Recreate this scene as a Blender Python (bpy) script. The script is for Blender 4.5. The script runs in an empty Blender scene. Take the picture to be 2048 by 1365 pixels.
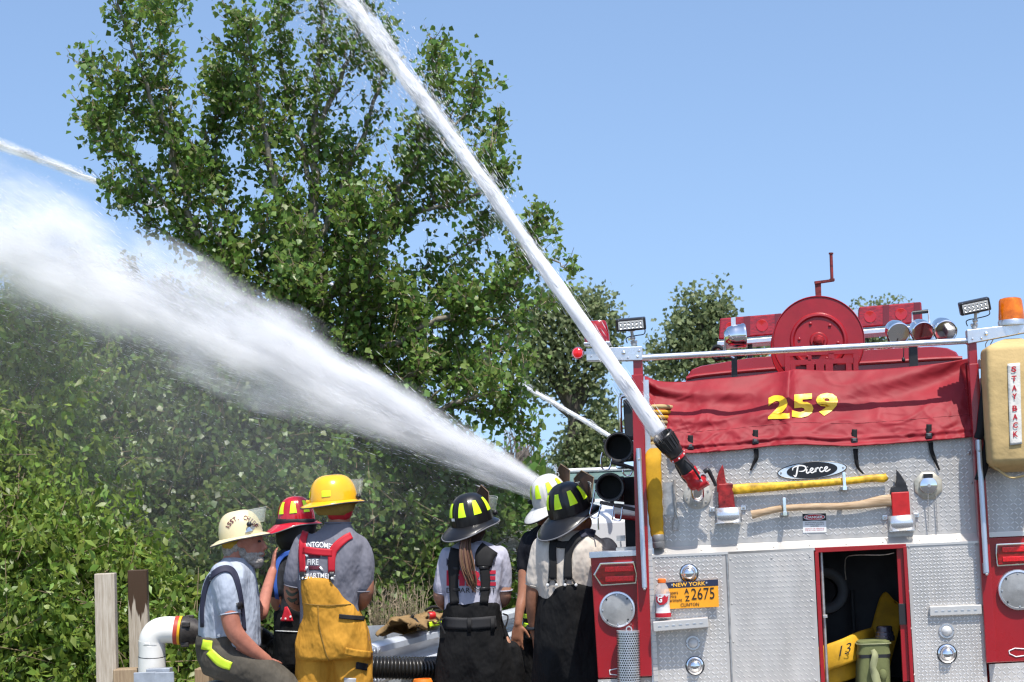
import bpy, bmesh, math, random
import numpy as np
from mathutils import Vector, Matrix, noise as mnoise
from mathutils.bvhtree import BVHTree
rng = np.random.default_rng(7)
random.seed(7)
SC = bpy.context.scene
COL = SC.collection
rad = math.radians

# ------------------------------------------------------------------ camera
F = 3700.0                       # focal length in photo pixels (2048 wide)
PITCH, ROLL, CAM_H = math.atan(358 / F), rad(2.4), 1.6
fwd = np.array([0, math.cos(PITCH), math.sin(PITCH)])
r0 = np.array([1.0, 0, 0]); u0 = np.cross(r0, fwd)
right = math.cos(ROLL) * r0 - math.sin(ROLL) * u0
upv = math.sin(ROLL) * r0 + math.cos(ROLL) * u0
CAM = np.array([0, 0, CAM_H])
cd = bpy.data.cameras.new('camera'); cam = bpy.data.objects.new('camera', cd); COL.objects.link(cam)
cd.sensor_fit = 'HORIZONTAL'; cd.sensor_width = 36; cd.lens = F / 2048 * 36
cd.clip_end = 5000; cd.clip_start = 0.1
cd.dof.use_dof = True; cd.dof.focus_distance = 10.5; cd.dof.aperture_fstop = 9.0
cam.matrix_world = Matrix([[right[i], upv[i], -fwd[i], CAM[i]] for i in range(3)] + [[0, 0, 0, 1]])
SC.camera = cam

# ------------------------------------------------------------------ sky and sun
SUN_EL, SUN_AZ = rad(62), rad(158)      # azimuth clockwise from +Y
to_sun = Vector((math.cos(SUN_EL) * math.sin(SUN_AZ), math.cos(SUN_EL) * math.cos(SUN_AZ), math.sin(SUN_EL)))
W = bpy.data.worlds.new('World'); SC.world = W; W.use_nodes = True
nt = W.node_tree; bg = nt.nodes['Background']
sky = nt.nodes.new('ShaderNodeTexSky'); sky.sky_type = 'NISHITA'; sky.sun_disc = False
sky.sun_elevation = SUN_EL; sky.sun_rotation = SUN_AZ
sky.air_density = 1.0; sky.dust_density = 1.2; sky.ozone_density = 2.4; sky.altitude = 100
tcw = nt.nodes.new('ShaderNodeTexCoord'); mpw = nt.nodes.new('ShaderNodeMapping')      # clear upper-air blue carried down to the horizon
mpw.inputs['Scale'].default_value = (1, 1, 0.8); mpw.inputs['Location'].default_value = (0, 0, 0.155)
nmw = nt.nodes.new('ShaderNodeVectorMath'); nmw.operation = 'NORMALIZE'
nt.links.new(tcw.outputs['Generated'], mpw.inputs[0]); nt.links.new(mpw.outputs[0], nmw.inputs[0]); nt.links.new(nmw.outputs[0], sky.inputs['Vector'])
nt.links.new(sky.outputs[0], bg.inputs[0]); bg.inputs[1].default_value = 0.145
sl = bpy.data.lights.new('sun', 'SUN'); sl.energy = 4.2; sl.angle = rad(0.53); sl.color = (1, 0.955, 0.89)
so = bpy.data.objects.new('sun', sl); COL.objects.link(so)
so.rotation_euler = to_sun.to_track_quat('Z', 'Y').to_euler(); so.location = (0, 0, 30)
SC.view_settings.view_transform = 'Standard'; SC.view_settings.look = 'None'
SC.view_settings.exposure = 0.6; SC.view_settings.gamma = 1.0; SC.view_settings.use_curve_mapping = False
SC.render.engine = 'CYCLES'
SC.cycles.max_bounces = 8; SC.cycles.diffuse_bounces = 3; SC.cycles.glossy_bounces = 3
SC.cycles.transmission_bounces = 6; SC.cycles.transparent_max_bounces = 12; SC.cycles.volume_bounces = 1
SC.cycles.use_denoising = True
SC.cycles.sample_clamp_indirect = 6.0
SC.cycles.filter_width = 1.3

# ------------------------------------------------------------------ pixel <-> place
def ray(px, py):
    return fwd + (px - 1024) / F * right - (py - 682.5) / F * upv
def P(px, py, D):
    "point at photo pixel (px, py), D metres in front of the lens"
    return CAM + D * ray(px, py)
def Pz(px, py, z):
    d = ray(px, py); return CAM + d * ((z - CAM_H) / d[2])
# fire truck frame: u across (right), v ahead, z up
YAW = rad(6.0)
TU = np.array([math.cos(YAW), -math.sin(YAW), 0]); TV = np.array([math.sin(YAW), math.cos(YAW), 0]); TZ = np.array([0, 0, 1.0])
c0 = P(1615, 1090, 9.74); TO = np.array([c0[0], c0[1], 0.0])
TM = Matrix([[TU[i], TV[i], TZ[i], TO[i]] for i in range(3)] + [[0, 0, 0, 1]])
def T(px, py, v=0.0):
    "truck coordinates (u, v, z) of photo pixel on the plane v"
    d = ray(px, py); k = (v - np.dot(CAM - TO, TV)) / np.dot(d, TV)
    q = CAM + d * k - TO
    return np.array([np.dot(q, TU), v, q[2]])
def TW(q):
    return TO + q[0] * TU + q[1] * TV + np.array([0, 0, q[2]])

# ------------------------------------------------------------------ materials
MATS = {}
def mat(name, col, rough=0.5, metal=0.0, spec=0.5, var=0.0, vscale=8.0, bump=0.0, bscale=60.0, coat=0.0, emit=0.0,
        ecol=None, trans=0.0, island=0.0, transl=0.0, alpha=1.0, col2=None, stretch=None, rvar=0.0, bdist=0.004, detail=4.0, ior=1.45):
    if name in MATS: return MATS[name]
    m = bpy.data.materials.new(name); m.use_nodes = True; MATS[name] = m
    n = m.node_tree; b = n.nodes['Principled BSDF']; L = n.links.new
    def I(k, v):
        if k in b.inputs: b.inputs[k].default_value = v
    I('Base Color', (*col, 1)); I('Roughness', rough); I('Metallic', metal); I('Specular IOR Level', spec); I('Coat Weight', coat)
    I('Coat Roughness', 0.08); I('Transmission Weight', trans); I('Alpha', alpha); I('IOR', ior)
    if emit:
        I('Emission Strength', emit); I('Emission Color', (*(ecol or col), 1))
    vec = None
    if var or bump or rvar:
        tc = n.nodes.new('ShaderNodeTexCoord'); vec = tc.outputs['Object']
        if stretch:
            mp = n.nodes.new('ShaderNodeMapping'); mp.inputs['Scale'].default_value = stretch; L(vec, mp.inputs[0]); vec = mp.outputs[0]
    csrc = None
    if var:
        nz = n.nodes.new('ShaderNodeTexNoise'); nz.inputs['Scale'].default_value = vscale; nz.inputs['Detail'].default_value = detail
        nz.inputs['Roughness'].default_value = 0.62
        L(vec, nz.inputs['Vector'])
        rp = n.nodes.new('ShaderNodeValToRGB'); rp.color_ramp.elements[0].position = 0.32; rp.color_ramp.elements[1].position = 0.68
        c2 = col2 or tuple(min(1, c * (1 + var)) for c in col); c1 = col if col2 else tuple(c * (1 - var) for c in col)
        rp.color_ramp.elements[0].color = (*c1, 1); rp.color_ramp.elements[1].color = (*c2, 1)
        L(nz.outputs[0], rp.inputs[0]); csrc = rp.outputs[0]
    if island:
        g = n.nodes.new('ShaderNodeNewGeometry'); hs = n.nodes.new('ShaderNodeHueSaturation')
        mr = n.nodes.new('ShaderNodeMapRange'); mr.inputs[3].default_value = 1 - island; mr.inputs[4].default_value = 1 + island
        L(g.outputs['Random Per Island'], mr.inputs[0]); L(mr.outputs[0], hs.inputs['Value'])
        m2 = n.nodes.new('ShaderNodeMath'); m2.operation = 'MULTIPLY_ADD'; m2.inputs[1].default_value = 7.13; m2.inputs[2].default_value = 0
        fr = n.nodes.new('ShaderNodeMath'); fr.operation = 'FRACT'; L(g.outputs['Random Per Island'], m2.inputs[0]); L(m2.outputs[0], fr.inputs[0])
        mh = n.nodes.new('ShaderNodeMapRange'); mh.inputs[3].default_value = 0.5 - island * 0.08; mh.inputs[4].default_value = 0.5 + island * 0.05
        L(fr.outputs[0], mh.inputs[0]); L(mh.outputs[0], hs.inputs['Hue'])
        if csrc: L(csrc, hs.inputs['Color'])
        else: hs.inputs['Color'].default_value = (*col, 1)
        csrc = hs.outputs[0]
    if csrc: L(csrc, b.inputs['Base Color'])
    if rvar:
        n3 = n.nodes.new('ShaderNodeTexNoise'); n3.inputs['Scale'].default_value = vscale * 1.7; n3.inputs['Detail'].default_value = 5; L(vec, n3.inputs['Vector'])
        mr = n.nodes.new('ShaderNodeMapRange'); mr.inputs[1].default_value = 0.3; mr.inputs[2].default_value = 0.7
        mr.inputs[3].default_value = max(0, rough - rvar); mr.inputs[4].default_value = min(1, rough + rvar)
        L(n3.outputs[0], mr.inputs[0]); L(mr.outputs[0], b.inputs['Roughness'])
    if bump:
        n2 = n.nodes.new('ShaderNodeTexNoise'); n2.inputs['Scale'].default_value = bscale; n2.inputs['Detail'].default_value = 3; L(vec, n2.inputs['Vector'])
        bp = n.nodes.new('ShaderNodeBump'); bp.inputs['Strength'].default_value = bump; bp.inputs['Distance'].default_value = bdist
        L(n2.outputs[0], bp.inputs['Height']); L(bp.outputs[0], b.inputs['Normal'])
    if transl:
        tr = n.nodes.new('ShaderNodeBsdfTranslucent'); mx = n.nodes.new('ShaderNodeMixShader'); mx.inputs[0].default_value = transl
        tr.inputs[0].default_value = (*[min(1, c * 1.3) for c in col], 1)
        if csrc: L(csrc, tr.inputs[0])
        out = n.nodes['Material Output']; L(b.outputs[0], mx.inputs[1]); L(tr.outputs[0], mx.inputs[2]); L(mx.outputs[0], out.inputs['Surface'])
    return m
def clear_mat(name, col, opac=0.25, rough=0.05):
    "thin clear plastic or glass: mostly see-through, with a glossy film"
    if name in MATS: return MATS[name]
    m = bpy.data.materials.new(name); m.use_nodes = True; MATS[name] = m
    n = m.node_tree; b = n.nodes['Principled BSDF']; L = n.links.new
    b.inputs['Base Color'].default_value = (*col, 1); b.inputs['Roughness'].default_value = rough; b.inputs['Specular IOR Level'].default_value = 0.8
    t = n.nodes.new('ShaderNodeBsdfTransparent'); t.inputs[0].default_value = (*[0.6 + 0.4 * c for c in col], 1)
    mx = n.nodes.new('ShaderNodeMixShader'); mx.inputs[0].default_value = opac
    L(t.outputs[0], mx.inputs[1]); L(b.outputs[0], mx.inputs[2]); L(mx.outputs[0], n.nodes['Material Output'].inputs['Surface'])
    return m

# ------------------------------------------------------------------ mesh builder
def unit(v):
    v = np.asarray(v, float); l = np.linalg.norm(v); return v / l if l > 1e-12 else v
def perp(d):
    d = unit(d); a = np.array([0, 0, 1.0]) if abs(d[2]) < 0.9 else np.array([1.0, 0, 0])
    s = unit(np.cross(d, a)); return s, np.cross(s, d)
def smoothpath(pts, n=8):
    pts = [np.asarray(p, float) for p in pts]
    if len(pts) < 3: return pts
    q = [2 * pts[0] - pts[1]] + pts + [2 * pts[-1] - pts[-2]]; out = []
    for i in range(1, len(q) - 2):
        for k in range(n):
            t = k / n
            out.append(0.5 * ((2 * q[i]) + (-q[i-1] + q[i+1]) * t + (2*q[i-1] - 5*q[i] + 4*q[i+1] - q[i+2]) * t*t + (-q[i-1] + 3*q[i] - 3*q[i+1] + q[i+2]) * t**3))
    out.append(pts[-1]); return out
ROOTS = {}
class MB:
    def __init__(s, truck=False):
        s.v = []; s.f = []; s.truck = truck
    def add(s, vs, fs):
        o = len(s.v); s.v.extend([tuple(map(float, p)) for p in vs]); s.f.extend([tuple(i + o for i in f) for f in fs]); return s
    def box(s, c, size, ax=None):
        c = np.asarray(c, float); h = np.asarray(size, float) / 2
        A = ax if ax is not None else np.eye(3)
        vs = [c + A[0]*h[0]*i + A[1]*h[1]*j + A[2]*h[2]*k for i in (-1,1) for j in (-1,1) for k in (-1,1)]
        return s.add(vs, [(0,1,3,2),(4,6,7,5),(0,4,5,1),(2,3,7,6),(0,2,6,4),(1,5,7,3)])
    def slab(s, poly, d, th):
        "polygon of 3-d points extruded by vector d*th"
        d = unit(d) * th; n = len(poly); a = [np.asarray(p, float) for p in poly]
        vs = a + [p + d for p in a]
        return s.add(vs, [tuple(range(n)), tuple(range(2*n-1, n-1, -1))] + [(i, i+n, (i+1) % n + n, (i+1) % n) for i in range(n)])
    def tube(s, path, r, n=10, caps=True, flat=None, end_r=None):
        path = [np.asarray(p, float) for p in path]; m = len(path)
        rr = r if hasattr(r, '__len__') else [r] * m
        if hasattr(r, '__len__') and len(rr) != m:
            rr = np.interp(np.linspace(0, 1, m), np.linspace(0, 1, len(r)), r)
        tang = [unit(path[min(i+1, m-1)] - path[max(i-1, 0)]) for i in range(m)]
        a, b = perp(tang[0]); vs = []; fs = []
        if flat is not None:
            a = unit(np.asarray(flat, float) - np.dot(flat, tang[0]) * tang[0]); b = np.cross(a, tang[0])
        for i in range(m):
            a = unit(a - np.dot(a, tang[i]) * tang[i]); b = np.cross(tang[i], a)
            for k in range(n):
                t = 2*math.pi*k/n; vs.append(path[i] + rr[i] * (math.cos(t) * a + math.sin(t) * b))
        for i in range(m-1):
            for k in range(n):
                fs.append((i*n+k, i*n+(k+1) % n, (i+1)*n+(k+1) % n, (i+1)*n+k))
        if caps:
            fs.append(tuple(range(n-1, -1, -1))); fs.append(tuple((m-1)*n+k for k in range(n)))
        return s.add(vs, fs)
    def cyl(s, p0, p1, r0, r1=None, n=20, caps=True):
        return s.tube([p0, p1], [r0, r0 if r1 is None else r1], n, caps)
    def lathe(s, c, axis, prof, n=28, a=None, sx=1.0, sy=1.0, close=False):
        "prof: list of (radius, height along axis)"
        axis = unit(axis); c = np.asarray(c, float)
        if a is None: a, b = perp(axis)
        else: a = unit(np.asarray(a, float)); b = np.cross(axis, a)
        vs = []; fs = []; m = len(prof)
        for r, h in prof:
            for k in range(n):
                t = 2*math.pi*k/n; vs.append(c + axis*h + r*(sx*math.cos(t)*a + sy*math.sin(t)*b))
        for i in range(m-1):
            for k in range(n): fs.append((i*n+k, i*n+(k+1) % n, (i+1)*n+(k+1) % n, (i+1)*n+k))
        if prof[0][0] > 1e-6 and not close: fs.append(tuple(range(n-1, -1, -1)))
        if prof[-1][0] > 1e-6 and not close: fs.append(tuple((m-1)*n+k for k in range(n)))
        if close:
            for k in range(n): fs.append(((m-1)*n+k, (m-1)*n+(k+1) % n, (k+1) % n, k))
        return s.add(vs, fs)
    def ring(s, c, axis, R, r, n=32, k=8):
        return s.lathe(c, axis, [(R + r*math.cos(t), r*math.sin(t)) for t in [2*math.pi*i/k for i in range(k)]], n, close=True)
    def ball(s, c, rx, ry=None, rz=None, ax=None, n=14, m=9):
        ry = rx if ry is None else ry; rz = rx if rz is None else rz
        A = ax if ax is not None else np.eye(3); c = np.asarray(c, float); vs = []; fs = []
        for i in range(m+1):
            th = math.pi*i/m
            for k in range(n):
                ph = 2*math.pi*k/n
                vs.append(c + A[0]*rx*math.sin(th)*math.cos(ph) + A[1]*ry*math.sin(th)*math.sin(ph) + A[2]*rz*math.cos(th))
        for i in range(m):
            for k in range(n): fs.append((i*n+k, (i+1)*n+k, (i+1)*n+(k+1) % n, i*n+(k+1) % n))
        return s.add(vs, fs)
    def loft(s, rings, caps=True):
        n = len(rings[0]); vs = [p for r in rings for p in r]; fs = []
        for i in range(len(rings)-1):
            for k in range(n): fs.append((i*n+k, i*n+(k+1) % n, (i+1)*n+(k+1) % n, (i+1)*n+k))
        if caps:
            fs.append(tuple(range(n-1, -1, -1))); fs.append(tuple((len(rings)-1)*n+k for k in range(n)))
        return s.add(vs, fs)
    def grid(s, fn, nu, nv):
        vs = [fn(i/nu, j/nv) for j in range(nv+1) for i in range(nu+1)]
        return s.add(vs, [(j*(nu+1)+i, j*(nu+1)+i+1, (j+1)*(nu+1)+i+1, (j+1)*(nu+1)+i) for j in range(nv) for i in range(nu)])
    def mesh(s, name, base=None, M=None):
        V = np.array(s.v, float).reshape(-1, 3)
        if s.truck:
            V = TO + V[:, :1]*TU + V[:, 1:2]*TV + V[:, 2:3]*TZ
        if M is not None:
            Mi = np.array(M.inverted()); V = V @ Mi[:3, :3].T + Mi[:3, 3]
        me = bpy.data.meshes.new(name); me.from_pydata(V.tolist(), [], s.f); return me
    def obj(s, name, m, parent=None, smooth=40, bevel=0, label=None, cat=None, group=None, kind=None, solid=0, sub=0, weld=True):
        "one mesh object; child of parent when given, else a top-level object with its origin at its base"
        if parent is not None:
            M = ROOTS[parent.name]
        else:
            V = np.array(s.v, float)
            if s.truck: V = TO + V[:, :1]*TU + V[:, 1:2]*TV + V[:, 2:3]*TZ
            lo, hi = V.min(0), V.max(0); M = Matrix.Translation(((lo[0]+hi[0])/2, (lo[1]+hi[1])/2, lo[2]))
        me = s.mesh(name, M=M)
        bm = bmesh.new(); bm.from_mesh(me); bmesh.ops.recalc_face_normals(bm, faces=bm.faces); bm.to_mesh(me); bm.free()
        return link(name, me, m, parent, M, smooth, bevel, label, cat, group, kind, solid, sub)
def link(name, me, m, parent, M, smooth=40, bevel=0, label=None, cat=None, group=None, kind=None, solid=0, sub=0):
    if smooth:
        me.shade_smooth()
        if smooth < 180: me.set_sharp_from_angle(angle=rad(smooth))
    for mm in (m if isinstance(m, (list, tuple)) else [m]): me.materials.append(mm)
    o = bpy.data.objects.new(name, me); COL.objects.link(o)
    if parent is not None: o.parent = parent
    else: o.matrix_world = M
    ROOTS[o.name] = M
    tag(o, label, cat, group, kind)
    if sub:
        k = o.modifiers.new('sub', 'SUBSURF'); k.levels = k.render_levels = sub
    if solid:
        k = o.modifiers.new('solid', 'SOLIDIFY'); k.thickness = solid; k.offset = 0
    if bevel:
        k = o.modifiers.new('bevel', 'BEVEL'); k.width = bevel; k.segments = 2; k.limit_method = 'ANGLE'; k.angle_limit = rad(50)
    return o
def tag(o, label=None, cat=None, group=None, kind=None):
    if label: o['label'] = label
    if cat: o['category'] = cat
    if group: o['group'] = group
    if kind: o['kind'] = kind
    return o
def root(name, label, cat, base, group=None, M=None):
    o = bpy.data.objects.new(name, None); COL.objects.link(o); o.empty_display_size = 0.1
    M = M or Matrix.Translation(tuple(map(float, base))); o.matrix_world = M; ROOTS[o.name] = M
    return tag(o, label, cat, group)
# numpy triangle soup -> mesh object
def soup(name, V, faces_per, m, parent=None, M=None, nv=None, kind='stuff', label=None, cat=None, smooth=False):
    """V: (N, k, 3) vertices of N equal pieces; faces_per: triangles inside one piece"""
    N, k, _ = V.shape; V = V.reshape(-1, 3)
    if parent is not None: M = ROOTS[parent.name]
    if M is None:
        lo, hi = V.min(0), V.max(0); M = Matrix.Translation(tuple(map(float, ((lo[0]+hi[0])/2, (lo[1]+hi[1])/2, lo[2]))))
    Mi = np.array(M.inverted()); V = V @ Mi[:3, :3].T + Mi[:3, 3]
    fa = np.array(faces_per); nf = len(fa)
    idx = (fa[None] + (np.arange(N) * k)[:, None, None]).reshape(-1)
    me = bpy.data.meshes.new(name); me.vertices.add(len(V)); me.vertices.foreach_set('co', V.astype(np.float32).ravel())
    me.loops.add(len(idx)); me.loops.foreach_set('vertex_index', idx.astype(np.int32))
    me.polygons.add(N*nf); me.polygons.foreach_set('loop_start', np.arange(0, N*nf*fa.shape[1], fa.shape[1], dtype=np.int32))
    me.polygons.foreach_set('loop_total', np.full(N*nf, fa.shape[1], dtype=np.int32))
    me.update(calc_edges=True)
    if smooth: me.shade_smooth()
    me.materials.append(m)
    o = bpy.data.objects.new(name, me); COL.objects.link(o)
    if parent is not None: o.parent = parent
    else: o.matrix_world = M
    ROOTS[o.name] = M
    tag(o, label, cat, None, kind); return o
# lettering as flat meshes
_TX = {}
def text2d(s, bold=0.0, shear=0.0, spacing=1.0):
    "vertices (n,2) with cap height 1, width as set, and faces"
    key = (s, bold, shear, spacing)
    if key in _TX: return _TX[key]
    c = bpy.data.curves.new('lettering', 'FONT'); c.body = s; c.size = 1.0; c.offset = bold; c.shear = shear; c.space_character = spacing
    c.resolution_u = 3; c.fill_mode = 'FRONT'
    o = bpy.data.objects.new('lettering', c); COL.objects.link(o)
    dg = bpy.context.evaluated_depsgraph_get(); me = bpy.data.meshes.new_from_object(o.evaluated_get(dg))
    V = np.array([v.co[:2] for v in me.vertices]).reshape(-1, 2); Fc = [tuple(p.vertices) for p in me.polygons]
    bpy.data.objects.remove(o); bpy.data.curves.remove(c); bpy.data.meshes.remove(me)
    lo, hi = V.min(0), V.max(0); V = V - lo; V = V / max(hi[1]-lo[1], 1e-6)
    _TX[key] = (V, Fc); return V, Fc
def lettering(mb, s, fn, w=1.0, h=1.0, bold=0.0, shear=0.0, x0=0.0, y0=0.0, spacing=1.0):
    "writes s filling the box x0..x0+w, y0..y0+h, mapped by fn(x, y) -> 3-d"
    V, Fc = text2d(s, bold, shear, spacing); W_ = V[:, 0].max()
    return mb.add([fn(x0 + x / W_ * w, y0 + y * h) for x, y in V], Fc)
def ribbon2d(pts, w, n=6):
    "flat stroke along a smooth path in 2-d; returns verts, faces"
    q = smoothpath([np.array([p[0], p[1], 0.0]) for p in pts], n); m = len(q); vs = []; fs = []
    ww = np.interp(np.linspace(0, 1, m), np.linspace(0, 1, len(w)), w) if hasattr(w, '__len__') else [w]*m
    for i in range(m):
        t = unit(q[min(i+1, m-1)] - q[max(i-1, 0)]); nrm = np.array([-t[1], t[0], 0])
        vs += [q[i] + nrm*ww[i]/2, q[i] - nrm*ww[i]/2]
    for i in range(m-1): fs.append((2*i, 2*i+1, 2*i+3, 2*i+2))
    return [(v[0], v[1]) for v in vs], fs
# ================================================================== FIRE TRUCK
M_RED = mat('truck_red_paint', (0.28, 0.007, 0.012), 0.28, coat=0.5, var=0.10, vscale=3, rvar=0.08)
M_RED2 = mat('reel_red_paint', (0.29, 0.008, 0.014), 0.38, coat=0.25, var=0.14, vscale=9, rvar=0.1)
M_VINYL = mat('red_vinyl', (0.245, 0.013, 0.021), 0.60, spec=0.35, var=0.14, vscale=5, bump=0.25, bscale=240, bdist=0.002)
M_PLATE = mat('tread_plate_aluminium', (0.49, 0.465, 0.43), 0.46, metal=0.42, var=0.17, vscale=5, rvar=0.14, stretch=(1.6, 1.6, .5), bump=0.06, bscale=30)
M_PLATE2 = mat('tread_bar_aluminium', (0.66, 0.63, 0.585), 0.32, metal=0.55)
M_ALU = mat('brushed_aluminium', (0.70, 0.71, 0.73), 0.30, metal=0.85, var=0.06, vscale=12, rvar=0.08)
M_SATIN = mat('satin_grab_rail', (0.60, 0.66, 0.76), 0.33, metal=0.75)
M_CHROME = mat('chrome', (0.86, 0.86, 0.87), 0.07, metal=1.0, rvar=0.04, vscale=14)
M_STEEL = mat('dull_steel', (0.46, 0.45, 0.43), 0.45, metal=0.8, var=0.25, vscale=30)
M_BLACK = mat('black_rubber', (0.014, 0.014, 0.014), 0.5, var=0.3, vscale=25)
M_BLKPL = mat('black_plastic', (0.02, 0.02, 0.022), 0.35)
M_WEB = mat('black_webbing', (0.010, 0.010, 0.011), 0.8, bump=0.4, bscale=500, bdist=0.001)
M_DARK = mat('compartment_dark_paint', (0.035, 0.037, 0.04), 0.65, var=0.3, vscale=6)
M_GLASSR = mat('red_lens', (0.27, 0.004, 0.008), 0.12, coat=0.6, var=0.45, vscale=26, stretch=(1, 1, 3))
M_GLASSR2 = mat('red_lens_lit', (0.5, 0.008, 0.012), 0.12, coat=0.6, emit=0.25, ecol=(1, 0.02, 0.02))
M_AMBER = mat('amber_lens', (0.85, 0.20, 0.005), 0.10, coat=0.6, var=0.35, vscale=22, transl=0.3)
M_LENSC = mat('clear_lens', (0.55, 0.55, 0.54), 0.25, coat=0.4, bump=0.5, bscale=260, bdist=0.002)
M_WHITEPL = mat('white_plastic', (0.75, 0.75, 0.74), 0.4)
M_HOSEY = mat('yellow_hose_jacket', (0.55, 0.30, 0.012), 0.75, var=0.22, vscale=10, bump=0.4, bscale=320, bdist=0.002)
M_HOSET = mat('tan_hose_jacket', (0.40, 0.30, 0.14), 0.8, var=0.22, vscale=14, bump=0.4, bscale=300, bdist=0.002)
M_BLKINK = mat('black_print', (0.012, 0.012, 0.014), 0.5)
M_REDINK = mat('red_print', (0.42, 0.012, 0.025), 0.5)
M_WHTINK = mat('white_print', (0.80, 0.80, 0.78), 0.5)

truck = root('fire_truck', 'red fire truck seen from behind, tread plate rear, reel and lights on top', 'fire truck', None, M=TM)
def tq(pts, v): return [T(x, y, v) for x, y in pts]
def TB(): return MB(True)
EV = np.array([0, 1.0, 0]); EU = np.array([1.0, 0, 0]); EZ = np.array([0, 0, 1.0])
def tslab(name, pts, v, th, m, parent=truck, bevel=0.0, **k):
    return TB().slab(tq(pts, v), EV, th).obj(name, m, parent, smooth=0, bevel=bevel, **k)
def inpoly(x, y, poly):
    c = np.zeros(len(x), bool); n = len(poly)
    for i in range(n):
        (x1, y1), (x2, y2) = poly[i], poly[i-1]
        k = ((y1 > y) != (y2 > y)) & (x < (x2-x1)*(y-y1)/((y2-y1) if y2 != y1 else 1e-9)+x1); c ^= k
    return c
def tread(pts, v, parent, pitch=0.0240, mono=False, holes=(), L=0.0142, wd=0.0034, hgt=0.0024, tilt=None):
    "raised bars of tread plate over a region of the plane v"
    Q = np.array(tq(pts, v)); poly = [(q[0], q[2]) for q in Q]; lo = Q.min(0); hi = Q.max(0)
    gu = np.arange(lo[0], hi[0], pitch); gz = np.arange(lo[2], hi[2], pitch)
    U, Zz = np.meshgrid(gu, gz, indexing='ij'); I, J = np.meshgrid(np.arange(len(gu)), np.arange(len(gz)), indexing='ij')
    if mono: U = U + (J % 2) * pitch * 0.5
    U = U.ravel(); Zz = Zz.ravel(); par = ((I + J) % 2).ravel()
    k = inpoly(U, Zz, poly)
    for e in (0.010,):
        for du, dz in ((e, e), (-e, e), (e, -e), (-e, -e)): k &= inpoly(U+du, Zz+dz, poly)
    for (hx, hy, hr) in holes:
        c = T(hx, hy, v); k &= ((U-c[0])**2 + (Zz-c[2])**2) > (hr/380.0)**2
    U, Zz, par = U[k], Zz[k], par[k]
    a = np.where(par == 1, rad(-45), rad(45)) if not mono else np.full(len(U), rad(-42))
    a = a + rng.normal(0, 0.03, len(U))
    cx, sx = np.cos(a), np.sin(a)
    loc = np.array([[-L, 0, 0.0], [-L*.35, -wd, 0], [L*.35, -wd, 0], [L, 0, 0], [L*.35, wd, 0], [-L*.35, wd, 0], [-L*.45, 0, hgt], [L*.45, 0, hgt]])
    X = U[:, None] + cx[:, None]*loc[:, 0] - sx[:, None]*loc[:, 1]; Z_ = Zz[:, None] + sx[:, None]*loc[:, 0] + cx[:, None]*loc[:, 1]
    Y = np.full_like(X, v - 0.0002) - loc[:, 2]
    V = np.stack([X, Y, Z_], -1)
    V = TO + V[..., :1]*TU + V[..., 1:2]*TV + V[..., 2:3]*TZ
    tris = [(0,1,6),(1,2,7),(1,7,6),(2,3,7),(3,4,7),(4,5,6),(4,6,7),(5,0,6)]
    return soup('tread_bars', V, tris, M_PLATE2, parent)
def rivet(px, py, v, parent, r=0.006, m=None):
    c = T(px, py, v); return TB().lathe(c, -EV, [(r, 0), (r*.85, r*.35), (r*.4, r*.6), (0, r*.65)], 8).obj('bolt', m or M_STEEL, parent)

V1 = -0.05
zl = T(1600, 1083, 0)[2]
# --- hull behind the rear panels
uL, uR = T(1182, 1110, -0.03)[0], T(2098, 1075, -0.03)[0]
oL, oR = T(1630, 1105, V1)[0], T(1830, 1250, V1)[0]
zt = T(1720, 1095, V1)[2]
h = TB()
h.box(((uL+0.02+oL-0.06)/2, 1.65, (0.6+zl-0.05)/2), (oL-0.06-uL-0.02, 3.2, zl-0.05-0.6))
h.box(((oR+0.05+uR-0.02)/2, 1.65, (0.6+zl-0.05)/2), (uR-0.02-oR-0.05, 3.2, zl-0.05-0.6))
h.box(((oL+oR)/2, 2.0, (0.6+zl-0.05)/2), (oR-oL+0.105, 2.4, zl-0.05-0.6-0.002))
h.box(((oL+oR)/2, 0.42, (zt+0.03+zl-0.053)/2), (oR-oL+0.105, 0.75, zl-0.053-zt-0.03))
h.obj('body', M_RED, truck, smooth=0, bevel=0.01)
# compartment lining (open towards the camera)
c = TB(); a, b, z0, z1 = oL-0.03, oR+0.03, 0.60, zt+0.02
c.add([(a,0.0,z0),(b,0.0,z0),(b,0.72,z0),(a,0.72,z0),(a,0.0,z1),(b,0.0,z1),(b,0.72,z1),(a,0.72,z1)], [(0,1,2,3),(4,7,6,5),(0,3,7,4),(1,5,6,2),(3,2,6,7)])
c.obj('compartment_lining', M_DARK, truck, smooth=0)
# --- hose bed walls, upper rear plate
pu = [(1296, 800), (1945, 765), (1957, 1068), (1300, 1099)]
wall = tslab('upper_rear_plate', [(1296, 890), (1945, 860), (1957, 1068), (1300, 1099)], 0.0, 0.02, M_PLATE)
tread([(1302, 892), (1942, 863), (1953, 1063), (1306, 1092)], 0.0, wall,
      holes=[(1395, 990, 31), (1856, 972, 30), (1624, 941, 17), (1600, 941, 20), (1650, 941, 20), (1575, 941, 15), (1672, 940, 15), (1629, 1046, 27)])
hb = TB(); pl = T(1275, 900, 0)[0]; pr = T(1952, 900, 0)[0]; zb = T(1290, 757, 0)[2]
hb.box((pl+0.012, 1.6, (zl+zb)/2+0.05), (0.024, 3.15, zb-zl-0.1)); hb.box((pr-0.012, 1.6, (zl+zb)/2+0.05), (0.024, 3.15, zb-zl-0.1))
hb.box(((pl+pr)/2, 3.19, (zl+zb)/2+0.05), (pr-pl, 0.02, zb-zl-0.12)); hb.box(((pl+pr)/2, 1.6, zl+0.12), (pr-pl-0.05, 3.1, 0.02))
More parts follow.
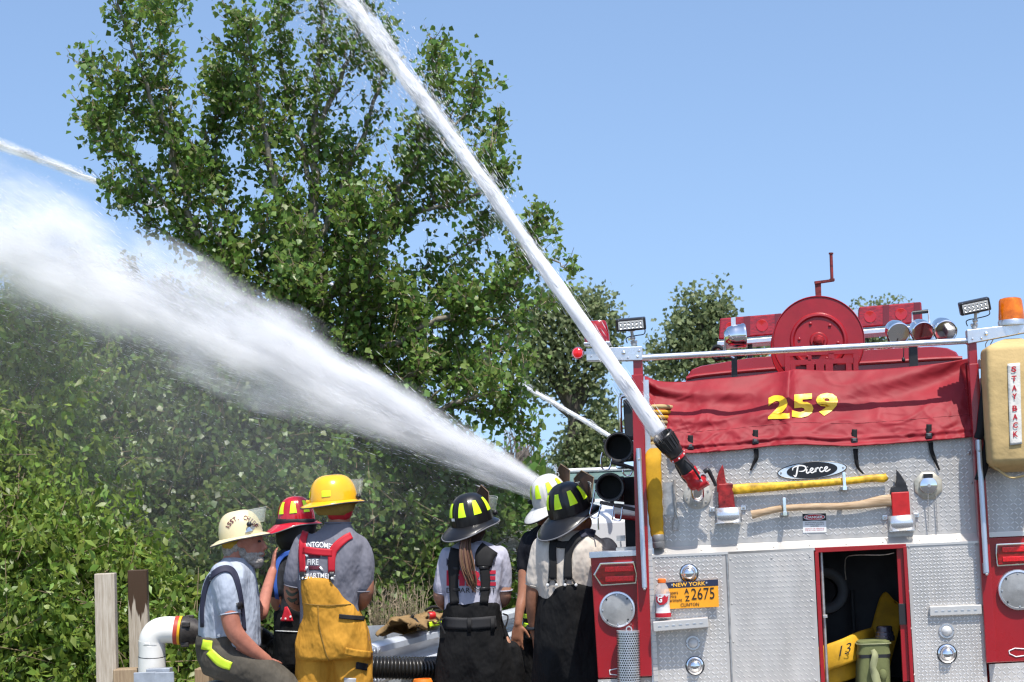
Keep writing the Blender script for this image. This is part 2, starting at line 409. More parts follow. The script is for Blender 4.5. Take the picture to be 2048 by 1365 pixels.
hb.obj('hose_bed_wall', M_RED, truck, smooth=0)
# ledge above the lower panels
lt = [(1303, 1096), (1957, 1066)]; lf = [(1303, 1111), (1958, 1082)]
g = TB(); A, B = T(*lt[0], 0.0), T(*lt[1], 0.0); C_, D_ = T(*lf[1], V1-0.004), T(*lf[0], V1-0.004)
dn = np.array([0, 0, -0.012])
g.add([A, B, C_, D_, A+dn, B+dn, C_+dn, D_+dn], [(0,1,2,3),(7,6,5,4),(3,2,6,7),(0,4,5,1),(0,3,7,4),(1,5,6,2)])
ledge = g.obj('ledge', M_PLATE2, truck, smooth=0)
for i in range(9):
    t = (i+0.4)/9; q = (A*(1-t)+B*t)*0.35+(D_*(1-t)+C_*t)*0.65
    TB().lathe(q, unit(np.array([0, -0.5, 0.8])), [(0.006, 0), (0.005, 0.003), (0, 0.005)], 8).obj('bolt', M_STEEL, ledge)
# --- lower panels
pl_ = tslab('left_plate', [(1303, 1111), (1452, 1106), (1464, 1420), (1316, 1425)], V1, 0.02, M_PLATE)
tread([(1305, 1113), (1450, 1108), (1462, 1415), (1318, 1420)], V1, pl_, pitch=0.0225, L=0.0132, holes=[(1386, 1286, 17), (1390, 1332, 20), (1378, 1147, 18)])
dr = tslab('compartment_door', [(1456, 1104), (1627, 1096), (1643, 1412), (1469, 1420)], V1-0.004, 0.02, M_PLATE)
tread([(1458, 1106), (1625, 1098), (1641, 1410), (1471, 1417)], V1-0.004, dr, pitch=0.0270, mono=True, L=0.0135, wd=0.0026)
for x, y in [(1461, 1119), (1543, 1117), (1620, 1114), (1464, 1208), (1623, 1201), (1467, 1284), (1628, 1277), (1633, 1362)]: rivet(x, y, V1-0.004, dr)
TB().cyl(T(1453.5, 1108, V1-0.004), T(1467, 1420, V1-0.004), 0.006, n=8).obj('door_hinge', M_STEEL, dr)
rp = tslab('right_plate', [(1813, 1088), (1957, 1082), (1977, 1400), (1832, 1406)], V1, 0.02, M_PLATE)
tread([(1815, 1090), (1955, 1084), (1975, 1398), (1834, 1404)], V1, rp, pitch=0.0190, L=0.0110, holes=[(1893, 1262, 18), (1894, 1308, 20)])
for x, y in [(1953, 1090), (1818, 1095), (1957, 1178), (1817, 1183), (1822, 1258), (1961, 1266), (1966, 1342), (1829, 1350)]: rivet(x, y, V1, rp)
for x, y in [(1307, 1116), (1446, 1110), (1319, 1290), (1456, 1284)]: rivet(x, y, V1, pl_)
# red door opening frame
fr = TB()
fr.slab(tq([(1629, 1096), (1812, 1088), (1813, 1097), (1632, 1106)], V1-0.006), EV, 0.06)
fr.slab(tq([(1629, 1104), (1637, 1104), (1653, 1420), (1645, 1420)], V1-0.008), EV, 0.06)
fr.slab(tq([(1806, 1093), (1813, 1093), (1831, 1420), (1824, 1420)], V1-0.008), EV, 0.05)
fr.obj('door_frame', M_RED, truck, smooth=0, bevel=0.002)
tslab('door_jamb', [(1793, 1096), (1806, 1094), (1822, 1362), (1806, 1364)], V1+0.02, 0.03, M_RED, bevel=0.002)
tslab('jamb_catch', [(1797, 1208), (1811, 1208), (1813, 1250), (1799, 1250)], V1+0.008, 0.008, M_BLKPL, bevel=0.002)
TB().cyl(T(1642, 1105, 0.0), T(1657, 1420, 0.0), 0.009, n=10).obj('door_track', M_STEEL, truck)
TB().box(T(1650, 1233, -0.02), (0.024, 0.03, 0.016)).obj('door_latch', M_STEEL, truck, smooth=0, bevel=0.002)
TB().tube(smoothpath([T(1788, 1106, 0.02), T(1765, 1110, 0.05), T(1700, 1112, 0.12), T(1690, 1130, 0.2), T(1692, 1160, 0.25)]), 0.0028, 6).obj('door_chain', M_STEEL, truck)

# --- outboard red corners
lc = tslab('left_corner', [(1181, 1114), (1292, 1110), (1303, 1353), (1196, 1358)], -0.03, 0.05, M_RED, bevel=0.006)
tslab('corner_cap', [(1178, 1105), (1276, 1101), (1277, 1112), (1179, 1117)], -0.040, 0.30, M_ALU, bevel=0.002)
lk = tslab('left_kick_plate', [(1196, 1360), (1304, 1355), (1307, 1420), (1200, 1424)], -0.03, 0.02, M_PLATE)
tread([(1197, 1361), (1303, 1357), (1306, 1418), (1201, 1422)], -0.03, lk)
rc = tslab('right_corner', [(1968, 1076), (2105, 1070), (2120, 1320), (1977, 1327)], -0.03, 0.05, M_RED, bevel=0.006)
rk = tslab('right_kick_plate', [(1978, 1329), (2120, 1322), (2124, 1400), (1983, 1406)], -0.03, 0.02, M_PLATE)
tread([(1979, 1331), (2118, 1324), (2122, 1398), (1984, 1404)], -0.03, rk)
up = tslab('right_upper_plate', [(1961, 765), (2092, 758), (2102, 1066), (1967, 1072)], -0.012, 0.5, M_PLATE)
tread([(1964, 790), (2090, 784), (2100, 1062), (1969, 1068)], -0.012, up)
tslab('right_plate_trim', [(1967, 1066), (2104, 1060), (2105, 1070), (1968, 1076)], -0.036, 0.05, M_PLATE2, bevel=0.002)
# white and grey striped edge beside the left post
sp = TB(); st = []
for i in range(24):
    y0 = 1100 + i*11.5; x0 = 1295 + (y0-1100)*0.048
    st.append(tq([(x0, y0), (x0+9, y0-0.4), (x0+9.5, y0+10), (x0+0.5, y0+10.4)], -0.058))
for s_ in st: sp.slab(s_, EV, 0.012)
sp.obj('tread_edge', M_PLATE2, truck, smooth=0, kind='stuff')
tslab('corner_strip', [(1286, 760), (1297, 760), (1318, 1420), (1306, 1420)], -0.046, 0.06, M_ALU)
# posts
pp = TB().slab(tq([(1263, 750), (1286, 749), (1304, 1353), (1278, 1354)], -0.085), EV, 0.08).obj('rear_post', M_RED, truck, smooth=0, bevel=0.004)
TB().slab(tq([(1266, 715), (1284, 714), (1286, 760), (1267, 761)], -0.080), EV, 0.065).obj('post_top', M_RED, pp, smooth=0, bevel=0.003)
pp2 = TB().slab(tq([(1938, 728), (1957, 727), (1995, 1325), (1973, 1327)], -0.085), EV, 0.08).obj('rear_post', M_RED, truck, smooth=0, bevel=0.004)
TB().slab(tq([(1937, 680), (1953, 679), (1956, 735), (1939, 736)], -0.080), EV, 0.065).obj('post_top', M_RED, pp2, smooth=0, bevel=0.003)
for pts in (((1277, 897), (1289, 1175)), ((1957, 880), (1973, 1145))):
    A, B = T(*pts[0], -0.125), T(*pts[1], -0.125)
    gr = TB().cyl(A, B, 0.0135, n=14).obj('grab_rail', M_SATIN, truck)
    for q in (A*0.96+B*0.04, A*0.03+B*0.97):
        TB().box(q+EV*0.016, (0.026, 0.042, 0.055)).obj('rail_bracket', M_SATIN, gr, smooth=0, bevel=0.004)
        TB().lathe(q-EV*0.008+EZ*-0.03, -EV, [(0.008, 0), (0.007, 0.006), (0, 0.008)], 8).obj('bolt', M_STEEL, gr)
# arms at the top, cross rail
def arm(pts, th=0.075):
    o = TB().slab(tq(pts, -0.10), EV, th).obj('top_arm', M_ALU, truck, smooth=0, bevel=0.003); return o
ar = arm([(1172, 697), (1284, 693), (1285, 721), (1173, 722)])
for x, y, r in [(1247, 706, .012), (1256, 716, .006), (1275, 714, .007), (1278, 702, .008), (1182, 713, .005)]: rivet(x, y, -0.101, ar, r, M_CHROME)
ar2 = arm([(1934, 660), (2060, 646), (2060, 664), (1936, 688)])
for x, y, r in [(1972, 668, .011), (1945, 678, .006), (1963, 677, .007), (2038, 666, .006)]: rivet(x, y, -0.101, ar2, r, M_CHROME)
TB().cyl(T(1284, 716, -0.065), T(1936, 682, -0.065), 0.0168, n=18).obj('cross_rail', M_ALU, truck)
# red rectangular beacon, marker light, amber beacon
bq = T(1195, 690, -0.06)
be = TB().box(bq+np.array([0, 0, 0.004]), (0.14, 0.13, 0.016)).obj('beacon', M_ALU, truck, smooth=0, bevel=0.004)
q = TB(); w0, w1, hh = 0.066, 0.054, 0.125
q.loft([[bq+np.array([w*sx, w*sy, z]) for sx, sy in ((-1,-.75),(-.75,-1),(.75,-1),(1,-.75),(1,.75),(.75,1),(-.75,1),(-1,.75))] for w, z in ((w0, .012), (w0*.99, .05), (w1, hh*.9), (w1*.9, hh), (w1*.5, hh+.004))])
q.obj('lens', M_GLASSR, be, smooth=50)
mk = T(1156, 707, -0.07)
mo = TB().lathe(mk, -EV, [(0.032, 0), (0.034, 0.012), (0.030, 0.022), (0.027, 0.018)], 24).obj('marker_light', M_CHROME, truck)
TB().lathe(mk, -EV, [(0.0275, 0.010), (0.026, 0.02), (0.018, 0.027), (0, 0.03)], 20).obj('lens', M_GLASSR2, mo)
TB().box(mk+np.array([0.03, 0.01, 0]), (0.05, 0.02, 0.016)).obj('bracket', M_ALU, mo, smooth=0)
aq = T(2024, 652, -0.06)
am = TB().lathe(aq, EZ, [(0.070, 0), (0.072, 0.02), (0.068, 0.03)], 30).obj('beacon', M_ALU, truck)
TB().lathe(aq, EZ, [(0.067, 0.026), (0.066, 0.05), (0.060, 0.13), (0.054, 0.142), (0.035, 0.148), (0, 0.150)], 30).obj('lens', M_AMBER, am, label='amber lens of the beacon')
TB().ball(aq+np.array([-0.02, -0.03, 0.09]), 0.018, 0.012, 0.03).obj('lamp', mat('beacon_lamp', (1, .55, .05), .2, emit=0.6), am)
# LED work lights on knuckle mounts
def led(cx, cy, w, hgt, rot, basepx):
    c = T(cx, cy, -0.09); R = Matrix.Rotation(rad(rot), 3, 'Y') @ Matrix.Rotation(rad(12), 3, 'X')
    ax = np.array([R @ Vector((1,0,0)), R @ Vector((0,1,0)), R @ Vector((0,0,1))])
    o = TB().box(c, (w, 0.055, hgt), ax).obj('work_light', M_BLKPL, truck, smooth=0, bevel=0.006)
    TB().box(c-ax[1]*0.028, (w*0.84, 0.006, hgt*0.66), ax).obj('reflector', mat('led_reflector', (0.62, 0.62, 0.60), 0.3, metal=0.3), o, smooth=0)
    for i in range(6):
        for j in (-1, 1):
            TB().lathe(c-ax[1]*0.031+ax[0]*w*0.135*(i-2.5)+ax[2]*hgt*0.155*j, -ax[1], [(0.0085, 0), (0.0075, 0.002), (0.004, -0.001), (0, -0.001)], 10).obj('led', mat('led_cup', (0.8, 0.8, 0.78), 0.15, metal=0.6), o)
    for i in range(7):
        TB().box(c+ax[1]*0.034+ax[0]*w*0.14*(i-3), (0.004, 0.02, hgt*0.9), ax).obj('cooling_fin', M_BLKPL, o, smooth=0)
    for sx in (-.36, .36):
        for sz in (-.44, .44): TB().lathe(c-ax[1]*0.028+ax[0]*w*sx*1.1+ax[2]*hgt*sz, -ax[1], [(.004, 0), (.003, .003), (0, .003)], 6).obj('bolt', M_CHROME, o)
    b = T(*basepx, -0.065); top = c-ax[2]*hgt*0.5
    TB().cyl(b, b+EZ*0.016, 0.015, n=10).cyl(b+EZ*0.016, (b+top)/2, 0.007, n=8).ball((b+top)/2, 0.014).cyl((b+top)/2, top, 0.008, n=8).box(top, (0.035, 0.03, 0.008)).cyl(b+EZ*0.02-EU*0.018, b+EZ*0.02+EU*0.018, 0.008, n=8).obj('mount', M_STEEL, o)
    TB().tube(smoothpath([c+ax[0]*w*0.45+ax[1]*0.03-ax[2]*hgt*.3, c+ax[0]*w*0.42-ax[2]*hgt*0.85, b+EZ*0.055+EU*0.02, b+EZ*0.05-EU*0.02, b+EZ*0.04-EU*0.04, b+EZ*0.015-EU*.035]), 0.0028, 6).obj('cable', M_BLACK, o)
led(1262, 649, 0.158, 0.066, -2, (1268, 692)); led(1949, 613, 0.158, 0.068, -9, (1949, 658))

# --- booster reel above the hose bed
RV = 0.9; rcn = T(1637, 683, RV)
rr = 92/ (F/ (9.74+RV)) * 1.0
def disc(v, R, th=0.012):
    c = np.array([rcn[0], v, rcn[2]])
    return TB().lathe(c, -EV, [(0, 0), (R*.98, 0), (R, .006), (R*1.0, .012), (R*.985, .018), (R*.965, .012), (R*.63, .012), (R*.60, .022), (R*.56, .024), (R*.52, .012), (R*.20, .012), (R*.17, .022), (0, .022)], 64)
reel = disc(RV, rr).obj('hose_reel', M_RED2, truck, smooth=35)
disc(RV+0.45, rr).obj('far_flange', M_RED2, reel, smooth=35)
TB().cyl((rcn[0], RV, rcn[2]), (rcn[0], RV+0.45, rcn[2]), rr*0.5, n=32).obj('drum', M_RED2, reel)
TB().lathe((rcn[0], RV-0.02, rcn[2]), -EV, [(rr*.13, 0), (rr*.13, .02), (rr*.10, .03), (rr*.075, .03), (rr*.075, .055), (0, .058)], 8).obj('hub', mat('worn_red_steel', (0.30, 0.015, 0.02), 0.45, metal=.3, var=.5, vscale=60), reel, smooth=30)
for k in range(6):
    a_ = k*math.pi/3+0.9; TB().lathe((rcn[0]+rr*.42*math.cos(a_), RV-0.012, rcn[2]+rr*.42*math.sin(a_)), -EV, [(.010, 0), (.009, .006), (.004, .009), (0, .009)], 8).obj('bolt', M_RED2, reel)
def bx(px, py, v): return T(px, py, v)
br = TB()   # bracket plate with slots: strips round the openings
vb = RV-0.06
for pts in ([(1570,703),(1715,697),(1716,707),(1570,713)], [(1570,713),(1580,713),(1582,775),(1570,776)], [(1706,708),(1716,707),(1718,770),(1708,771)],
            [(1580,721),(1708,716),(1708,726),(1581,731)], [(1581,731),(1591,730),(1592,775),(1582,775)], [(1613,729),(1628,729),(1629,775),(1613,776)], [(1632,729),(1648,728),(1649,775),(1633,775)],
            [(1651,728),(1666,727),(1667,773),(1652,774)], [(1692,726),(1703,726),(1705,771),(1693,772)], [(1616,709),(1622,709),(1622,722),(1616,722)], [(1657,706),(1668,706),(1668,719),(1657,719)],
            [(1580,760),(1708,755),(1708,771),(1580,776)]):
    br.slab(tq(pts, vb), EV, 0.008)
br.obj('bracket', M_RED2, reel, smooth=0)
M_RUST = mat('rusty_red_steel', (0.16, 0.018, 0.018), 0.6, var=0.6, vscale=40)
TB().slab(tq([(1630, 566), (1642, 565), (1643, 600), (1632, 600)], RV+.2), EV, 0.03).slab(tq([(1629, 563), (1668, 558), (1669, 562), (1630, 568)], RV+.19), EV, 0.04).cyl(T(1664, 562, RV+.21), T(1662, 508, RV+.21), 0.0095, n=12).cyl(T(1664.3, 562, RV+.21), T(1664, 558, RV+.21), 0.016, n=10).cyl(T(1662, 509, RV+.21), T(1662, 506, RV+.21), 0.014, n=10).obj('crank', M_RUST, reel)

# --- cab
RF = 4.6
roof_px = [(1371, 764), (1374, 752), (1384, 739), (1402, 732), (1500, 716), (1640, 705), (1780, 697), (1866, 693), (1895, 696), (1913, 704), (1922, 718), (1926, 735)]
rim = tq(roof_px, RF); n_ = len(rim); rings = []
cz = np.mean([q[2] for q in rim])
for dv, sc in ((0, 0.985), (0.02, 1.0), (0.6, 1.012), (1.4, 1.01), (1.9, 0.99), (2.05, 0.95)):
    rings.append([np.array([q[0]*sc+(1-sc)*np.mean([w[0] for w in rim]), RF+dv, (q[2]-rim[0][2])*(sc if sc > 1 else 2*sc-1)+rim[0][2]]) for q in rim])
cb = TB().loft(rings).obj('cab_roof', M_RED, truck, smooth=35)
lip = smoothpath([p+np.array([0, -0.012, 0]) for p in tq([(1373, 758), (1400, 752), (1500, 742), (1640, 732), (1780, 724), (1880, 718), (1924, 717)], RF)], 4)
TB().tube(lip, 0.016, 8).obj('drip_rail', M_RED, cb)
zc = rim[0][2]; ucl, ucr = rim[0][0]+0.01, rim[-1][0]-0.01
wl = TB().box(((ucl+ucr)/2, RF+1.0, (0.6+zc)/2), (ucr-ucl, 2.0, zc-0.6)).obj('cab', M_RED, truck, smooth=0, bevel=0.04)
for uu in (ucl-0.002, ucr+0.002): TB().box((uu, RF+1.25, zc-0.42), (0.012, 0.9, 0.5)).obj('window', mat('cab_glass', (0.02, 0.025, 0.03), 0.05, spec=0.8), wl, smooth=0)
TB().box(((ucl+ucr)/2, RF+2.01, zc-0.42), (ucr-ucl-0.3, 0.012, 0.6)).obj('window', MATS['cab_glass'], wl, smooth=0)
# pump panel between body and cab
TB().box(((ucl+ucr)/2+0.0, 3.85, (0.6+zl+0.3)/2), (ucr-ucl, 1.1, zl-0.3)).obj('pump_panel', M_DARK, truck, smooth=0, bevel=0.01)
for uu in (uL+0.14, uR-0.14):
    for vv in (1.7, 5.9):
        wh = TB().lathe((uu, vv, 0.5), EU*(1 if uu > 0 else -1), [(0.30, -0.12), (0.48, -0.12), (0.5, -0.08), (0.5, 0.1), (0.47, 0.13), (0.30, 0.13), (0.28, 0.1)], 32).obj('wheel', M_BLACK, truck)
        TB().lathe((uu, vv, 0.5), EU*(1 if uu > 0 else -1), [(0, 0.10), (0.1, 0.11), (0.12, 0.05), (0.27, 0.05), (0.295, 0.125)], 24).obj('rim', M_ALU, wh)
TB().box(((uL+uR)/2, 3.2, 0.55), (0.9, 6.0, 0.18)).obj('chassis', M_BLACK, truck, smooth=0)
TB().box(((uL+uR)/2, -0.22, 0.46), (uR-uL-0.05, 0.42, 0.05)).obj('tailboard', M_PLATE, truck, smooth=0, bevel=0.004)
# light bar on the cab roof
LV = 5.3
def barpt(x, top): return (x, (637 if top else 679) - (x-1440)*33/403)
lb = TB().slab(tq([(1434, 683), (1847, 650), (1847, 660), (1434, 693)], LV-0.02), EV, 0.34).obj('light_bar', M_ALU, truck, smooth=0, bevel=0.006)
for x0, x1 in ((1438, 1566), (1716, 1845)):
    TB().slab(tq([barpt(x0+2, 1), barpt(x1-2, 1), barpt(x1+1, 0), barpt(x0-1, 0)], LV), EV, 0.30).obj('lens', M_GLASSR, lb, smooth=0, bevel=0.012)
    for k in range(4):
        x = x0+18+k*31
        TB().slab(tq([barpt(x, 1), barpt(x+14, 1), barpt(x+14, 0), barpt(x, 0)], LV-0.002), EV, 0.02).obj('lens_rib', MATS.get('dark_red_lens') or mat('dark_red_lens', (0.14, 0.003, 0.006), 0.15, coat=0.5), lb, smooth=0, bevel=0.006) if k % 2 == 1 else None
        if k % 2 == 0: TB().lathe(np.array(T(*[(x+6), (658-(x-1440)*33/403)], LV-0.002)), -EV, [(0.050, 0), (0.046, 0.003), (0.02, .001), (0, .0)], 18).obj('rotator', mat('rotator_red', (.40, .008, .012), .15, coat=.6), lb)
TB().slab(tq([(1566, 632), (1716, 619), (1716, 655), (1566, 668)], LV+0.02), EV, 0.26).obj('speaker_housing', M_ALU, lb, smooth=0)
TB().cyl(T(1500, 686, LV+.1), T(1500, 730, LV+.1), 0.02).cyl(T(1780, 660, LV+.1), T(1780, 705, LV+.1), 0.02).obj('foot', M_BLKPL, lb)

# --- chrome spotlights
def spot(c, axis, R, depth, lens=True):
    o = TB().lathe(c, axis, [(0, -depth), (R*.45, -depth*.97), (R*.8, -depth*.75), (R*.97, -depth*.4), (R, 0), (R*1.05, 0.004), (R*1.05, 0.014), (R*.97, 0.018), (R*.92, 0.012)], 32).obj('spotlight', M_CHROME, truck)
    TB().lathe(c, axis, [(R*.92, 0.010), (R*.7, -R*.25), (R*.4, -R*.42), (0, -R*.5)], 28).obj('reflector', M_CHROME, o)
    return o
for x, y in ((1792, 664), (1841, 662), (1886, 659)):
    c = T(x+4, y+3, 0.35); ax = unit((0.16, -1, -0.42))
    s_ = spot(c, ax, 0.062, 0.12)
    if x == 1841:
        TB().tube([c+(-0.045, .06, .05), c+(-0.042, .06, .115), c+(.045, .06, .12), c+(.048, .06, .05)], 0.006, 8).obj('bracket', M_ALU, s_)
        TB().tube([c+(-0.042, .06, .115), c+(.045, .06, .12)], 0.011, 10).obj('handle', M_BLKPL, s_)
        TB().slab(tq([(1818, 694), (1835, 693), (1837, 745), (1819, 746)], 0.38), EV, 0.03).obj('pole', M_BLKPL, s_, smooth=0, bevel=.003)
        TB().box(T(1836, 684, 0.39), (0.29, 0.03, 0.02)).obj('cross_bar', M_ALU, s_, smooth=0)
TB().cyl(T(1808, 690, 0.3), T(1807, 718, 0.3), 0.003, n=6).ball(T(1807, 720, .3), 0.010, .01, .014).obj('pull_cord', M_BLACK, truck)
c = T(1473, 672, 0.35); s_ = spot(c+(0.03, 0, 0), unit((1, 0.12, 0.02)), 0.064, 0.10)
TB().slab(tq([(1463, 700), (1474, 700), (1475, 760), (1463, 760)], 0.38), EV, 0.03).obj('pole', M_BLKPL, s_, smooth=0, bevel=.003)
TB().slab(tq([(1462, 636), (1471, 634), (1472, 668), (1463, 668)], 0.34), EV, 0.012).tube([c+(-.06, 0, -.02), c+(-.07, .02, -.09), c+(-.02, .03, -.12)], .009, 8).obj('bracket', M_ALU, s_)
TB().ring(T(1436, 706, 0.5), unit((.5, 1, .1)), 0.035, 0.012).tube(smoothpath([T(1436, 712, .5), T(1450, 718, .45), T(1475, 716, .4), T(1490, 712, .4)]), 0.008, 6).obj('coiled_cable', M_BLACK, truck)

# --- rear lights and fittings
def domelight(px, py, r=14, parent=truck, dirt=False):
    c = T(px, py, V1); R = r/380
    o = TB().lathe(c, -EV, [(R*1.25, 0), (R*1.25, .003), (R*1.05, .005), (R, .008), (R*.95, R*.5), (R*.75, R*.95), (R*.4, R*1.15), (0, R*1.2)], 20, sy=1.05).obj('step_light', M_CHROME, parent, smooth=60)
    b_ = TB().lathe(c, -EV, [(R*1.42, -0.001), (R*1.42, .002), (R*1.2, .0025)], 16).obj('gasket', M_BLACK, o)
    for s in (-1, 1): TB().lathe(c+np.array([s*R*.5, -R*.98, -R*.35]), unit((s*.3, -1, -.1)), [(.005, 0), (.004, .003), (0, .004)], 8).obj('screw', M_STEEL, o)
    return o
domelight(1378, 1147, 13.5); domelight(1390, 1332, 13.5); domelight(1894, 1308, 14)
def roundlight(px, py, r):
    c = T(px, py, V1); R = r/380
    o = TB().lathe(c, -EV, [(R, 0), (R, .006), (R*.92, .010), (R*.72, .010), (R*.68, .006)], 28).obj('clearance_light', M_ALU, truck)
    TB().lathe(c, -EV, [(R*.68, .005), (R*.6, .014), (R*.3, .022), (0, .024)], 24).obj('lens', M_LENSC, o)
    for s in (-1, 1): TB().lathe(c+np.array([s*R*.84, -.010, 0]), -EV, [(.003, 0), (0, .002)], 6).obj('screw', M_BLACK, o)
roundlight(1386, 1286, 15); roundlight(1893, 1262, 15.5)
def bigdisc(px, py, r):
    c = T(px, py, -0.03); R = r/380
    o = TB().lathe(c, -EV, [(R, 0), (R, .018), (R*.97, .024), (R*.88, .026), (R*.86, .022)], 44).obj('round_light', M_ALU, truck)
    TB().lathe(c, -EV, [(R*.86, .022), (R*.5, .030), (0, .034)], 40).obj('lens', mat('grey_ribbed_lens', (.30, .30, .29), .38, metal=.25, var=.12, vscale=30, bump=.4, bscale=260, bdist=.002), o)
    for k in range(8):
        a_ = k*math.pi/4; TB().lathe(c+np.array([R*.80*math.cos(a_), -.024, R*.80*math.sin(a_)]), -EV, [(.005, 0), (.004, .003), (0, .003)], 8).obj('screw', M_BLACK if k % 2 else M_ALU, o)
bigdisc(1235, 1219, 36.5); bigdisc(2036, 1180, 40)
def hexlight(pts, flip=False):
    Q = tq(pts, -0.034); cc = np.mean(Q, 0)
    o = TB().slab([q-EV*.016 for q in Q], EV, .02).obj('tail_light', M_CHROME, truck, smooth=0, bevel=.004)
    inner = [cc+(q-cc)*np.array([.93, 1, .86])-EV*.024 for q in Q]
    TB().slab(inner, EV, .012).obj('lens', M_GLASSR, o, smooth=0, bevel=.005)
    for s in (-1, 1):
        a_, b_ = cc+(Q[2]-cc)*np.array([.5, 1, 0]), cc
        lo, hi = min(q[2] for q in inner), max(q[2] for q in inner)
        TB().box(cc+np.array([.012, -.027, s*(hi-lo)*.24]), (.15, .006, (hi-lo)*.26)).obj('bulb_glow', mat('lens_bulb_zone', (.55, .008, .014), .2, coat=.6, var=.35, vscale=120, emit=.05, ecol=(1, .02, .03)), o, smooth=0, bevel=.003)
hexlight([(1187, 1150), (1200, 1126), (1269, 1123), (1275, 1148), (1274, 1168), (1202, 1173)])
hexlight([(1990, 1108), (1991, 1088), (2056, 1085), (2080, 1106), (2058, 1130), (1993, 1134)])
# perforated chrome tube
pt = TB().lathe(T(1259, 1420, -0.10), unit(T(1256, 1265, -0.10)-T(1259, 1420, -0.10)), [(.060, 0), (.060, .41)], 32, close=False)
pto = pt.obj('flashlight_tube', M_ALU, truck)
hol = []
p0, p1 = T(1259, 1420, -0.10), T(1256, 1265, -0.10); axd = unit(p1-p0); Ln = np.linalg.norm(p1-p0); sa, sb = perp(axd)
rows = int(Ln/0.0125)
for j in range(rows):
    for k in range(30):
        t = 2*math.pi*(k+(j % 2)*.5)/30; nrm = math.cos(t)*sa+math.sin(t)*sb
        if nrm[1] > 0.2: continue
        cc = p0+axd*(0.008+j*0.0125)+nrm*0.0604; tg = np.cross(axd, nrm)
        hol.append([cc+0.0046*(math.cos(q)*tg+math.sin(q)*axd) for q in [i*math.pi/3 for i in range(6)]])
hV = np.array(hol); hV = TO+hV[..., :1]*TU+hV[..., 1:2]*TV+hV[..., 2:3]*TZ
soup('perforations', hV, [(0,1,2),(0,2,3),(0,3,4),(0,4,5)], M_BLACK, pto)
TB().ring(T(1258, 1259, -0.10), EV, .014, .004, 16, 6).obj('hanging_loop', M_ALU, pto)
def reflector(pts, v=-0.032):
    TB().tube([*tq(pts, v), tq(pts, v)[0]], 0.003, 6).obj('reflector_outline', M_WHITEPL, truck)
reflector([(1219, 1341), (1236, 1337), (1238, 1351), (1220, 1349)]); reflector([(2018, 1302), (2030, 1297), (2060, 1299), (2060, 1310), (2032, 1314), (2019, 1308)])
# fold steps
def step(pts_top, depth, hgt, name='fold_step'):
    A, B = T(*pts_top[0], V1), T(*pts_top[1], V1); c = (A+B)/2; w = np.linalg.norm(B-A); ax = np.array([unit(B-A), EV, np.cross(unit(B-A), EV)])
    o = TB().box(c+np.array([0, -depth/2, -hgt/2]), (w, depth, hgt), ax).obj(name, M_PLATE2, truck, smooth=0, bevel=.004)
    for i in range(7): TB().box(c+ax[0]*w*(i-3)/8+np.array([0, -depth-.001, -hgt*.5]), (w*.06, .003, .005), ax).obj('grip_bar', M_ALU, o, smooth=0)
step([(1307, 1242), (1416, 1233)], 0.10, 0.052); step([(1858, 1213), (1962, 1209)], 0.025, 0.05)
TB().slab(tq([(1780, 1058), (1825, 1055), (1826, 1061), (1781, 1064)], -.003), EV, .003).obj('data_plate', M_STEEL, truck, smooth=0)

# --- number plate
M_PLY = mat('plate_orange', (0.80, 0.33, 0.015), 0.45, var=.06, vscale=20); M_PLB = mat('plate_navy', (0.018, 0.025, 0.06), 0.4)
pc = [T(1321, 1166, V1-.03), T(1436, 1159, V1-.03), T(1438, 1214, V1-.03), T(1322, 1219, V1-.03)]
def platept(x, y, off=0.0):   # x 0..1 left to right, y 0..1 bottom to top
    t = pc[3]*(1-x)+pc[2]*x; u_ = pc[0]*(1-x)+pc[1]*x; return t*(1-y)+u_*y+np.array([0, -off, 0])
npl = TB().slab([platept(0, 0), platept(1, 0), platept(1, 1), platept(0, 1)], EV, .003).obj('number_plate', M_PLY, truck, smooth=0)
TB().slab([platept(0, .77, .001), platept(1, .77, .001), platept(1, 1, .001), platept(0, 1, .001)], EV, .001).obj('header', M_PLB, npl, smooth=0)
TB().box((platept(.5, .6)+np.array([0, .018, 0])), (.10, .03, .04)).obj('plate_bracket', M_BLACK, npl, smooth=0)
f_ = lambda x, y: platept(x, y, .0028)
lettering(TB(), 'NEW YORK', f_, .56, .15, .02, x0=.22, y0=.81).obj('plate_state', mat('plate_gold', (.85, .45, .05), .5), npl, smooth=0)
for s, x0, y0, w, hh, bo in (('2675', .53, .30, .40, .42, .0), ('A', .41, .53, .08, .20, .02), ('Z', .42, .26, .08, .20, .02), ('CLINTON', .34, .06, .32, .13, .015), ('Mooers', .10, .54, .20, .13, .01), ('Fire', .17, .40, .10, .13, .01), ('Department', .04, .22, .33, .16, .01)):
    lettering(TB(), s, f_, w, hh, bo, x0=x0, y0=y0).obj('plate_lettering', M_BLKINK, npl, smooth=0)
for x in (.2, .8): TB().lathe(platept(x, .9), -EV, [(.006, 0), (.005, .003), (0, .003)], 8).obj('screw', M_ALU, npl)

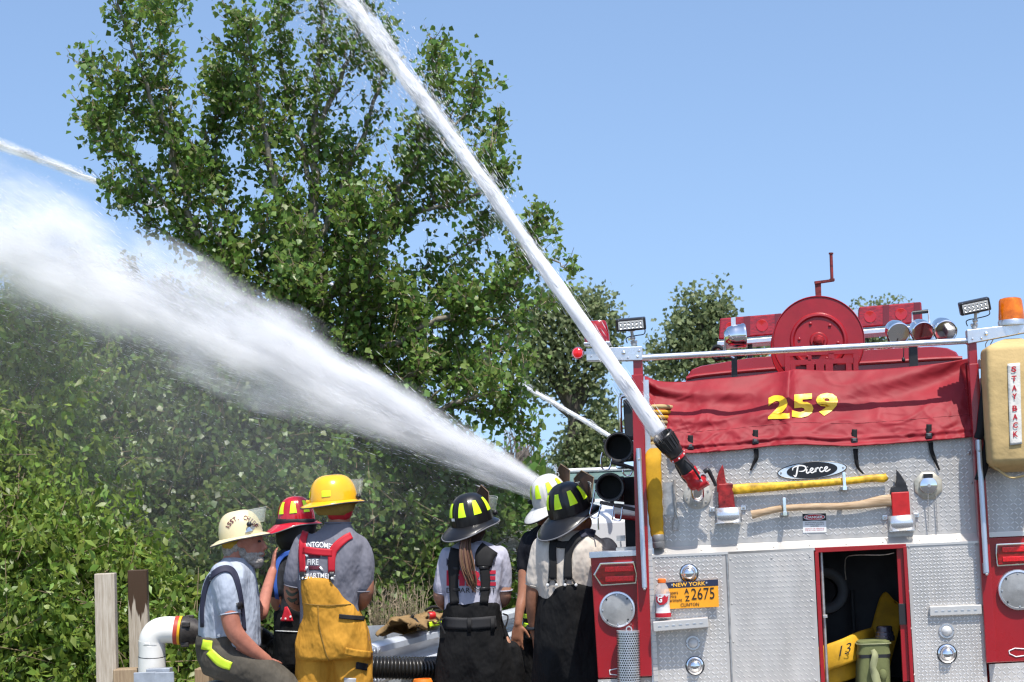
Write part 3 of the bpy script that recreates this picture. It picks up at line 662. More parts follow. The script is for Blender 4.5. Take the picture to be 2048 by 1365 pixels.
# --- maker's badge
bc = T(1624, 941, -.002); tilt = rad(2.6); ct, s_t = math.cos(tilt), math.sin(tilt)
def bpt(x, y, off): return bc+np.array([x*ct-y*s_t, -off, x*s_t+y*ct])
N_ = 48
bd = TB().slab([bpt(.180*math.cos(t), .0435*math.sin(t), .004) for t in [2*math.pi*i/N_ for i in range(N_)]], EV, .006).obj('badge', mat('badge_silver', (.62, .72, .80), .35, metal=.3), truck, smooth=0)
TB().slab([bpt(.133*math.cos(t), .0415*math.sin(t), .0055) for t in [2*math.pi*i/N_ for i in range(N_)]], EV, .001).obj('badge_field', mat('badge_black', (.012, .013, .016), .3), bd, smooth=0)
TB().tube([bpt(.180*math.cos(t), .0435*math.sin(t), .003) for t in [2*math.pi*i/N_ for i in range(N_+1)]], .0025, 6, caps=False).obj('badge_rim', M_BLKPL, bd)
for s in (-1, 1): TB().lathe(bpt(s*.163, 0, .004), -EV, [(.006, 0), (.004, .003), (0, .003)], 8).obj('screw', M_STEEL, bd)
STR = [([(-.105, -.020), (-.098, -.028), (-.092, -.020), (-.082, .018), (-.078, .028)], [.004, .007, .008, .008, .006]),
       ([(-.108, .008), (-.104, .022), (-.085, .030), (-.060, .031), (-.043, .022), (-.043, .008), (-.058, -.002), (-.078, .000)], [.004, .006, .007, .007, .008, .008, .006, .003]),
       ([(-.036, .008), (-.040, -.010), (-.034, -.015), (-.024, -.008)], .007), ([(-.0325, .019), (-.031, .0205)], .008),
       ([(-.024, -.006), (-.010, .000), (-.006, .008), (-.013, .011), (-.020, .003), (-.019, -.010), (-.011, -.015), (.002, -.008)], .0065),
       ([(.002, -.008), (.008, .009), (.006, -.013)], .0065), ([(.009, .000), (.016, .010), (.023, .008)], .0065),
       ([(.042, .007), (.035, .011), (.027, .003), (.028, -.010), (.037, -.014), (.049, -.007)], .0065),
       ([(.049, -.006), (.062, .001), (.066, .008), (.059, .011), (.052, .004), (.053, -.010), (.062, -.014), (.080, -.004)], .0065)]
wd_ = TB()
for pts, w in STR:
    vs, fs = ribbon2d([(x*1.05+.012, y*.92+.001) for x, y in pts], w); wd_.add([bpt(x, y, .0075) for x, y in vs], fs)
wd_.obj('badge_script', M_WHTINK, bd, smooth=0)
# --- danger notice
sg = [(1605, 1028), (1652, 1027), (1653, 1065), (1606, 1066)]
def sgpt(x, y, off=.0): 
    a_ = T(*sg[0], -.004)*(1-x)+T(*sg[1], -.004)*x; b_ = T(*sg[3], -.004)*(1-x)+T(*sg[2], -.004)*x; return b_*(1-y)+a_*y+np.array([0, -off, 0])
dg_ = TB().slab([sgpt(0, 0), sgpt(1, 0), sgpt(1, 1), sgpt(0, 1)], EV, .003).obj('danger_notice', M_WHITEPL, truck, smooth=0)
TB().slab([sgpt(0, .62, .001), sgpt(1, .62, .001), sgpt(1, 1, .001), sgpt(0, 1, .001)], EV, .001).obj('header', M_BLKINK, dg_, smooth=0)
for rx, ry, m_, o_ in ((.46, .165, M_WHTINK, .002), (.43, .14, mat('notice_red', (.50, .01, .02), .4), .003)):
    TB().slab([sgpt(.5+rx*math.cos(t), .81+ry*math.sin(t), o_) for t in [2*math.pi*i/28 for i in range(28)]], EV, .0008).obj('oval', m_, dg_, smooth=0)
lettering(TB(), 'DANGER', lambda x, y: sgpt(x, y, .0045), .72, .14, .03, x0=.14, y0=.74).obj('notice_lettering', M_WHTINK, dg_, smooth=0)
for i, (s, m_) in enumerate((('DO NOT RIDE ON REAR', M_BLKINK), ('STEP WHILE VEHICLE IS', M_BLKINK), ('IN MOTION', M_BLKINK), ('DEATH OR SERIOUS', M_REDINK), ('INJURY MAY RESULT', M_REDINK))):
    w = .80 if i not in (2,) else .34
    lettering(TB(), s, lambda x, y: sgpt(x, y, .0015), w, .065, .0, x0=.5-w/2, y0=.50-.098*i-(.03 if i > 2 else 0)).obj('notice_lettering', m_, dg_, smooth=0)
# --- round capped inlet with chain (right)
ic = T(1856, 972, 0)
fx = TB().lathe(ic, -EV, [(.076, 0), (.076, .008), (.070, .012), (.050, .014), (.048, .022)], 8, a=unit((math.cos(.39), 0, math.sin(.39)))).obj('capped_inlet', mat('old_zinc', (.50, .47, .38), .5, metal=.6, var=.2, vscale=30), truck, smooth=30)
TB().lathe(ic+EZ*.002, -EV, [(.047, .012), (.047, .026), (.043, .034), (.020, .042), (0, .044)], 28).obj('cap', M_CHROME, fx)
TB().box(ic+np.array([0, -.028, .052]), (.048, .02, .020)).obj('cap_tag', M_BLKPL, fx, smooth=0)
TB().cyl(ic+np.array([0, -.04, 0]), ic+np.array([0, -.054, 0]), .009, n=10).obj('cap_knob', M_STEEL, fx)
for pts in (((1856, 976), (1857, 1065)), ((1872, 992), (1875, 1066))):
    a_, b_ = T(*pts[0], -.04 if pts[0][0] == 1856 else -.02), T(*pts[1], -.012); ch = TB()
    nL = 26
    for i in range(nL): ch.ball(a_*(1-i/nL)+b_*(i/nL), .0034, .0034, .0044, n=6, m=4)
    ch.obj('cap_chain', M_STEEL, fx, kind='stuff')
rivet(1937, 907, 0, wall, .012); rivet(1943, 966, 0, wall, .007)
for x, y in ((1604, 997), (1647, 994)): rivet(x, y, 0, wall, .006)
# ================================================================== THINGS ON THE TRUCK
def troot(name, label, cat, q, group=None):
    return root(name, label, cat, None, group, M=TM @ Matrix.Translation(tuple(map(float, q))))
# --- hose bed cover: hanging vinyl sheet
top = [(1289, 752), (1320, 763), (1370, 764), (1420, 759), (1500, 752), (1570, 743), (1594, 739), (1650, 742), (1720, 741), (1800, 736), (1880, 727), (1937, 717)]
bot = [(1340, 897), (1352, 905), (1385, 907), (1430, 904), (1480, 900), (1540, 893), (1600, 890), (1700, 893), (1780, 888), (1850, 883), (1900, 879), (1948, 874)]
top_a, bot_a = np.array(top, float), np.array(bot, float)
def prof(a, s):
    t = np.linspace(0, 1, len(a)); return np.array([np.interp(s, t, a[:, 0]), np.interp(s, t, a[:, 1])])
TT = smoothpath([np.array([*p, 0]) for p in top_a], 6); BBp = smoothpath([np.array([*p, 0]) for p in bot_a], 6)
TT = np.array(TT)[:, :2]; BBp = np.array(BBp)[:, :2]
def cover_pt(s, t, lift=0.0):
    "s 0..1 left to right, t 0 top .. 1 bottom"
    a, b = prof(TT, s), prof(BBp, s)
    p = a*(1-t)+b*t
    p[0] += -14*math.sin(math.pi*t)*max(0, 1-s*7)           # left edge bows in
    v = 0.20*(1-t)**1.2-0.035*t
    # tension folds from the corners and from the bump under the sheet
    d = 0.0
    d += 0.030*math.exp(-((t-0.05-0.55*s)/0.09)**2)*math.exp(-s*3.2)
    d -= 0.030*math.exp(-((t-0.20-0.50*s)/0.10)**2)*math.exp(-s*2.8)
    d += 0.022*math.exp(-((t-0.48-0.25*s)/0.08)**2)*math.exp(-((s-.15)/.22)**2)
    d += 0.040*math.exp(-((s-0.475-0.05*t)/0.035)**2)*(1-0.6*t)
    d -= 0.018*math.exp(-((s-0.41+0.10*t)/0.05)**2)*(1-t)
    d -= 0.020*math.exp(-((s-0.56-0.05*t)/0.06)**2)*(1-t)
    d += 0.026*math.exp(-((t-0.60*(1-s)*1.9+0.12)/0.10)**2)*math.exp(-((1-s)/.45)**2)
    d -= 0.030*math.exp(-((t-0.60*(1-s)*1.9-0.12)/0.12)**2)*math.exp(-((1-s)/.40)**2)
    d += 0.012*math.sin(4*s*6.28+6*t)*t*(1-t)*4*.6
    nz = mnoise.noise(Vector((s*11, t*2.6, 1.7))); nz2 = mnoise.noise(Vector((s*34+t*5, t*9, 4.2)))
    d += 0.014*nz+0.006*nz2*(0.4+t)
    cr = mnoise.noise(Vector((s*9+t*3, t*3.2-s*2, 7.7))); cr2 = mnoise.noise(Vector((s*24-t*4, t*6+s*3, 2.1)))
    d += 0.009*max(0, 1-abs(cr)*5)*(.3+.7*t)+0.003*max(0, 1-abs(cr2)*5)*(.25+t)      # sharp creases
    if t > 0.86: d += 0.008*math.sin(s*95+3*nz)*((t-.86)/.14)*(1.02-t)*9 + 0.006*math.sin((t-.86)*60)
    v -= d+lift
    return T(p[0], p[1]-3.5*nz*t*(1-t)*2, v)
cov = troot('hose_bed_cover', 'wrinkled red vinyl hose bed cover numbered 259, buckled down by black straps', 'cover', T(1615, 890, 0))
TB().grid(cover_pt, 230, 64).obj('sheet', M_VINYL, cov, smooth=180, solid=0.002)
TB().tube([cover_pt(i/60, .70, .002) for i in range(61)], .0012, 4).obj('seam', mat('seam_thread', (.25, .02, .03), .7), cov)
M_DIG = mat('yellow_digits', (0.85, 0.50, 0.02), 0.4)
def px_cover(px, py):
    "cover parameters whose image is the pixel"
    s, t = (px-1320)/620, .5
    for _ in range(25):
        a, b = prof(TT, s), prof(BBp, s); t = (py-a[1])/(b[1]-a[1]); x = a[0]*(1-t)+b[0]*t; s += (px-x)/640
    return s, t
for ch, x0, x1 in (('2', 1536, 1579), ('5', 1584, 1627), ('9', 1632, 1676)):
    V_, Fc = text2d(ch, .05); W_ = V_[:, 0].max()
    bm = bmesh.new(); vv = [bm.verts.new((x, y, 0)) for x, y in V_]
    for f in Fc:
        try: bm.faces.new([vv[i] for i in f])
        except ValueError: pass
    bmesh.ops.triangulate(bm, faces=bm.faces); bmesh.ops.subdivide_edges(bm, edges=[e for e in bm.edges if e.calc_length() > .12], cuts=3, use_grid_fill=False); bmesh.ops.triangulate(bm, faces=bm.faces)
    bm.verts.index_update(); q = []
    for v_ in bm.verts:
        px = x0+v_.co.x/W_*(x1-x0); yb = 838-(px-1536)*.045; py = yb-v_.co.y*46
        q.append(cover_pt(*px_cover(px, py), .006))
    fs = [tuple(v_.index for v_ in f.verts) for f in bm.faces]; bm.free()
    TB().add(q, fs).obj('digit', M_DIG, cov, smooth=180)
def strap(path_px, v, w, parent, m=M_WEB, name='strap', wob=0.0):
    q = smoothpath([T(x, y, v if not hasattr(v, '__len__') else v[i]) for i, (x, y) in enumerate(path_px)], 6); vs = []; fs = []
    for i, p in enumerate(q):
        t = unit(q[min(i+1, len(q)-1)]-q[max(i-1, 0)]); sd = unit(np.cross(t, EV)); k = w if not hasattr(w, '__len__') else np.interp(i/len(q), np.linspace(0, 1, len(w)), w)
        tw = math.sin(i*.35)*wob; sd = unit(sd+EV*tw)
        vs += [p+sd*k/2, p-sd*k/2]
    for i in range(len(q)-1): fs.append((2*i, 2*i+1, 2*i+3, 2*i+2))
    return TB().add(vs, fs).obj(name, m, parent, smooth=180, solid=.0022)
for x, y, tail in ((1381, 892, None), (1511, 881, [(1512, 898), (1513, 915), (1507, 928), (1501, 941)]), (1709, 880, [(1711, 898), (1712, 915), (1716, 935), (1727, 948)]), (1858, 870, [(1861, 885), (1864, 905), (1872, 925), (1879, 941)])):
    sk, tk = px_cover(x, y-12); vv_ = cover_pt(sk, min(tk, .95))[1]-.010
    so_ = strap([(x, y-21), (x, y-5), (x+1, y+14)], vv_, .028, cov)
    bc_ = T(x, y+2, vv_-.006)
    TB().box(bc_, (.034, .012, .030)).obj('buckle', M_BLKPL, so_, smooth=0, bevel=.004)
    TB().box(bc_-EV*.008+EZ*.004, (.018, .006, .014)).obj('buckle_catch', mat('buckle_grey', (.09, .09, .10), .3), so_, smooth=0, bevel=.002)
    if tail: strap(tail, [-.02, -.018, -.012, -.012], [.026, .024, .014, .008], so_, wob=.5, name='strap_tail')

# --- folded hose at the left end of the hose bed
for k in range(9):
    y = 815+k*10.5; m_ = (M_HOSEY if k in (1, 2, 5) else M_HOSET)
    p0, p1 = T(1304, y, .05), T(1330, y-1, .04)
    o = TB().tube(smoothpath([p0+(0, .5, 0), p0+(0, .02, 0), p0+(.02, -.03, 0), p1, p1+(.1, .3, 0)], 5), .0125, 10).obj('folded_hose', m_, truck)

# --- axes
M_AXR = mat('worn_red_axe', (.22, .012, .012), .5, var=.6, vscale=28, bump=.2, bscale=60)
M_AXR2 = mat('red_axe_paint', (.45, .015, .015), .4, var=.15, vscale=28)
M_AXB = mat('blackened_steel', (.03, .03, .032), .45, metal=.3, var=.4, vscale=40)
M_YH = mat('chipped_yellow_handle', (.62, .36, .02), .5, var=.45, vscale=34)
def wood_mat(name, c1, c2, st=(1, 1, 1), sc=14):
    return mat(name, c1, .65, var=.5, col2=c2, vscale=sc, stretch=st, bump=.25, bscale=sc*3, detail=6)
M_WH = wood_mat('ash_wood_handle', (.30, .19, .10), (.52, .38, .24), (.6, 3, 6), 18)
def axe(label, headpx, pickpx, handle, wh, mh, mhead, mpick, holder, clip, dark_band=None):
    c = T(*clip, -.03); o = troot('fire_axe', label, 'axe', c, 'pickhead axes clipped to the rear plate')
    hd = TB().slab(tq(headpx, -.052), EV, .030).obj('head', mhead, o, smooth=0, bevel=.006)
    TB().slab(tq(pickpx, -.049), EV, .024).obj('pick', mpick, hd, smooth=0, bevel=.005)
    q = smoothpath([T(x, y, -.038) for x, y in handle], 8)
    n = len(q); rings = []
    for i, p in enumerate(q):
        t = unit(q[min(i+1, n-1)]-q[max(i-1, 0)]); b = np.cross(t, EV); r = np.interp(i/(n-1), np.linspace(0, 1, len(wh)), wh)/380/2
        rings.append([p+b*r*math.cos(a_)+EV*min(.014, r*.8)*math.sin(a_) for a_ in [2*math.pi*k/14 for k in range(14)]])
    TB().loft(rings).obj('handle', mh, o)
    hq = tq(holder, -.075); hh = troot('axe_holder', 'polished metal pocket holding the blade of the ' + ('yellow' if clip[0] > 1600 else 'wooden') + ' handled axe', 'holder', np.mean(hq, 0), 'axe holders')
    e = hq[1]-hq[0]; dn_ = hq[3]-hq[0]; R_ = []
    for k in range(9):
        t = k/8; R_.append((hq[0]+e*t+EV*.020*(abs(2*t-1)**2.5), ))
    pk = TB(); prof_ = [r[0] for r in R_]
    vs = [p for p in prof_]+[p+dn_ for p in prof_]
    pk.add(vs, [(i, i+1, i+10, i+9) for i in range(8)])
    pk.obj('pocket', mat('pocket_steel', (.72, .73, .74), .24, metal=.75, var=.08, vscale=20), hh, smooth=60, solid=.003)
    TB().slab([hq[3]-EV*.0, hq[2]-EV*.0, hq[2]+EV*.07, hq[3]+EV*.07], EZ, .003).obj('pocket_floor', M_ALU, hh, smooth=0)
    for s, p in ((-1, hq[0]), (1, hq[1])):
        TB().box(p+np.array([s*.012, .066, -.006]), (.03, .006, .026)).obj('mounting_tab', M_ALU, hh, smooth=0, bevel=.003)
        TB().lathe(p+np.array([s*.014, .062, -.006]), -EV, [(.007, 0), (.006, .004), (0, .005)], 8).obj('bolt', M_STEEL, hh)
    cl = troot('axe_clip', 'small chrome spring clip across the ' + ('yellow' if clip[0] > 1600 else 'wooden') + ' axe handle', 'clip', c, 'axe clips')
    TB().box(c+np.array([0, -.03, .015]), (.018, .012, .085)).obj('clip_arm', M_CHROME, cl, smooth=0, bevel=.005)
    TB().box(c+np.array([0, .012, -.030]), (.046, .035, .018)).obj('clip_base', M_STEEL, cl, smooth=0, bevel=.004)
    TB().box(c+np.array([0, -.024, -.028]), (.022, .03, .026)).obj('clip_hook', M_CHROME, cl, smooth=0, bevel=.003)
    return o
axe('fire axe with chipped yellow handle and dark red pick head', [(1436, 968), (1466, 967), (1467, 985), (1472, 1030), (1437, 1032)], [(1434, 985), (1433, 960), (1437, 945), (1445, 929), (1448, 940), (1450, 955), (1452, 966), (1466, 968), (1466, 976), (1440, 985)],
    [(1462, 980), (1500, 977), (1560, 973), (1640, 967), (1700, 962), (1745, 957), (1765, 957), (1774, 953)], [20, 20, 18, 15, 14, 14, 15, 17, 13], M_YH, M_AXR, M_AXR, [(1429, 1017), (1482, 1014), (1483, 1045), (1431, 1048)], (1688, 966))
axe('fire axe with bare wooden handle and black pick on a red head', [(1782, 985), (1818, 983), (1822, 1046), (1786, 1048)], [(1780, 989), (1782, 975), (1790, 972), (1793, 960), (1793, 939), (1802, 950), (1812, 966), (1818, 985)],
    [(1782, 1001), (1760, 1003), (1720, 1010), (1680, 1013), (1620, 1014), (1560, 1018), (1525, 1025), (1503, 1030)], [24, 22, 16, 14, 13, 13, 14, 17], M_WH, M_AXR2, M_AXB, [(1777, 1033), (1830, 1029), (1831, 1061), (1780, 1064)], (1569, 1017))

# --- discharge elbow and nozzle
dc = T(1395, 990, 0)
noz = troot('deck_nozzle', 'black and red fog nozzle on chrome elbow throwing the upper jet', 'nozzle', dc)
TB().lathe(dc, -EV, [(.074, 0), (.074, .010), (.068, .014), (.040, .014)], 36).obj('flange', mat('flange_zinc', (.52, .50, .45), .5, metal=.5, var=.2, vscale=40), noz)
for k in range(6):
    a_ = k*math.pi/3+.3; TB().lathe(dc+np.array([.058*math.cos(a_), -.013, .058*math.sin(a_)]), -EV, [(.007, 0), (.006, .005), (0, .006)], 6).obj('bolt', M_STEEL, noz)
k0 = T(1396, 985, -.09)
el = smoothpath([dc+(0, -.005, -.005), dc+(0, -.06, -.008), T(1395, 990, -.10), T(1393, 970, -.125), T(1389, 955, -.14)], 6)
TB().tube(el, .036, 20).obj('elbow', M_CHROME, noz)
nd0, nd1 = T(1393, 965, -.135), T(1325, 872, -.24); nd = unit(nd1-nd0); Ln = np.linalg.norm(nd1-nd0)
M_NRED = mat('valve_red', (.45, .012, .018), .35, coat=.3, var=.15, vscale=40)
vb_ = TB().lathe(nd0-nd*.02, nd, [(.044, 0), (.050, .01), (.050, .035), (.044, .045), (.042, .07), (.046, .08), (.046, .095), (.04, .10)], 28).obj('valve', M_NRED, noz)
sd, sb2 = perp(nd)
TB().cyl(T(1392, 975, -.15), T(1414, 962, -.16), .026, n=16).obj('valve_boss', M_NRED, vb_)
TB().lathe(T(1405, 957, -.16), unit((.45, -.7, .25)), [(.030, -.03), (.030, .0), (.026, .012), (.018, .012), (.016, .0)], 20).obj('valve_knob', M_STEEL, vb_)
TB().tube(smoothpath([T(1408, 945, -.15), T(1416, 941, -.15), T(1424, 955, -.14), T(1432, 972, -.13)], 6), [.012, .012, .010, .009], 10).obj('valve_lever', M_BLKPL, vb_)
body = TB().lathe(nd0, nd, [(.034, .04), (.040, .06), (.040, .10), (.036, .11), (.036, .16), (.044, .17), (.044, .182), (.040, .19), (.046, .20), (.050, .23), (.054, .28), (.058, Ln), (.054, Ln+.006), (.046, Ln-.004), (.036, Ln-.03)], 32).obj('barrel', M_BLKPL, noz, smooth=35)
TB().lathe(nd0, nd, [(.0448, .168), (.0448, .184)], 24, close=False).obj('red_band', M_NRED, body)
for k in range(7):
    a_ = k*.9; TB().box(nd0+nd*.176+.0455*(math.cos(a_)*sd+math.sin(a_)*sb2), (.006, .006, .008)).obj('index_mark', M_WHTINK, body, smooth=0)
for k in range(18):
    a_ = k*math.pi/9; q0 = nd0+nd*.235+.0505*(math.cos(a_)*sd+math.sin(a_)*sb2); q1 = nd0+nd*(Ln-.012)+.0575*(math.cos(a_)*sd+math.sin(a_)*sb2)
    TB().cyl(q0, q1, .0035, n=5).obj('bumper_rib', M_BLACK, body)
TB().tube(smoothpath([nd0+nd*.05+sd*.045, nd0+nd*.12+sd*.075, nd0+nd*.02+sd*.095, nd0-nd*.03+sd*.05], 6), .008, 8).obj('bail', M_BLKPL, noz)
TB().tube(smoothpath([nd0+nd*.15-sd*.045, nd0+nd*.10-sd*.065, nd0+nd*.02-sd*.058], 6), .006, 8).obj('bail', M_BLKPL, noz)

# --- yellow preconnect hanging by the left post, spanner
hp = smoothpath([T(1308, 897, -.03), T(1306, 930, -.055), T(1309, 990, -.055), T(1312, 1040, -.05), T(1315, 1073, -.045)], 8)
yh = troot('hanging_hose', 'flat yellow hose hanging beside the left rear post, grey coupling at its end', 'hose', T(1315, 1095, -.04))
rings = []
for i, p in enumerate(hp):
    w = np.interp(i/(len(hp)-1), [0, .1, .5, 1], [.036, .044, .042, .034])+.0015*math.sin(i*1.3); th = .018
    rings.append([p+EU*w*math.copysign(abs(math.cos(a_))**.7, math.cos(a_))+EV*th*math.copysign(abs(math.sin(a_))**.8, math.sin(a_)) for a_ in [2*math.pi*k/18 for k in range(18)]])
TB().loft(rings).obj('jacket', M_HOSEY, yh, smooth=60)
TB().lathe(T(1318, 1096, -.042), unit(T(1316, 1070, -.042)-T(1318, 1096, -.042)), [(.030, 0), (.033, .004), (.033, .03), (.031, .032), (.033, .036), (.033, .066), (.030, .07)], 22).obj('coupling', mat('grey_coupling', (.20, .20, .20), .5, metal=.3), yh)
wr = troot('spanner_wrench', 'slim grey spanner wrench hanging beside the flange on the tread plate', 'wrench', T(1352, 1055, -.01))
TB().tube([T(1347, 960, -.02), T(1350, 1010, -.018), T(1352, 1028, -.016)], [.005, .006, .006], 8).obj('shaft', M_STEEL, wr)
dq = tq([(1351, 1026), (1358, 1042), (1356, 1060), (1346, 1060), (1345, 1045)], -.014)
TB().tube([*dq, dq[0]], .004, 6).obj('eye', M_STEEL, wr)
tslab('hose_patch', [(1326, 965), (1347, 965), (1348, 1030), (1328, 1031)], -.003, .002, M_STEEL)

# --- padded case strapped on the right
cs = troot('padded_case', 'tan padded case lettered STAY BACK on the upper right rear', 'case', T(2024, 945, -.2))
M_TAN = mat('tan_vinyl', (.52, .375, .17), .8, spec=.25, var=.12, vscale=6, bump=.5, bscale=14, bdist=.012)
def case_ring(y, xl, xr, vf, vb2, sh=0):
    a_, b_ = T(xl, y, vf), T(xr, y-5, vf); r = []
    for k in range(28):
        t = 2*math.pi*k/28; cx, sx_ = math.cos(t), math.sin(t)
        x = math.copysign(abs(cx)**.22, cx); yv = math.copysign(abs(sx_)**.22, sx_)
        pu_ = (a_+b_)/2; hw = (b_[0]-a_[0])/2
        r.append(np.array([pu_[0]+hw*x, (vf+vb2)/2+(vb2-vf)/2*yv, pu_[2]+sh*0]))
    return r
TB().loft([case_ring(y, xl, xr, vf, -.03) for y, xl, xr, vf in ((680, 2010, 2042, -.08), (684, 1996, 2056, -.14), (689, 1983, 2070, -.22), (694, 1975.5, 2077.5, -.278), (698, 1973.5, 2079, -.285), (703, 1973, 2080, -.29), (760, 1974, 2081, -.292), (820, 1977, 2084, -.29), (880, 1980, 2087, -.292), (918, 1982, 2089, -.288), (924, 1983, 2089, -.283), (932, 1988, 2086, -.25), (940, 1998, 2078, -.2), (946, 2010, 2066, -.12))]).obj('shell', M_TAN, cs, smooth=60)
tp = [(2015, 728), (2040, 726), (2044, 888), (2020, 891)]
def tppt(x, y, off=0): 
    v = -.297; a_ = T(*tp[0], v)*(1-x)+T(*tp[1], v)*x; b_ = T(*tp[3], v)*(1-x)+T(*tp[2], v)*x; return b_*(1-y)+a_*y-EV*off
tape = TB().grid(lambda s, t: tppt(s, t, .003*math.sin(t*19+s*3)*.5), 4, 30).obj('tape', mat('white_tape', (.66, .64, .58), .5, bump=.5, bscale=50, bdist=.004), cs, smooth=180, solid=.003)
for ch, yy in zip('STAYBACK', (738, 757, 776, 793, 817, 834, 851, 869)):
    lettering(TB(), ch, lambda x, y: tppt(x, y, .006), .40, .070, .035, x0=.28, y0=1-(yy-726)/164-.035).obj('letter', M_REDINK, cs, smooth=0)
strap([(1972, 770), (1966, 820), (1962, 860), (1956, 878)], -.10, .045, cs); strap([(1982, 865), (1975, 900), (1965, 940), (1958, 962)], -.11, .05, cs)
TB().tube(smoothpath([T(1990, 935, -.2), T(2020, 955, -.24), T(2050, 952, -.22)], 6), .006, 6).obj('piping', M_TAN, cs)
TB().ring(T(2037, 954, -.2), EV, .011, .003, 16, 6).obj('ring', M_STEEL, cs)
for x in (1974, 1984): TB().tube(smoothpath([T(x, 700, -.05), T(x-3, 690, -.05), T(x+2, 680, -.06), T(x+1, 672, -.06)], 4), .0025, 5).obj('hanger_hook', M_STEEL, cs)
ss = TB().box(T(1967, 728, .1), (.05, .06, .05)).box(T(1968, 770, .2), (.03, .3, .08)).obj('side_bracket', M_STEEL, truck, smooth=0, bevel=.005)

# --- sports drink bottle on the fold step
bb = T(1327, 1236, V1-.045)
bt = troot('drink_bottle', 'clear plastic drink bottle with orange cap and red label on the fold step', 'bottle', bb)
Rb = 15.5/380
TB().lathe(bb, EZ, [(Rb*.9, 0), (Rb, .008), (Rb, .025), (Rb*.93, .03), (Rb*.86, .07), (Rb*.95, .095), (Rb, .115), (Rb, .125)], 24).obj('lower_body', mat('grey_print_film', (.55, .53, .53), .3, var=.2, vscale=70, stretch=(.1, .1, 1)), bt)
TB().lathe(bb, EZ, [(Rb*1.0, .004), (Rb*1.015, .010), (Rb*1.015, .022), (Rb, .026)], 24, close=False).obj('red_band', M_REDINK, bt)
TB().lathe(bb, EZ, [(Rb, .125), (Rb*.98, .135), (Rb*.75, .16), (Rb*.48, .18), (Rb*.45, .188)], 24).obj('shoulder', clear_mat('clear_pet', (.9, .8, .75), .35), bt)
TB().lathe(bb, EZ, [(Rb*.52, .182), (Rb*.54, .186), (Rb*.54, .200), (Rb*.42, .204), (0, .205)], 20).obj('cap', mat('orange_cap', (.85, .16, .02), .4), bt)
lb_pts = []
def bot_pt(x, y, off): a_ = -math.pi/2+(x)*1.5; rr_ = Rb*.98+off; return bb+np.array([rr_*math.cos(a_), rr_*math.sin(a_), y])
vs = [(-.55, .115), (.55, .115), (.5, .09), (.2, .055), (-.1, .03), (-.5, .028), (-.45, .06), (-.6, .09)]
TB().add([bot_pt(x, y, .0015) for x, y in [(-.6, .118), (-.2, .118), (.2, .118), (.6, .118), (.45, .085), (.1, .070), (-.25, .068), (-.6, .085)]], [(0, 1, 6, 7), (1, 2, 5, 6), (2, 3, 4, 5)]).obj('label_patch', M_REDINK, bt, smooth=0)
lettering(TB(), 'G', lambda x, y: bot_pt(x, y, .003), .40, .032, .04, x0=-.42, y0=.082).obj('label_letter', M_WHTINK, bt, smooth=0)

# --- in the open compartment
hs = troot('coiled_yellow_hose', 'yellow hose marked 13 folded on the compartment floor', 'hose', T(1690, 1350, .25))
def slabby(pts, vs_, w, th, m, name, parent):
    q = smoothpath([T(x, y, v) for (x, y), v in zip(pts, vs_)], 8); R_ = []
    for i, p in enumerate(q):
        t = unit(q[min(i+1, len(q)-1)]-q[max(i-1, 0)]); s_ = unit(np.cross(t, EV)); n2 = np.cross(s_, t)
        R_.append([p+s_*w*math.copysign(abs(math.cos(a_))**.3, math.cos(a_))+n2*th*math.copysign(abs(math.sin(a_))**.8, math.sin(a_)) for a_ in [2*math.pi*k/16 for k in range(16)]])
    return TB().loft(R_).obj(name, m, parent, smooth=60)
slabby([(1636, 1322), (1690, 1303), (1722, 1288), (1745, 1280)], [.10, .10, .22, .4], .066, .020, M_HOSEY, 'near_fold', hs)
slabby([(1636, 1356), (1690, 1345), (1740, 1324)], [.14, .16, .3], .045, .018, M_HOSEY, 'lower_fold', hs)
slabby([(1750, 1340), (1766, 1275), (1782, 1215), (1787, 1204)], [.52, .56, .60, .62], .075, .018, M_HOSEY, 'upright_fold', hs)
lettering(TB(), '13', lambda x, y: T(1678+x*22+y*4, 1314-y*22-x*8, .062), 1, 1, 0, shear=0).obj('marking', M_BLKINK, hs, smooth=0)
M_OLV = mat('olive_canvas', (.13, .145, .055), .85, var=.15, vscale=12, bump=.5, bscale=200, bdist=.002)
bg_ = troot('canvas_bag', 'olive green canvas bag with dangling strap in the open compartment', 'bag', T(1740, 1400, .03))
def bagring(y, grow, dv=0):
    a_, b_ = T(1716-grow, y, .0), T(1783+grow, y-2, .0); hw = (b_[0]-a_[0])/2; c_ = (a_+b_)/2
    return [np.array([c_[0]+hw*math.copysign(abs(math.cos(t))**.4, math.cos(t)), .13+.12*math.copysign(abs(math.sin(t))**.4, math.sin(t)), c_[2]]) for t in [2*math.pi*k/28 for k in range(28)]]
bs = TB().loft([bagring(1410, 0), bagring(1404, 1), bagring(1350, 0), bagring(1318, -1), bagring(1314, .5), bagring(1308, .5), bagring(1305, -1), bagring(1295, -1.5), bagring(1289, 0), bagring(1286, -1), bagring(1284, -8)]).obj('bag_body', M_OLV, bg_, smooth=50)
TB().tube([np.array(p)+(0, -.002, 0) for p in bagring(1290, 1)]+[bagring(1290, 1)[0]], .004, 6, caps=False).obj('zip_piping', mat('olive_piping', (.22, .23, .12), .7), bg_)
TB().loft([bagring(1318, .6), bagring(1311, .6)], caps=False).obj('band', M_BLKPL, bg_)
strap([(1745, 1300), (1750, 1312), (1746, 1335), (1750, 1350), (1756, 1372)], [-.0, -.02, -.025, -.025, -.03], [.022, .036, .034, .044, .044], bg_, mat('olive_strap', (.24, .25, .13), .8), wob=.35)
TB().ball(T(1766, 1350, .0), .022, .014, .03).obj('side_loop', M_OLV, bg_)
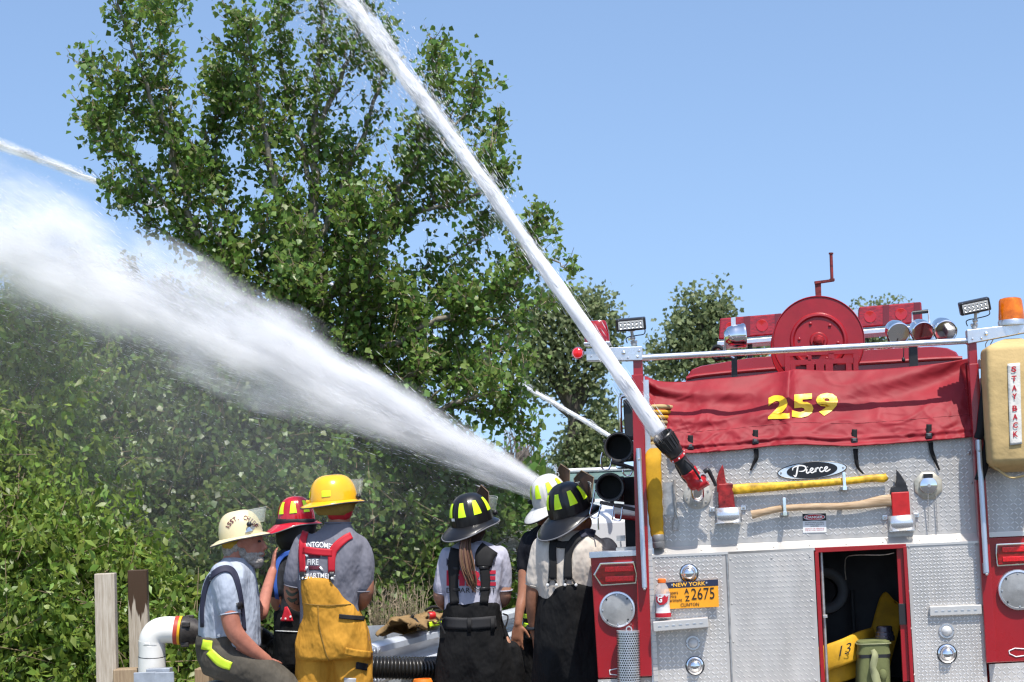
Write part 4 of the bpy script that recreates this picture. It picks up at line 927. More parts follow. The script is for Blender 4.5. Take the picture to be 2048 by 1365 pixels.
cn = troot('spare_coupling', 'dark metal hose coupling standing on the canvas bag', 'coupling', T(1770, 1280, .16))
TB().lathe(T(1770, 1282, .16), EZ, [(.05, 0), (.052, .01), (.052, .025), (.047, .03), (.047, .045), (.042, .05), (.042, .072), (.036, .078), (0, .078)], 24).obj('coupling_body', mat('dark_coupling', (.10, .10, .14), .25, metal=.8), cn, smooth=35)
ti = troot('inner_tube', 'black tyre leaning in the dark compartment', 'tyre', T(1655, 1240, .4))
TB().lathe(T(1648, 1182, .42), unit((.15, -1, .1)), [(.07, -.03), (.10, -.045), (.125, -.04), (.132, -.0), (.125, .04), (.10, .045), (.07, .03)], 40, close=True).obj('tread_ring', M_BLACK, ti)
TB().box(((oL+oR)/2-.05, .3, T(1680, 1352, .1)[2]-.006), (.30, .012, .02)).obj('shelf_edge', mat('shelf_trim', (.5, .42, .35), .4, metal=.3), truck, smooth=0)
TB().cyl(T(1704, 1180, .6), T(1708, 1262, .6), .012).obj('inner_pipe', M_DARK, truck)

# --- hard suction hoses on the left flank, with wire handles
def suction(px, py, r, label):
    c = T(px, py, .35); R = r/ (F/10.1)
    o = troot('suction_hose', label, 'hose', c, 'hard suction hoses racked on the left flank')
    TB().lathe(c, -EV, [(R*.80, -.5), (R*.80, -.02), (R*.84, .035), (R*1.0, .04), (R*1.02, .02), (R*1.02, -.02), (R*.95, -.03), (R*.95, -.06), (R*1.0, -.07), (R*1.0, -.12), (R*.9, -.14)], 40).obj('coupling', M_BLKPL, o, smooth=35)
    pr_ = [(R*.9, -.14)]
    for k in range(60): pr_ += [(R*.93, -.16-k*.05), (R*.87, -.185-k*.05)]
    TB().lathe(c, -EV, pr_+[(R*.8, -3.2)], 28).obj('ribbed_hose', M_BLACK, o, smooth=60)
    TB().lathe(c+EV*.30, -EV, [(R*.79, 0), (0, .001)], 28).obj('inner_dark', M_BLACK, o)
    for k in range(3):
        a_ = k*2.1+.6; TB().box(c-EV*.0+R*1.04*np.array([math.cos(a_), 0, math.sin(a_)]), (.022, .03, .022)).obj('lug', M_BLKPL, o, smooth=0, bevel=.004)
    TB().ring(c-EV*.038, EV, R*.93, .003, 36, 6).obj('gasket_ring', mat('worn_edge', (.08, .08, .08), .3, metal=.4), o)
    return o
s1 = suction(1238, 895, 30, 'upper of two open black suction hose ends left of the rear post')
s2 = suction(1220, 975, 29, 'lower of two open black suction hose ends left of the rear post')
def wire(name, pts, v, parent, r=.0045):
    return TB().tube(smoothpath([T(x, y, v) for x, y in pts], 6), r, 8).obj(name, M_CHROME, parent)
rk_ = troot('hose_rack', 'bent chrome wire brackets holding the suction hoses', 'rack', T(1220, 1060, .3))
wire('bracket_loop', [(1205, 905), (1202, 918), (1203, 934), (1210, 940), (1218, 938), (1222, 928), (1224, 918)], .28, rk_)
wire('bracket_loop', [(1190, 980), (1184, 1010), (1180, 1028), (1184, 1035), (1194, 1036), (1198, 1026), (1203, 1005)], .28, rk_)
wire('bracket_leg', [(1196, 1036), (1197, 1060)], .28, rk_)
wire('bracket_loop', [(1228, 1012), (1225, 1035), (1228, 1040), (1240, 1041), (1243, 1030), (1245, 1015)], .26, rk_)
wire('bracket_loop', [(1246, 940), (1247, 948), (1253, 952), (1260, 951), (1264, 944)], .26, rk_)
for pts in ([(1222, 925), (1248, 931), (1270, 938)], [(1200, 1005), (1235, 1012), (1272, 1020)]):
    TB().tube([T(x, y, .27) for x, y in pts], .010, 8).obj('support_bar', M_BLKPL, rk_)
TB().slab(tq([(1230, 925), (1268, 922), (1268, 934), (1232, 937)], .4), EV, .3).obj('chrome_tray', M_CHROME, rk_, smooth=0, bevel=.003)
TB().tube([T(1186, 1046, .5), T(1240, 1040, .5), T(1285, 1036, .5)], .0, 4) if False else None
# red and white tube below
wt = troot('red_white_tube', 'glossy white tube with a red underside below the suction hoses', 'tube', T(1240, 1040, .4))
TB().cyl(T(1232, 1018, .42), T(1290, 1024, .36), .030, n=24).obj('tube_body', mat('gloss_white', (.78, .78, .78), .15, coat=.5), wt)
TB().cyl(T(1232, 1030, .44), T(1290, 1036, .38), .022, n=20).obj('red_side', M_RED, wt)
tslab('flank_panel', [(1246, 955), (1285, 953), (1293, 1100), (1252, 1102)], .6, .02, M_DARK)
TB().slab(tq([(1233, 1072), (1250, 1071), (1250, 1082), (1233, 1083)], .1), EV, .02).cyl(T(1241, 1083, .1), T(1242, 1097, .1), .004, n=8).slab(tq([(1232, 1096), (1275, 1093), (1275, 1100), (1232, 1103)], .05), EV, .1).obj('flank_clamp', M_STEEL, truck, smooth=0)
# cab mirror seen past the post
mr_ = TB().slab([T(x, y, 5.6) for x, y in ((1246, 800), (1266, 795), (1268, 880), (1250, 884))], EV, .05).obj('mirror', M_BLKPL, truck, smooth=0, bevel=.01)
TB().tube(smoothpath([T(1268, 792, 5.55), T(1246, 793, 5.55), T(1240, 803, 5.55), T(1241, 850, 5.55), T(1245, 920, 5.6)], 6), .018, 10).obj('mirror_arm', M_CHROME, mr_)
# ================================================================== GROUND, RAIL, POSTS, TREES
M_GRASS = mat('field_grass', (.10, .13, .03), .9, var=.5, col2=(.20, .20, .06), vscale=.6, bump=.6, bscale=9, bdist=.05, detail=8)
M_ASPH = mat('asphalt', (.055, .054, .052), .85, var=.3, vscale=3, bump=.5, bscale=220, bdist=.004, detail=8)
M_GRAVEL = mat('gravel_shoulder', (.24, .21, .17), .9, var=.35, vscale=14, bump=.7, bscale=120, bdist=.01, detail=8)
g = MB(); R_ = 1500
g.grid(lambda s, t: np.array([(s-.5)*2*R_, (t-.35)*2*R_, -.012]), 8, 8).obj('ground', M_GRASS, smooth=0, kind='structure')
# rail line in plan
RZ = .74
def rail_at(D): return np.array([-1.72+.234*(D-11.4), D, 0.0])      # straight line in plan
RP = [rail_at(D) for D in np.linspace(8.0, 19.0, 45)]+[rail_at(D) for D in (24, 32, 44)]
rail_xy = [rail_at(D)[:2] for D in (9, 10, 11, 12.5)]
def offs(path, d):
    out = []
    for i, p in enumerate(path):
        t = unit(path[min(i+1, len(path)-1)]-path[max(i-1, 0)]); out.append(p+np.array([t[1], -t[0], 0])*d)
    return out
a_ = offs(RP, .55); b_ = offs(RP, 14)
st = MB().add([p+np.array([0, 0, -.008]) for p in offs(RP, -1.0)]+[p+np.array([0, 0, -.008]) for p in offs(RP, 3)], [(i, i+1, len(RP)+i+1, len(RP)+i) for i in range(len(RP)-1)])
st.obj('gravel_shoulder', M_GRAVEL, smooth=0, kind='structure')
MB().add([(-12, -30, 0.0), (14, -30, 0), (22, 9.0, 0), (26, 60, 0), (9, 60, 0), (*a_[-1][:2], 0), (*a_[-4][:2], 0), (*a_[20][:2], 0), (*a_[4][:2], 0), (-12, 7, 0)], [tuple(range(10))]).obj('road', M_ASPH, smooth=0, kind='structure')
# guard rail: W-beam
M_GALV = mat('galvanised_steel', (.62, .66, .72), .42, metal=.30, var=.10, vscale=3, rvar=.1, bump=.05, bscale=30)
M_GALV2 = mat('galvanised_grey', (.42, .45, .49), .45, metal=.55, var=.2, vscale=10)  # darker grey steel of the bolts, blocks and brackets
M_TIMBER = wood_mat('weathered_timber', (.30, .25, .19), (.47, .42, .35), (14, 14, 1.0), 7)
M_TIMBER2 = wood_mat('old_brown_timber', (.22, .15, .09), (.36, .27, .17), (14, 14, 1.0), 7)
wb = [(0.0, 0.0), (.045, -.008), (.078, -.030), (.080, -.070), (.045, -.095), (.012, -.125), (.0, -.155), (.012, -.185), (.045, -.215), (.080, -.240), (.078, -.280), (.045, -.302), (.0, -.310)]
gr_ = root('guard_rail', 'galvanised guard rail running behind the crew beside the trees', 'guard rail', (*rail_xy[3], 0))
n = len(wb); RP2 = RP[2:]
side = []
for i, p in enumerate(RP2):
    t = unit(RP2[min(i+1, len(RP2)-1)]-RP2[max(i-1, 0)]); side.append(np.array([t[1], -t[0], 0]))
def beam(i0, i1, lift, name):
    vs = []; fs = []
    for i in range(i0, i1):
        for a2, z in wb: vs.append(RP2[i]+side[i]*(a2+lift)+np.array([0, 0, RZ+z]))
    for k in range(i1-i0-1):
        for j in range(n-1): fs.append((k*n+j, k*n+j+1, (k+1)*n+j+1, (k+1)*n+j))
    return MB().add(vs, fs).obj(name, M_GALV, gr_, smooth=50, solid=.006)
bm1 = beam(0, 22, .006, 'rail_beam'); bm2 = beam(21, 34, 0, 'rail_beam'); beam(33, len(RP2), .006, 'rail_beam')
for i in (4, 12, 20, 28, 36, 43):
    if i < len(RP2):
        p = RP2[i]-side[i]*.13; ax = np.array([side[i], np.cross(np.array([0, 0, 1]), side[i]), [0, 0, 1]])
        MB().box(p+np.array([0, 0, .36]), (.16, .14, .86), ax).obj('rail_post', M_TIMBER2, gr_, smooth=0, bevel=.006)
for i in (21, 33):
    for z in (-.05, -.26):
        for d in (-1, 1):
            MB().lathe(RP2[i]+side[i]*.088+np.array([0, 0, RZ+z])+np.array([side[i][1], -side[i][0], 0])*.06*d, side[i], [(.016, 0), (.013, .006), (0, .009)], 8).obj('bolt', M_GALV2, gr_)
# steel bits on the rail ends (left) and splice plates
for bx_, by_, bd_, bw_ in ((752, 1252, 14.75, .16), (795, 1254, 15.3, .20)): MB().box(P(bx_, by_, bd_)-np.array([0, 0, .45]), (bw_, .10, .9)).obj('offset_block', M_GALV2, gr_, smooth=0)
# timber posts at the left
def timber(label, px0, px1, ytop, D, m, wet=False):
    a2, b2 = P(px0, ytop, D), P(px1, ytop, D); w = np.linalg.norm(b2-a2); c = (a2+b2)/2
    ax = np.array([[1, .12, 0], [-.12, 1, 0], [0, 0, 1]]); ax = np.array([unit(r) for r in ax])
    h_ = c[2]+.3
    o = MB().box((c[0], c[1], c[2]-h_/2), (w*.82, w*1.05, h_), ax).obj('timber_post', m, None, smooth=0, bevel=.005, label=label, cat='post', group='timber posts by the dry hydrant')
    return o
def wetwood():
    m = wood_mat('wet_timber', (.30, .25, .19), (.45, .40, .33), (14, 14, 1.0), 7)
    n = m.node_tree; L = n.links.new; b = n.nodes['Principled BSDF']
    src = b.inputs['Base Color'].links[0].from_socket
    tc = n.nodes.new('ShaderNodeTexCoord'); mp = n.nodes.new('ShaderNodeMapping'); mp.inputs['Scale'].default_value = (34, 34, 1.3); L(tc.outputs['Object'], mp.inputs[0])
    nz = n.nodes.new('ShaderNodeTexNoise'); nz.inputs['Scale'].default_value = 1.0; nz.inputs['Detail'].default_value = 3; L(mp.outputs[0], nz.inputs['Vector'])
    sp = n.nodes.new('ShaderNodeSeparateXYZ'); L(tc.outputs['Object'], sp.inputs[0])
    a = n.nodes.new('ShaderNodeMath'); a.operation = 'MULTIPLY_ADD'; a.inputs[1].default_value = .55; L(nz.outputs[0], a.inputs[0]); L(sp.outputs['Z'], a.inputs[2])
    mr = n.nodes.new('ShaderNodeMapRange'); mr.inputs[1].default_value = 1.70; mr.inputs[2].default_value = 1.72; L(a.outputs[0], mr.inputs[0])
    mx = n.nodes.new('ShaderNodeMix'); mx.data_type = 'RGBA'; L(mr.outputs[0], mx.inputs[0]); L(src, mx.inputs[6]); mx.inputs[7].default_value = (.045, .022, .008, 1); L(mx.outputs[2], b.inputs['Base Color'])
    return m
timber('pale weathered timber post, leftmost of the tall pair', 187, 235, 1147, 11.4, M_TIMBER)
timber('tall timber post with dark wet stain down from its top', 253, 299, 1140, 11.9, wetwood())
for px0, px1, y, D, lab in ((231, 281, 1337, 11.3, 'short sawn timber block at the foot of the pale post'), (393, 422, 1336, 11.6, 'short brown timber block half hidden behind the seated man')):
    a2, b2 = P(px0, y, D), P(px1, y, D); c = (a2+b2)/2; w = np.linalg.norm(b2-a2)
    MB().box((c[0], c[1], c[2]/2-.1), (w, .16, c[2]+.2)).obj('timber_block', M_TIMBER2, None, smooth=0, bevel=.006, label=lab, cat='timber block')
# dry hydrant: white elbow and coupling
M_PVC = mat('white_pvc', (.78, .77, .73), .3, var=.05, vscale=8)
dh = root('dry_hydrant', 'white plastic pipe elbow with red and yellow bands and black cap', 'dry hydrant', (*P(303, 1400, 11.2)[:2], 0))
D_ = 11.2; r_ = 26.5/(F/D_)
pp_ = [P(304, 1600, D_), P(304, 1310, D_), P(304, 1288, D_), P(306, 1276, D_), P(313, 1266, D_), P(325, 1261, D_), P(338, 1260, D_), P(350, 1260.5, D_)]
MB().tube(smoothpath(pp_, 6), r_, 32).obj('elbow', M_PVC, dh, smooth=80)
MB().ring(P(304, 1313, D_), unit(P(304, 1300, D_)-P(304, 1320, D_)), r_*1.0, .0025, 36, 6).obj('joint_line', M_BLKPL, dh)
MB().cyl(P(304, 1345, D_), P(304, 1314, D_), r_*1.03, n=32).obj('socket', M_PVC, dh)
exd = unit(P(370, 1262, D_)-P(350, 1260.5, D_))
e0 = P(350, 1260.5, D_)
for k, (d0, d1, rm, mm) in enumerate(((.0, .024, 1.07, mat('band_red', (.42, .05, .03), .5, var=.2, vscale=40)), (.025, .040, 1.08, mat('band_yellow', (.80, .42, .01), .5)))):
    MB().cyl(e0+exd*d0, e0+exd*d1, r_*rm, n=32).obj('band', mm, dh)
cpl = MB().lathe(e0, exd, [(r_*1.02, .042), (r_*1.10, .045), (r_*1.10, .07), (r_*1.0, .085), (r_*.98, .12), (r_*.7, .15), (r_*.68, .22)], 28).obj('coupling', mat('dark_scuffed_coupling', (.035, .03, .027), .45, var=.5, vscale=40), dh)
for k in range(4):
    a2 = k*math.pi/2+.5; s1_, s2_ = perp(exd); MB().box(e0+exd*.075+r_*1.12*(math.cos(a2)*s1_+math.sin(a2)*s2_), (.05, .03, .03)).obj('lug', MATS['dark_scuffed_coupling'], cpl, smooth=0, bevel=.006)
MB().box(P(319, 1345, 11.0), (.14, .10, .05)).box(P(290, 1362, 10.9), (.13, .02, .10)).box(P(328, 1362, 10.9), (.12, .02, .10)).obj('rail_end_bracket', M_GALV2, None, smooth=0, bevel=.003, label='grey steel brackets at the foot of the white pipe elbow', cat='bracket')
# black suction line along the rail
hx = smoothpath([e0+exd*.2, P(430, 1268, 11.2), P(500, 1270, 11.6), P(535, 1287, 11.8), P(600, 1322, 11.6), P(680, 1333, 11.3), P(760, 1335.5, 11.2), P(860, 1337, 11.3), P(940, 1328, 11.7), P(1010, 1308, 11.9), P(1060, 1296, 11.9), P(1130, 1290, 11.8), P(1230, 1300, 11.7), P(1300, 1310, 11.7)], 40)
n = len(hx); Rr = [.066+(.0045 if (i % 4) < 2 else -.0035) for i in range(n)]
# resample by length so that the ribs are even
cum = np.concatenate([[0], np.cumsum([np.linalg.norm(hx[i+1]-hx[i]) for i in range(n-1)])]); tot = cum[-1]; step_ = .0066; m_ = int(tot/step_)
hq = np.array(hx); hs_ = [np.array([np.interp(k*step_, cum, hq[:, j]) for j in range(3)]) for k in range(m_)]
MB().tube(hs_, [.068+(.004 if (i % 3) == 0 else -.0035) for i in range(m_)], 20).obj('suction_line', mat('ribbed_black_hose', (.016, .015, .013), .33, spec=.6), None, smooth=50, label='thick ribbed black suction hose running past the crew to the truck', cat='hose')

# ------------------------------------------------------------------ foliage
def leaf_mat(name, col, island=.35, transl=.32, rough=.42):
    return mat(name, col, rough, spec=.55, island=island, transl=transl)
L_POP = leaf_mat('poplar_leaf', (.145, .245, .050), .42, .52, .42)
L_DRK = leaf_mat('thicket_leaf', (.098, .160, .036), .45, .45, .40)  # darkened green: the shade inside the thicket is put into the colour
L_BOX = leaf_mat('box_elder_leaf', (.175, .265, .045), .38, .45, .42)
L_FAR = leaf_mat('far_leaf', (.215, .265, .125), .28, .48, .55)  # paled green: distance haze is put into the leaf colour
M_BARK = mat('poplar_bark', (.20, .18, .14), .8, var=.4, vscale=9, bump=.5, bscale=30, bdist=.02)
M_TWIG = mat('twig_bark', (.20, .15, .09), .7, var=.3, vscale=9)
M_DBARK = mat('far_bark', (.07, .06, .05), .9, var=.3, vscale=4)
def basis(d):
    "orthonormal frames for an (N,3) array of directions"
    d = d/np.linalg.norm(d, axis=1, keepdims=True); r = rng.normal(size=d.shape)
    s = np.cross(d, r); s /= np.linalg.norm(s, axis=1, keepdims=True)+1e-9; return d, s, np.cross(s, d)
DELT = np.array([[0, 0, 0], [-.42, .18, .05], [-.46, .42, .06], [0, 1.0, -.06], [.46, .42, .06], [.42, .18, .05], [0, .4, 0]])
DELT_F = [(0, 1, 6), (1, 2, 6), (2, 3, 6), (3, 4, 6), (4, 5, 6), (5, 0, 6)]
LANC = np.array([[0, 0, 0], [-.22, .40, .03], [0, 1, -.12], [.22, .40, .03], [0, .45, 0]])
LANC_F = [(0, 1, 4), (1, 2, 4), (2, 3, 4), (3, 0, 4)]
DEL4 = np.array([[0, 0, 0], [-.46, .30, .06], [0, 1.0, -.06], [.46, .30, .06], [0, .38, 0]]); DEL4_F = [(0, 1, 4), (1, 2, 4), (2, 3, 4), (3, 0, 4)]
TUFT = np.array([[0, 0, 0], [-.5, .4, .1], [0, 1, -.05], [.5, .4, .1]]); TUFT_F = [(0, 1, 3), (1, 2, 3)]
def leaves(name, pos, size, m, parent, droop=.7, shape='delt', jitter=.35, face=None):
    "one leaf blade at each position; droop 0..1 how far tips hang down"
    N = len(pos); tmpl, fs = {'delt': (DEL4, DEL4_F), 'lanc': (LANC, LANC_F), 'tuft': (TUFT, TUFT_F)}[shape]
    out = rng.normal(size=(N, 3)); out /= np.linalg.norm(out, axis=1, keepdims=True)
    d = out*(1-droop)+np.array([0, 0, -1.0])*droop+rng.normal(size=(N, 3))*.15
    d, s, nrm = basis(d)
    sz = size*np.clip(rng.normal(1, jitter*.6, N), .45, 1.6)
    V = pos[:, None]+sz[:, None, None]*(tmpl[None, :, 0:1]*s[:, None]+tmpl[None, :, 1:2]*d[:, None]+tmpl[None, :, 2:3]*nrm[:, None])
    return soup(name, V, fs, m, parent)
def twigs(parent, paths, radii, m, name='branch', n=5):
    mb = MB()
    for p, r in zip(paths, radii): mb.tube(p, r, n, caps=False)
    return mb.obj(name, m, parent, smooth=60)
def grow(limbs, D, per_m, tw_len, leaf_gap, spread, depth_spread=.5, up=.55):
    """limbs: [(pixel path, depth path offsets, density)], returns limb paths, twig paths, leaf positions"""
    LP, LR, TP_, LV_ = [], [], [], []
    for px, dd, dens, r0_, r1_ in limbs:
        q = smoothpath([P(x, y, D+dd*k/(len(px)-1)) for k, (x, y) in enumerate(px)], 6); q = np.array(q)
        q[1:-1] += rng.normal(0, .015, (len(q)-2, 3)); LP.append(list(q)); LR.append(list(np.linspace(r0_, r1_, len(q))))
        seg = np.linalg.norm(np.diff(q, axis=0), axis=1); tot = seg.sum(); cum = np.concatenate([[0], np.cumsum(seg)])
        nt_ = int(tot*per_m*dens)
        for _ in range(nt_):
            u = rng.uniform(.06, 1.0)*tot; i = min(np.searchsorted(cum, u)-1, len(q)-2); i = max(i, 0)
            p = q[i]+(q[i+1]-q[i])*((u-cum[i])/max(seg[i], 1e-6)); tg = unit(q[i+1]-q[i])
            o = rng.normal(size=3); o -= np.dot(o, tg)*tg; o = unit(o); o[1] *= depth_spread*2; 
            Lt = tw_len*rng.uniform(.35, 1.0)*(1.12-.62*u/tot)
            d0 = unit(tg*.45+o*spread+np.array([0, 0, up*.4])); d1 = unit(d0+np.array([0, 0, up])); 
            pa = [p, p+d0*Lt*.5, p+d0*Lt*.5+d1*Lt*.5]; TP_.append(pa)
            nl = max(3, int(Lt/leaf_gap)); tt = rng.uniform(.15, 1.05, nl)
            pos = np.where(tt[:, None] < .5, pa[0]+(pa[1]-pa[0])*(tt[:, None]*2), pa[1]+(pa[2]-pa[1])*(tt[:, None]*2-1))
            LV_.append(pos+rng.normal(0, .042, (nl, 3)))
        # leafy tip
        tt = rng.uniform(.8, 1.02, 14); pos = np.array([q[min(int(t*(len(q)-1)), len(q)-1)] for t in tt]); LV_.append(pos+rng.normal(0, .05, (14, 3)))
    return LP, LR, TP_, np.concatenate(LV_)
def tree(name, label, base, limbs, D, per_m, tw_len, gap, leaf, m, spread=.9, group=None, shape='delt', droop=.7, bark=M_BARK, depth_spread=.5, up=.55, extra=None, single=0):
    o = root(name, label, 'tree', (base[0], base[1], -.02), group)
    LP, LR, TP_, LV_ = grow(limbs, D, per_m, tw_len, gap, spread, depth_spread, up)
    tr = MB().tube(LP[0], LR[0], 12).obj('trunk', bark, o, smooth=60)
    for p, r in zip(LP[1:], LR[1:]): MB().tube(p, r, 7).obj('limb', bark, o, smooth=60)
    vs = []; tp3 = np.array(TP_)      # twigs as thin three-sided tubes in one part
    mb = MB()
    for p in TP_: mb.tube(p, [.0045, .0035, .002], 3, caps=False)
    t_ = mb.obj('twigs', M_TWIG if bark is M_BARK else bark, o, smooth=60, kind='stuff')
    if extra is not None: LV_ = np.concatenate([LV_, extra])
    if single:      # the leaves that stand nearest, each a piece of its own
        dep = LV_[:, 1]+rng.normal(0, .25, len(LV_)); idx = np.argsort(dep); idx = idx[LV_[idx][:, 2] > 3.2][:single]; near = LV_[idx]; LV_ = np.delete(LV_, idx, 0)
        cols = [(.145, .245, .050), (.170, .270, .056), (.105, .190, .040), (.165, .240, .044)]
        mes = []
        for k, c_ in enumerate(cols):
            me = bpy.data.meshes.new('leaf'); me.from_pydata([tuple(v) for v in DELT*leaf], [], DELT_F); me.materials.append(mat('single_leaf_%d' % k, c_, .38, spec=.75, transl=.5)); mes.append(me)
        Mi = M_i = ROOTS[o.name].inverted()
        for k, p_ in enumerate(near):
            lo_ = bpy.data.objects.new('leaf', mes[k % 4]); COL.objects.link(lo_); lo_.parent = o
            d_ = unit(rng.normal(size=3)*.6+np.array([0, 0, -.45])); s_ = unit(np.cross(d_, rng.normal(size=3))); n_ = np.cross(s_, d_); q_ = Mi @ Vector(p_); z_ = float(np.clip(rng.normal(1.05, .2), .6, 1.5))
            lo_.matrix_local = Matrix([[s_[i]*z_, d_[i]*z_, n_[i]*z_, q_[i]] for i in range(3)]+[[0, 0, 0, 1]])
    leaves('crown', LV_, leaf, m, o, droop, shape); return o, len(LV_)
gz = lambda x, y, D: P(x, y, D)
# main poplar: limbs as pixel paths
PD = 18.0
def yb(D): return 1600
limbs = [
 ([(660, 1420), (655, 1150), (648, 900), (642, 700), (636, 540), (628, 380), (632, 220), (645, 60), (650, -120)], .0, 1.3, .10, .012),
 ([(648, 860), (590, 720), (500, 610), (420, 520), (372, 400), (335, 270), (285, 150), (240, 10), (228, -40)], -.4, 1.35, .055, .006),
 ([(372, 400), (352, 300), (338, 190), (325, 90), (318, 40)], .2, 1.3, .025, .005),
 ([(420, 520), (340, 420), (270, 330), (205, 270), (175, 235)], -.6, 1.2, .025, .004),
 ([(335, 270), (270, 230), (215, 180), (180, 150)], -.3, 1.2, .02, .004),
 ([(420, 520), (330, 470), (270, 420), (262, 395)], .4, 1.0, .02, .004),
 ([(500, 610), (455, 450), (430, 330), (445, 240), (452, 190)], .5, 1.2, .03, .005),
 ([(372, 400), (400, 300), (440, 230), (478, 200)], .5, 1.0, .02, .004),
 ([(636, 560), (560, 400), (530, 260), (505, 130), (490, 30)], -.5, 1.3, .045, .005),
 ([(560, 400), (520, 300), (490, 200), (480, 150)], .5, 1.1, .02, .004),
 ([(628, 380), (580, 220), (560, 80), (555, -20)], .5, 1.35, .03, .005),
 ([(632, 260), (690, 140), (720, 40), (735, -40)], -.5, 1.2, .03, .005),
 ([(636, 480), (700, 330), (750, 200), (770, 90), (778, 40)], .6, 1.2, .035, .005),
 ([(640, 620), (740, 480), (810, 360), (855, 250), (872, 150), (868, 75)], -.5, 1.2, .05, .005),
 ([(810, 360), (880, 290), (930, 230), (950, 170)], .4, 1.1, .025, .004),
 ([(740, 480), (850, 420), (930, 350), (985, 290), (1000, 265)], .5, 1.15, .03, .004),
 ([(850, 420), (930, 400), (1000, 360), (1012, 330)], -.4, 1.0, .02, .004),
 ([(644, 720), (740, 620), (830, 550), (920, 500), (990, 455)], .6, 1.2, .04, .005),
 ([(644, 760), (760, 700), (880, 640), (1000, 580), (1090, 520), (1150, 545)], -.4, 1.15, .045, .004),
 ([(1000, 580), (1060, 500), (1090, 440)], .3, 1.1, .02, .004),
 ([(880, 640), (980, 640), (1060, 620), (1130, 590)], .4, 1.0, .02, .004),
 ([(646, 820), (760, 780), (880, 730), (980, 690), (1050, 650)], .3, 1.15, .04, .004),
 ([(646, 900), (780, 850), (900, 810), (1000, 770), (1075, 700)], -.6, 1.0, .04, .004),
 ([(900, 810), (990, 830), (1050, 850), (1075, 880)], -.2, .8, .02, .004),
 ([(645, 760), (560, 660), (480, 560), (450, 500)], .7, 1.2, .04, .005),
 ([(640, 640), (590, 560), (560, 480), (575, 400)], .9, 1.2, .03, .005),
 ([(640, 560), (680, 470), (690, 380), (665, 280)], .9, 1.2, .03, .005),
 ([(645, 800), (700, 720), (770, 670), (850, 590)], .9, 1.2, .03, .005),
 ([(648, 900), (560, 800), (470, 720), (380, 640), (320, 560)], .5, 1.2, .04, .005),
]
limbs += [([(640, 690), (560, 600), (520, 500), (515, 420)], .8, 1.2, .02, .004), ([(645, 760), (600, 640), (600, 520), (610, 430)], -.8, 1.2, .02, .004), ([(645, 740), (720, 600), (760, 480), (765, 390)], -.8, 1.2, .02, .004), ([(646, 800), (800, 690), (900, 580), (940, 520)], .8, 1.2, .02, .004), ([(646, 860), (820, 760), (950, 640), (1030, 570)], .7, 1.2, .02, .004), ([(646, 860), (540, 740), (440, 640), (400, 560)], -.7, 1.2, .02, .004), ([(648, 900), (720, 760), (740, 640), (735, 540)], .6, 1.2, .02, .004), ([(648, 920), (820, 830), (960, 720), (1040, 690)], -.5, 1.1, .02, .004), ([(645, 700), (690, 600), (700, 500), (690, 420)], -.6, 1.2, .02, .004), ([(480, 580), (420, 440), (400, 350), (395, 290)], -.5, 1.2, .015, .003)]
for px_, dd_, de_, ra_, rb_ in list(limbs[1:]):      # side shoots off every limb, mostly upright
    for _ in range(2):
        k_ = rng.uniform(.25, .95)*(len(px_)-1); i_ = min(int(k_), len(px_)-2); f_ = k_-i_
        x_0 = px_[i_][0]+(px_[i_+1][0]-px_[i_][0])*f_; y_0 = px_[i_][1]+(px_[i_+1][1]-px_[i_][1])*f_
        L_0 = rng.uniform(45, 115)*(1.15-.5*k_/(len(px_)-1)); a_0 = rng.normal(0, .55)
        limbs.append(([(x_0, y_0), (x_0+math.sin(a_0)*L_0*.5, y_0-math.cos(a_0)*L_0*.45), (x_0+math.sin(a_0)*L_0*.85, y_0-math.cos(a_0)*L_0*.95-8)], rng.normal(0, .55), 1.0, .012, .003))
_, nl1 = tree('poplar_tree', 'tall leafy poplar with several leaders rising behind the water jets', P(660, 1420, PD), limbs, PD, 28, .48, .025, .060, L_POP, .85, depth_spread=.6, up=.65, droop=.40, single=280)

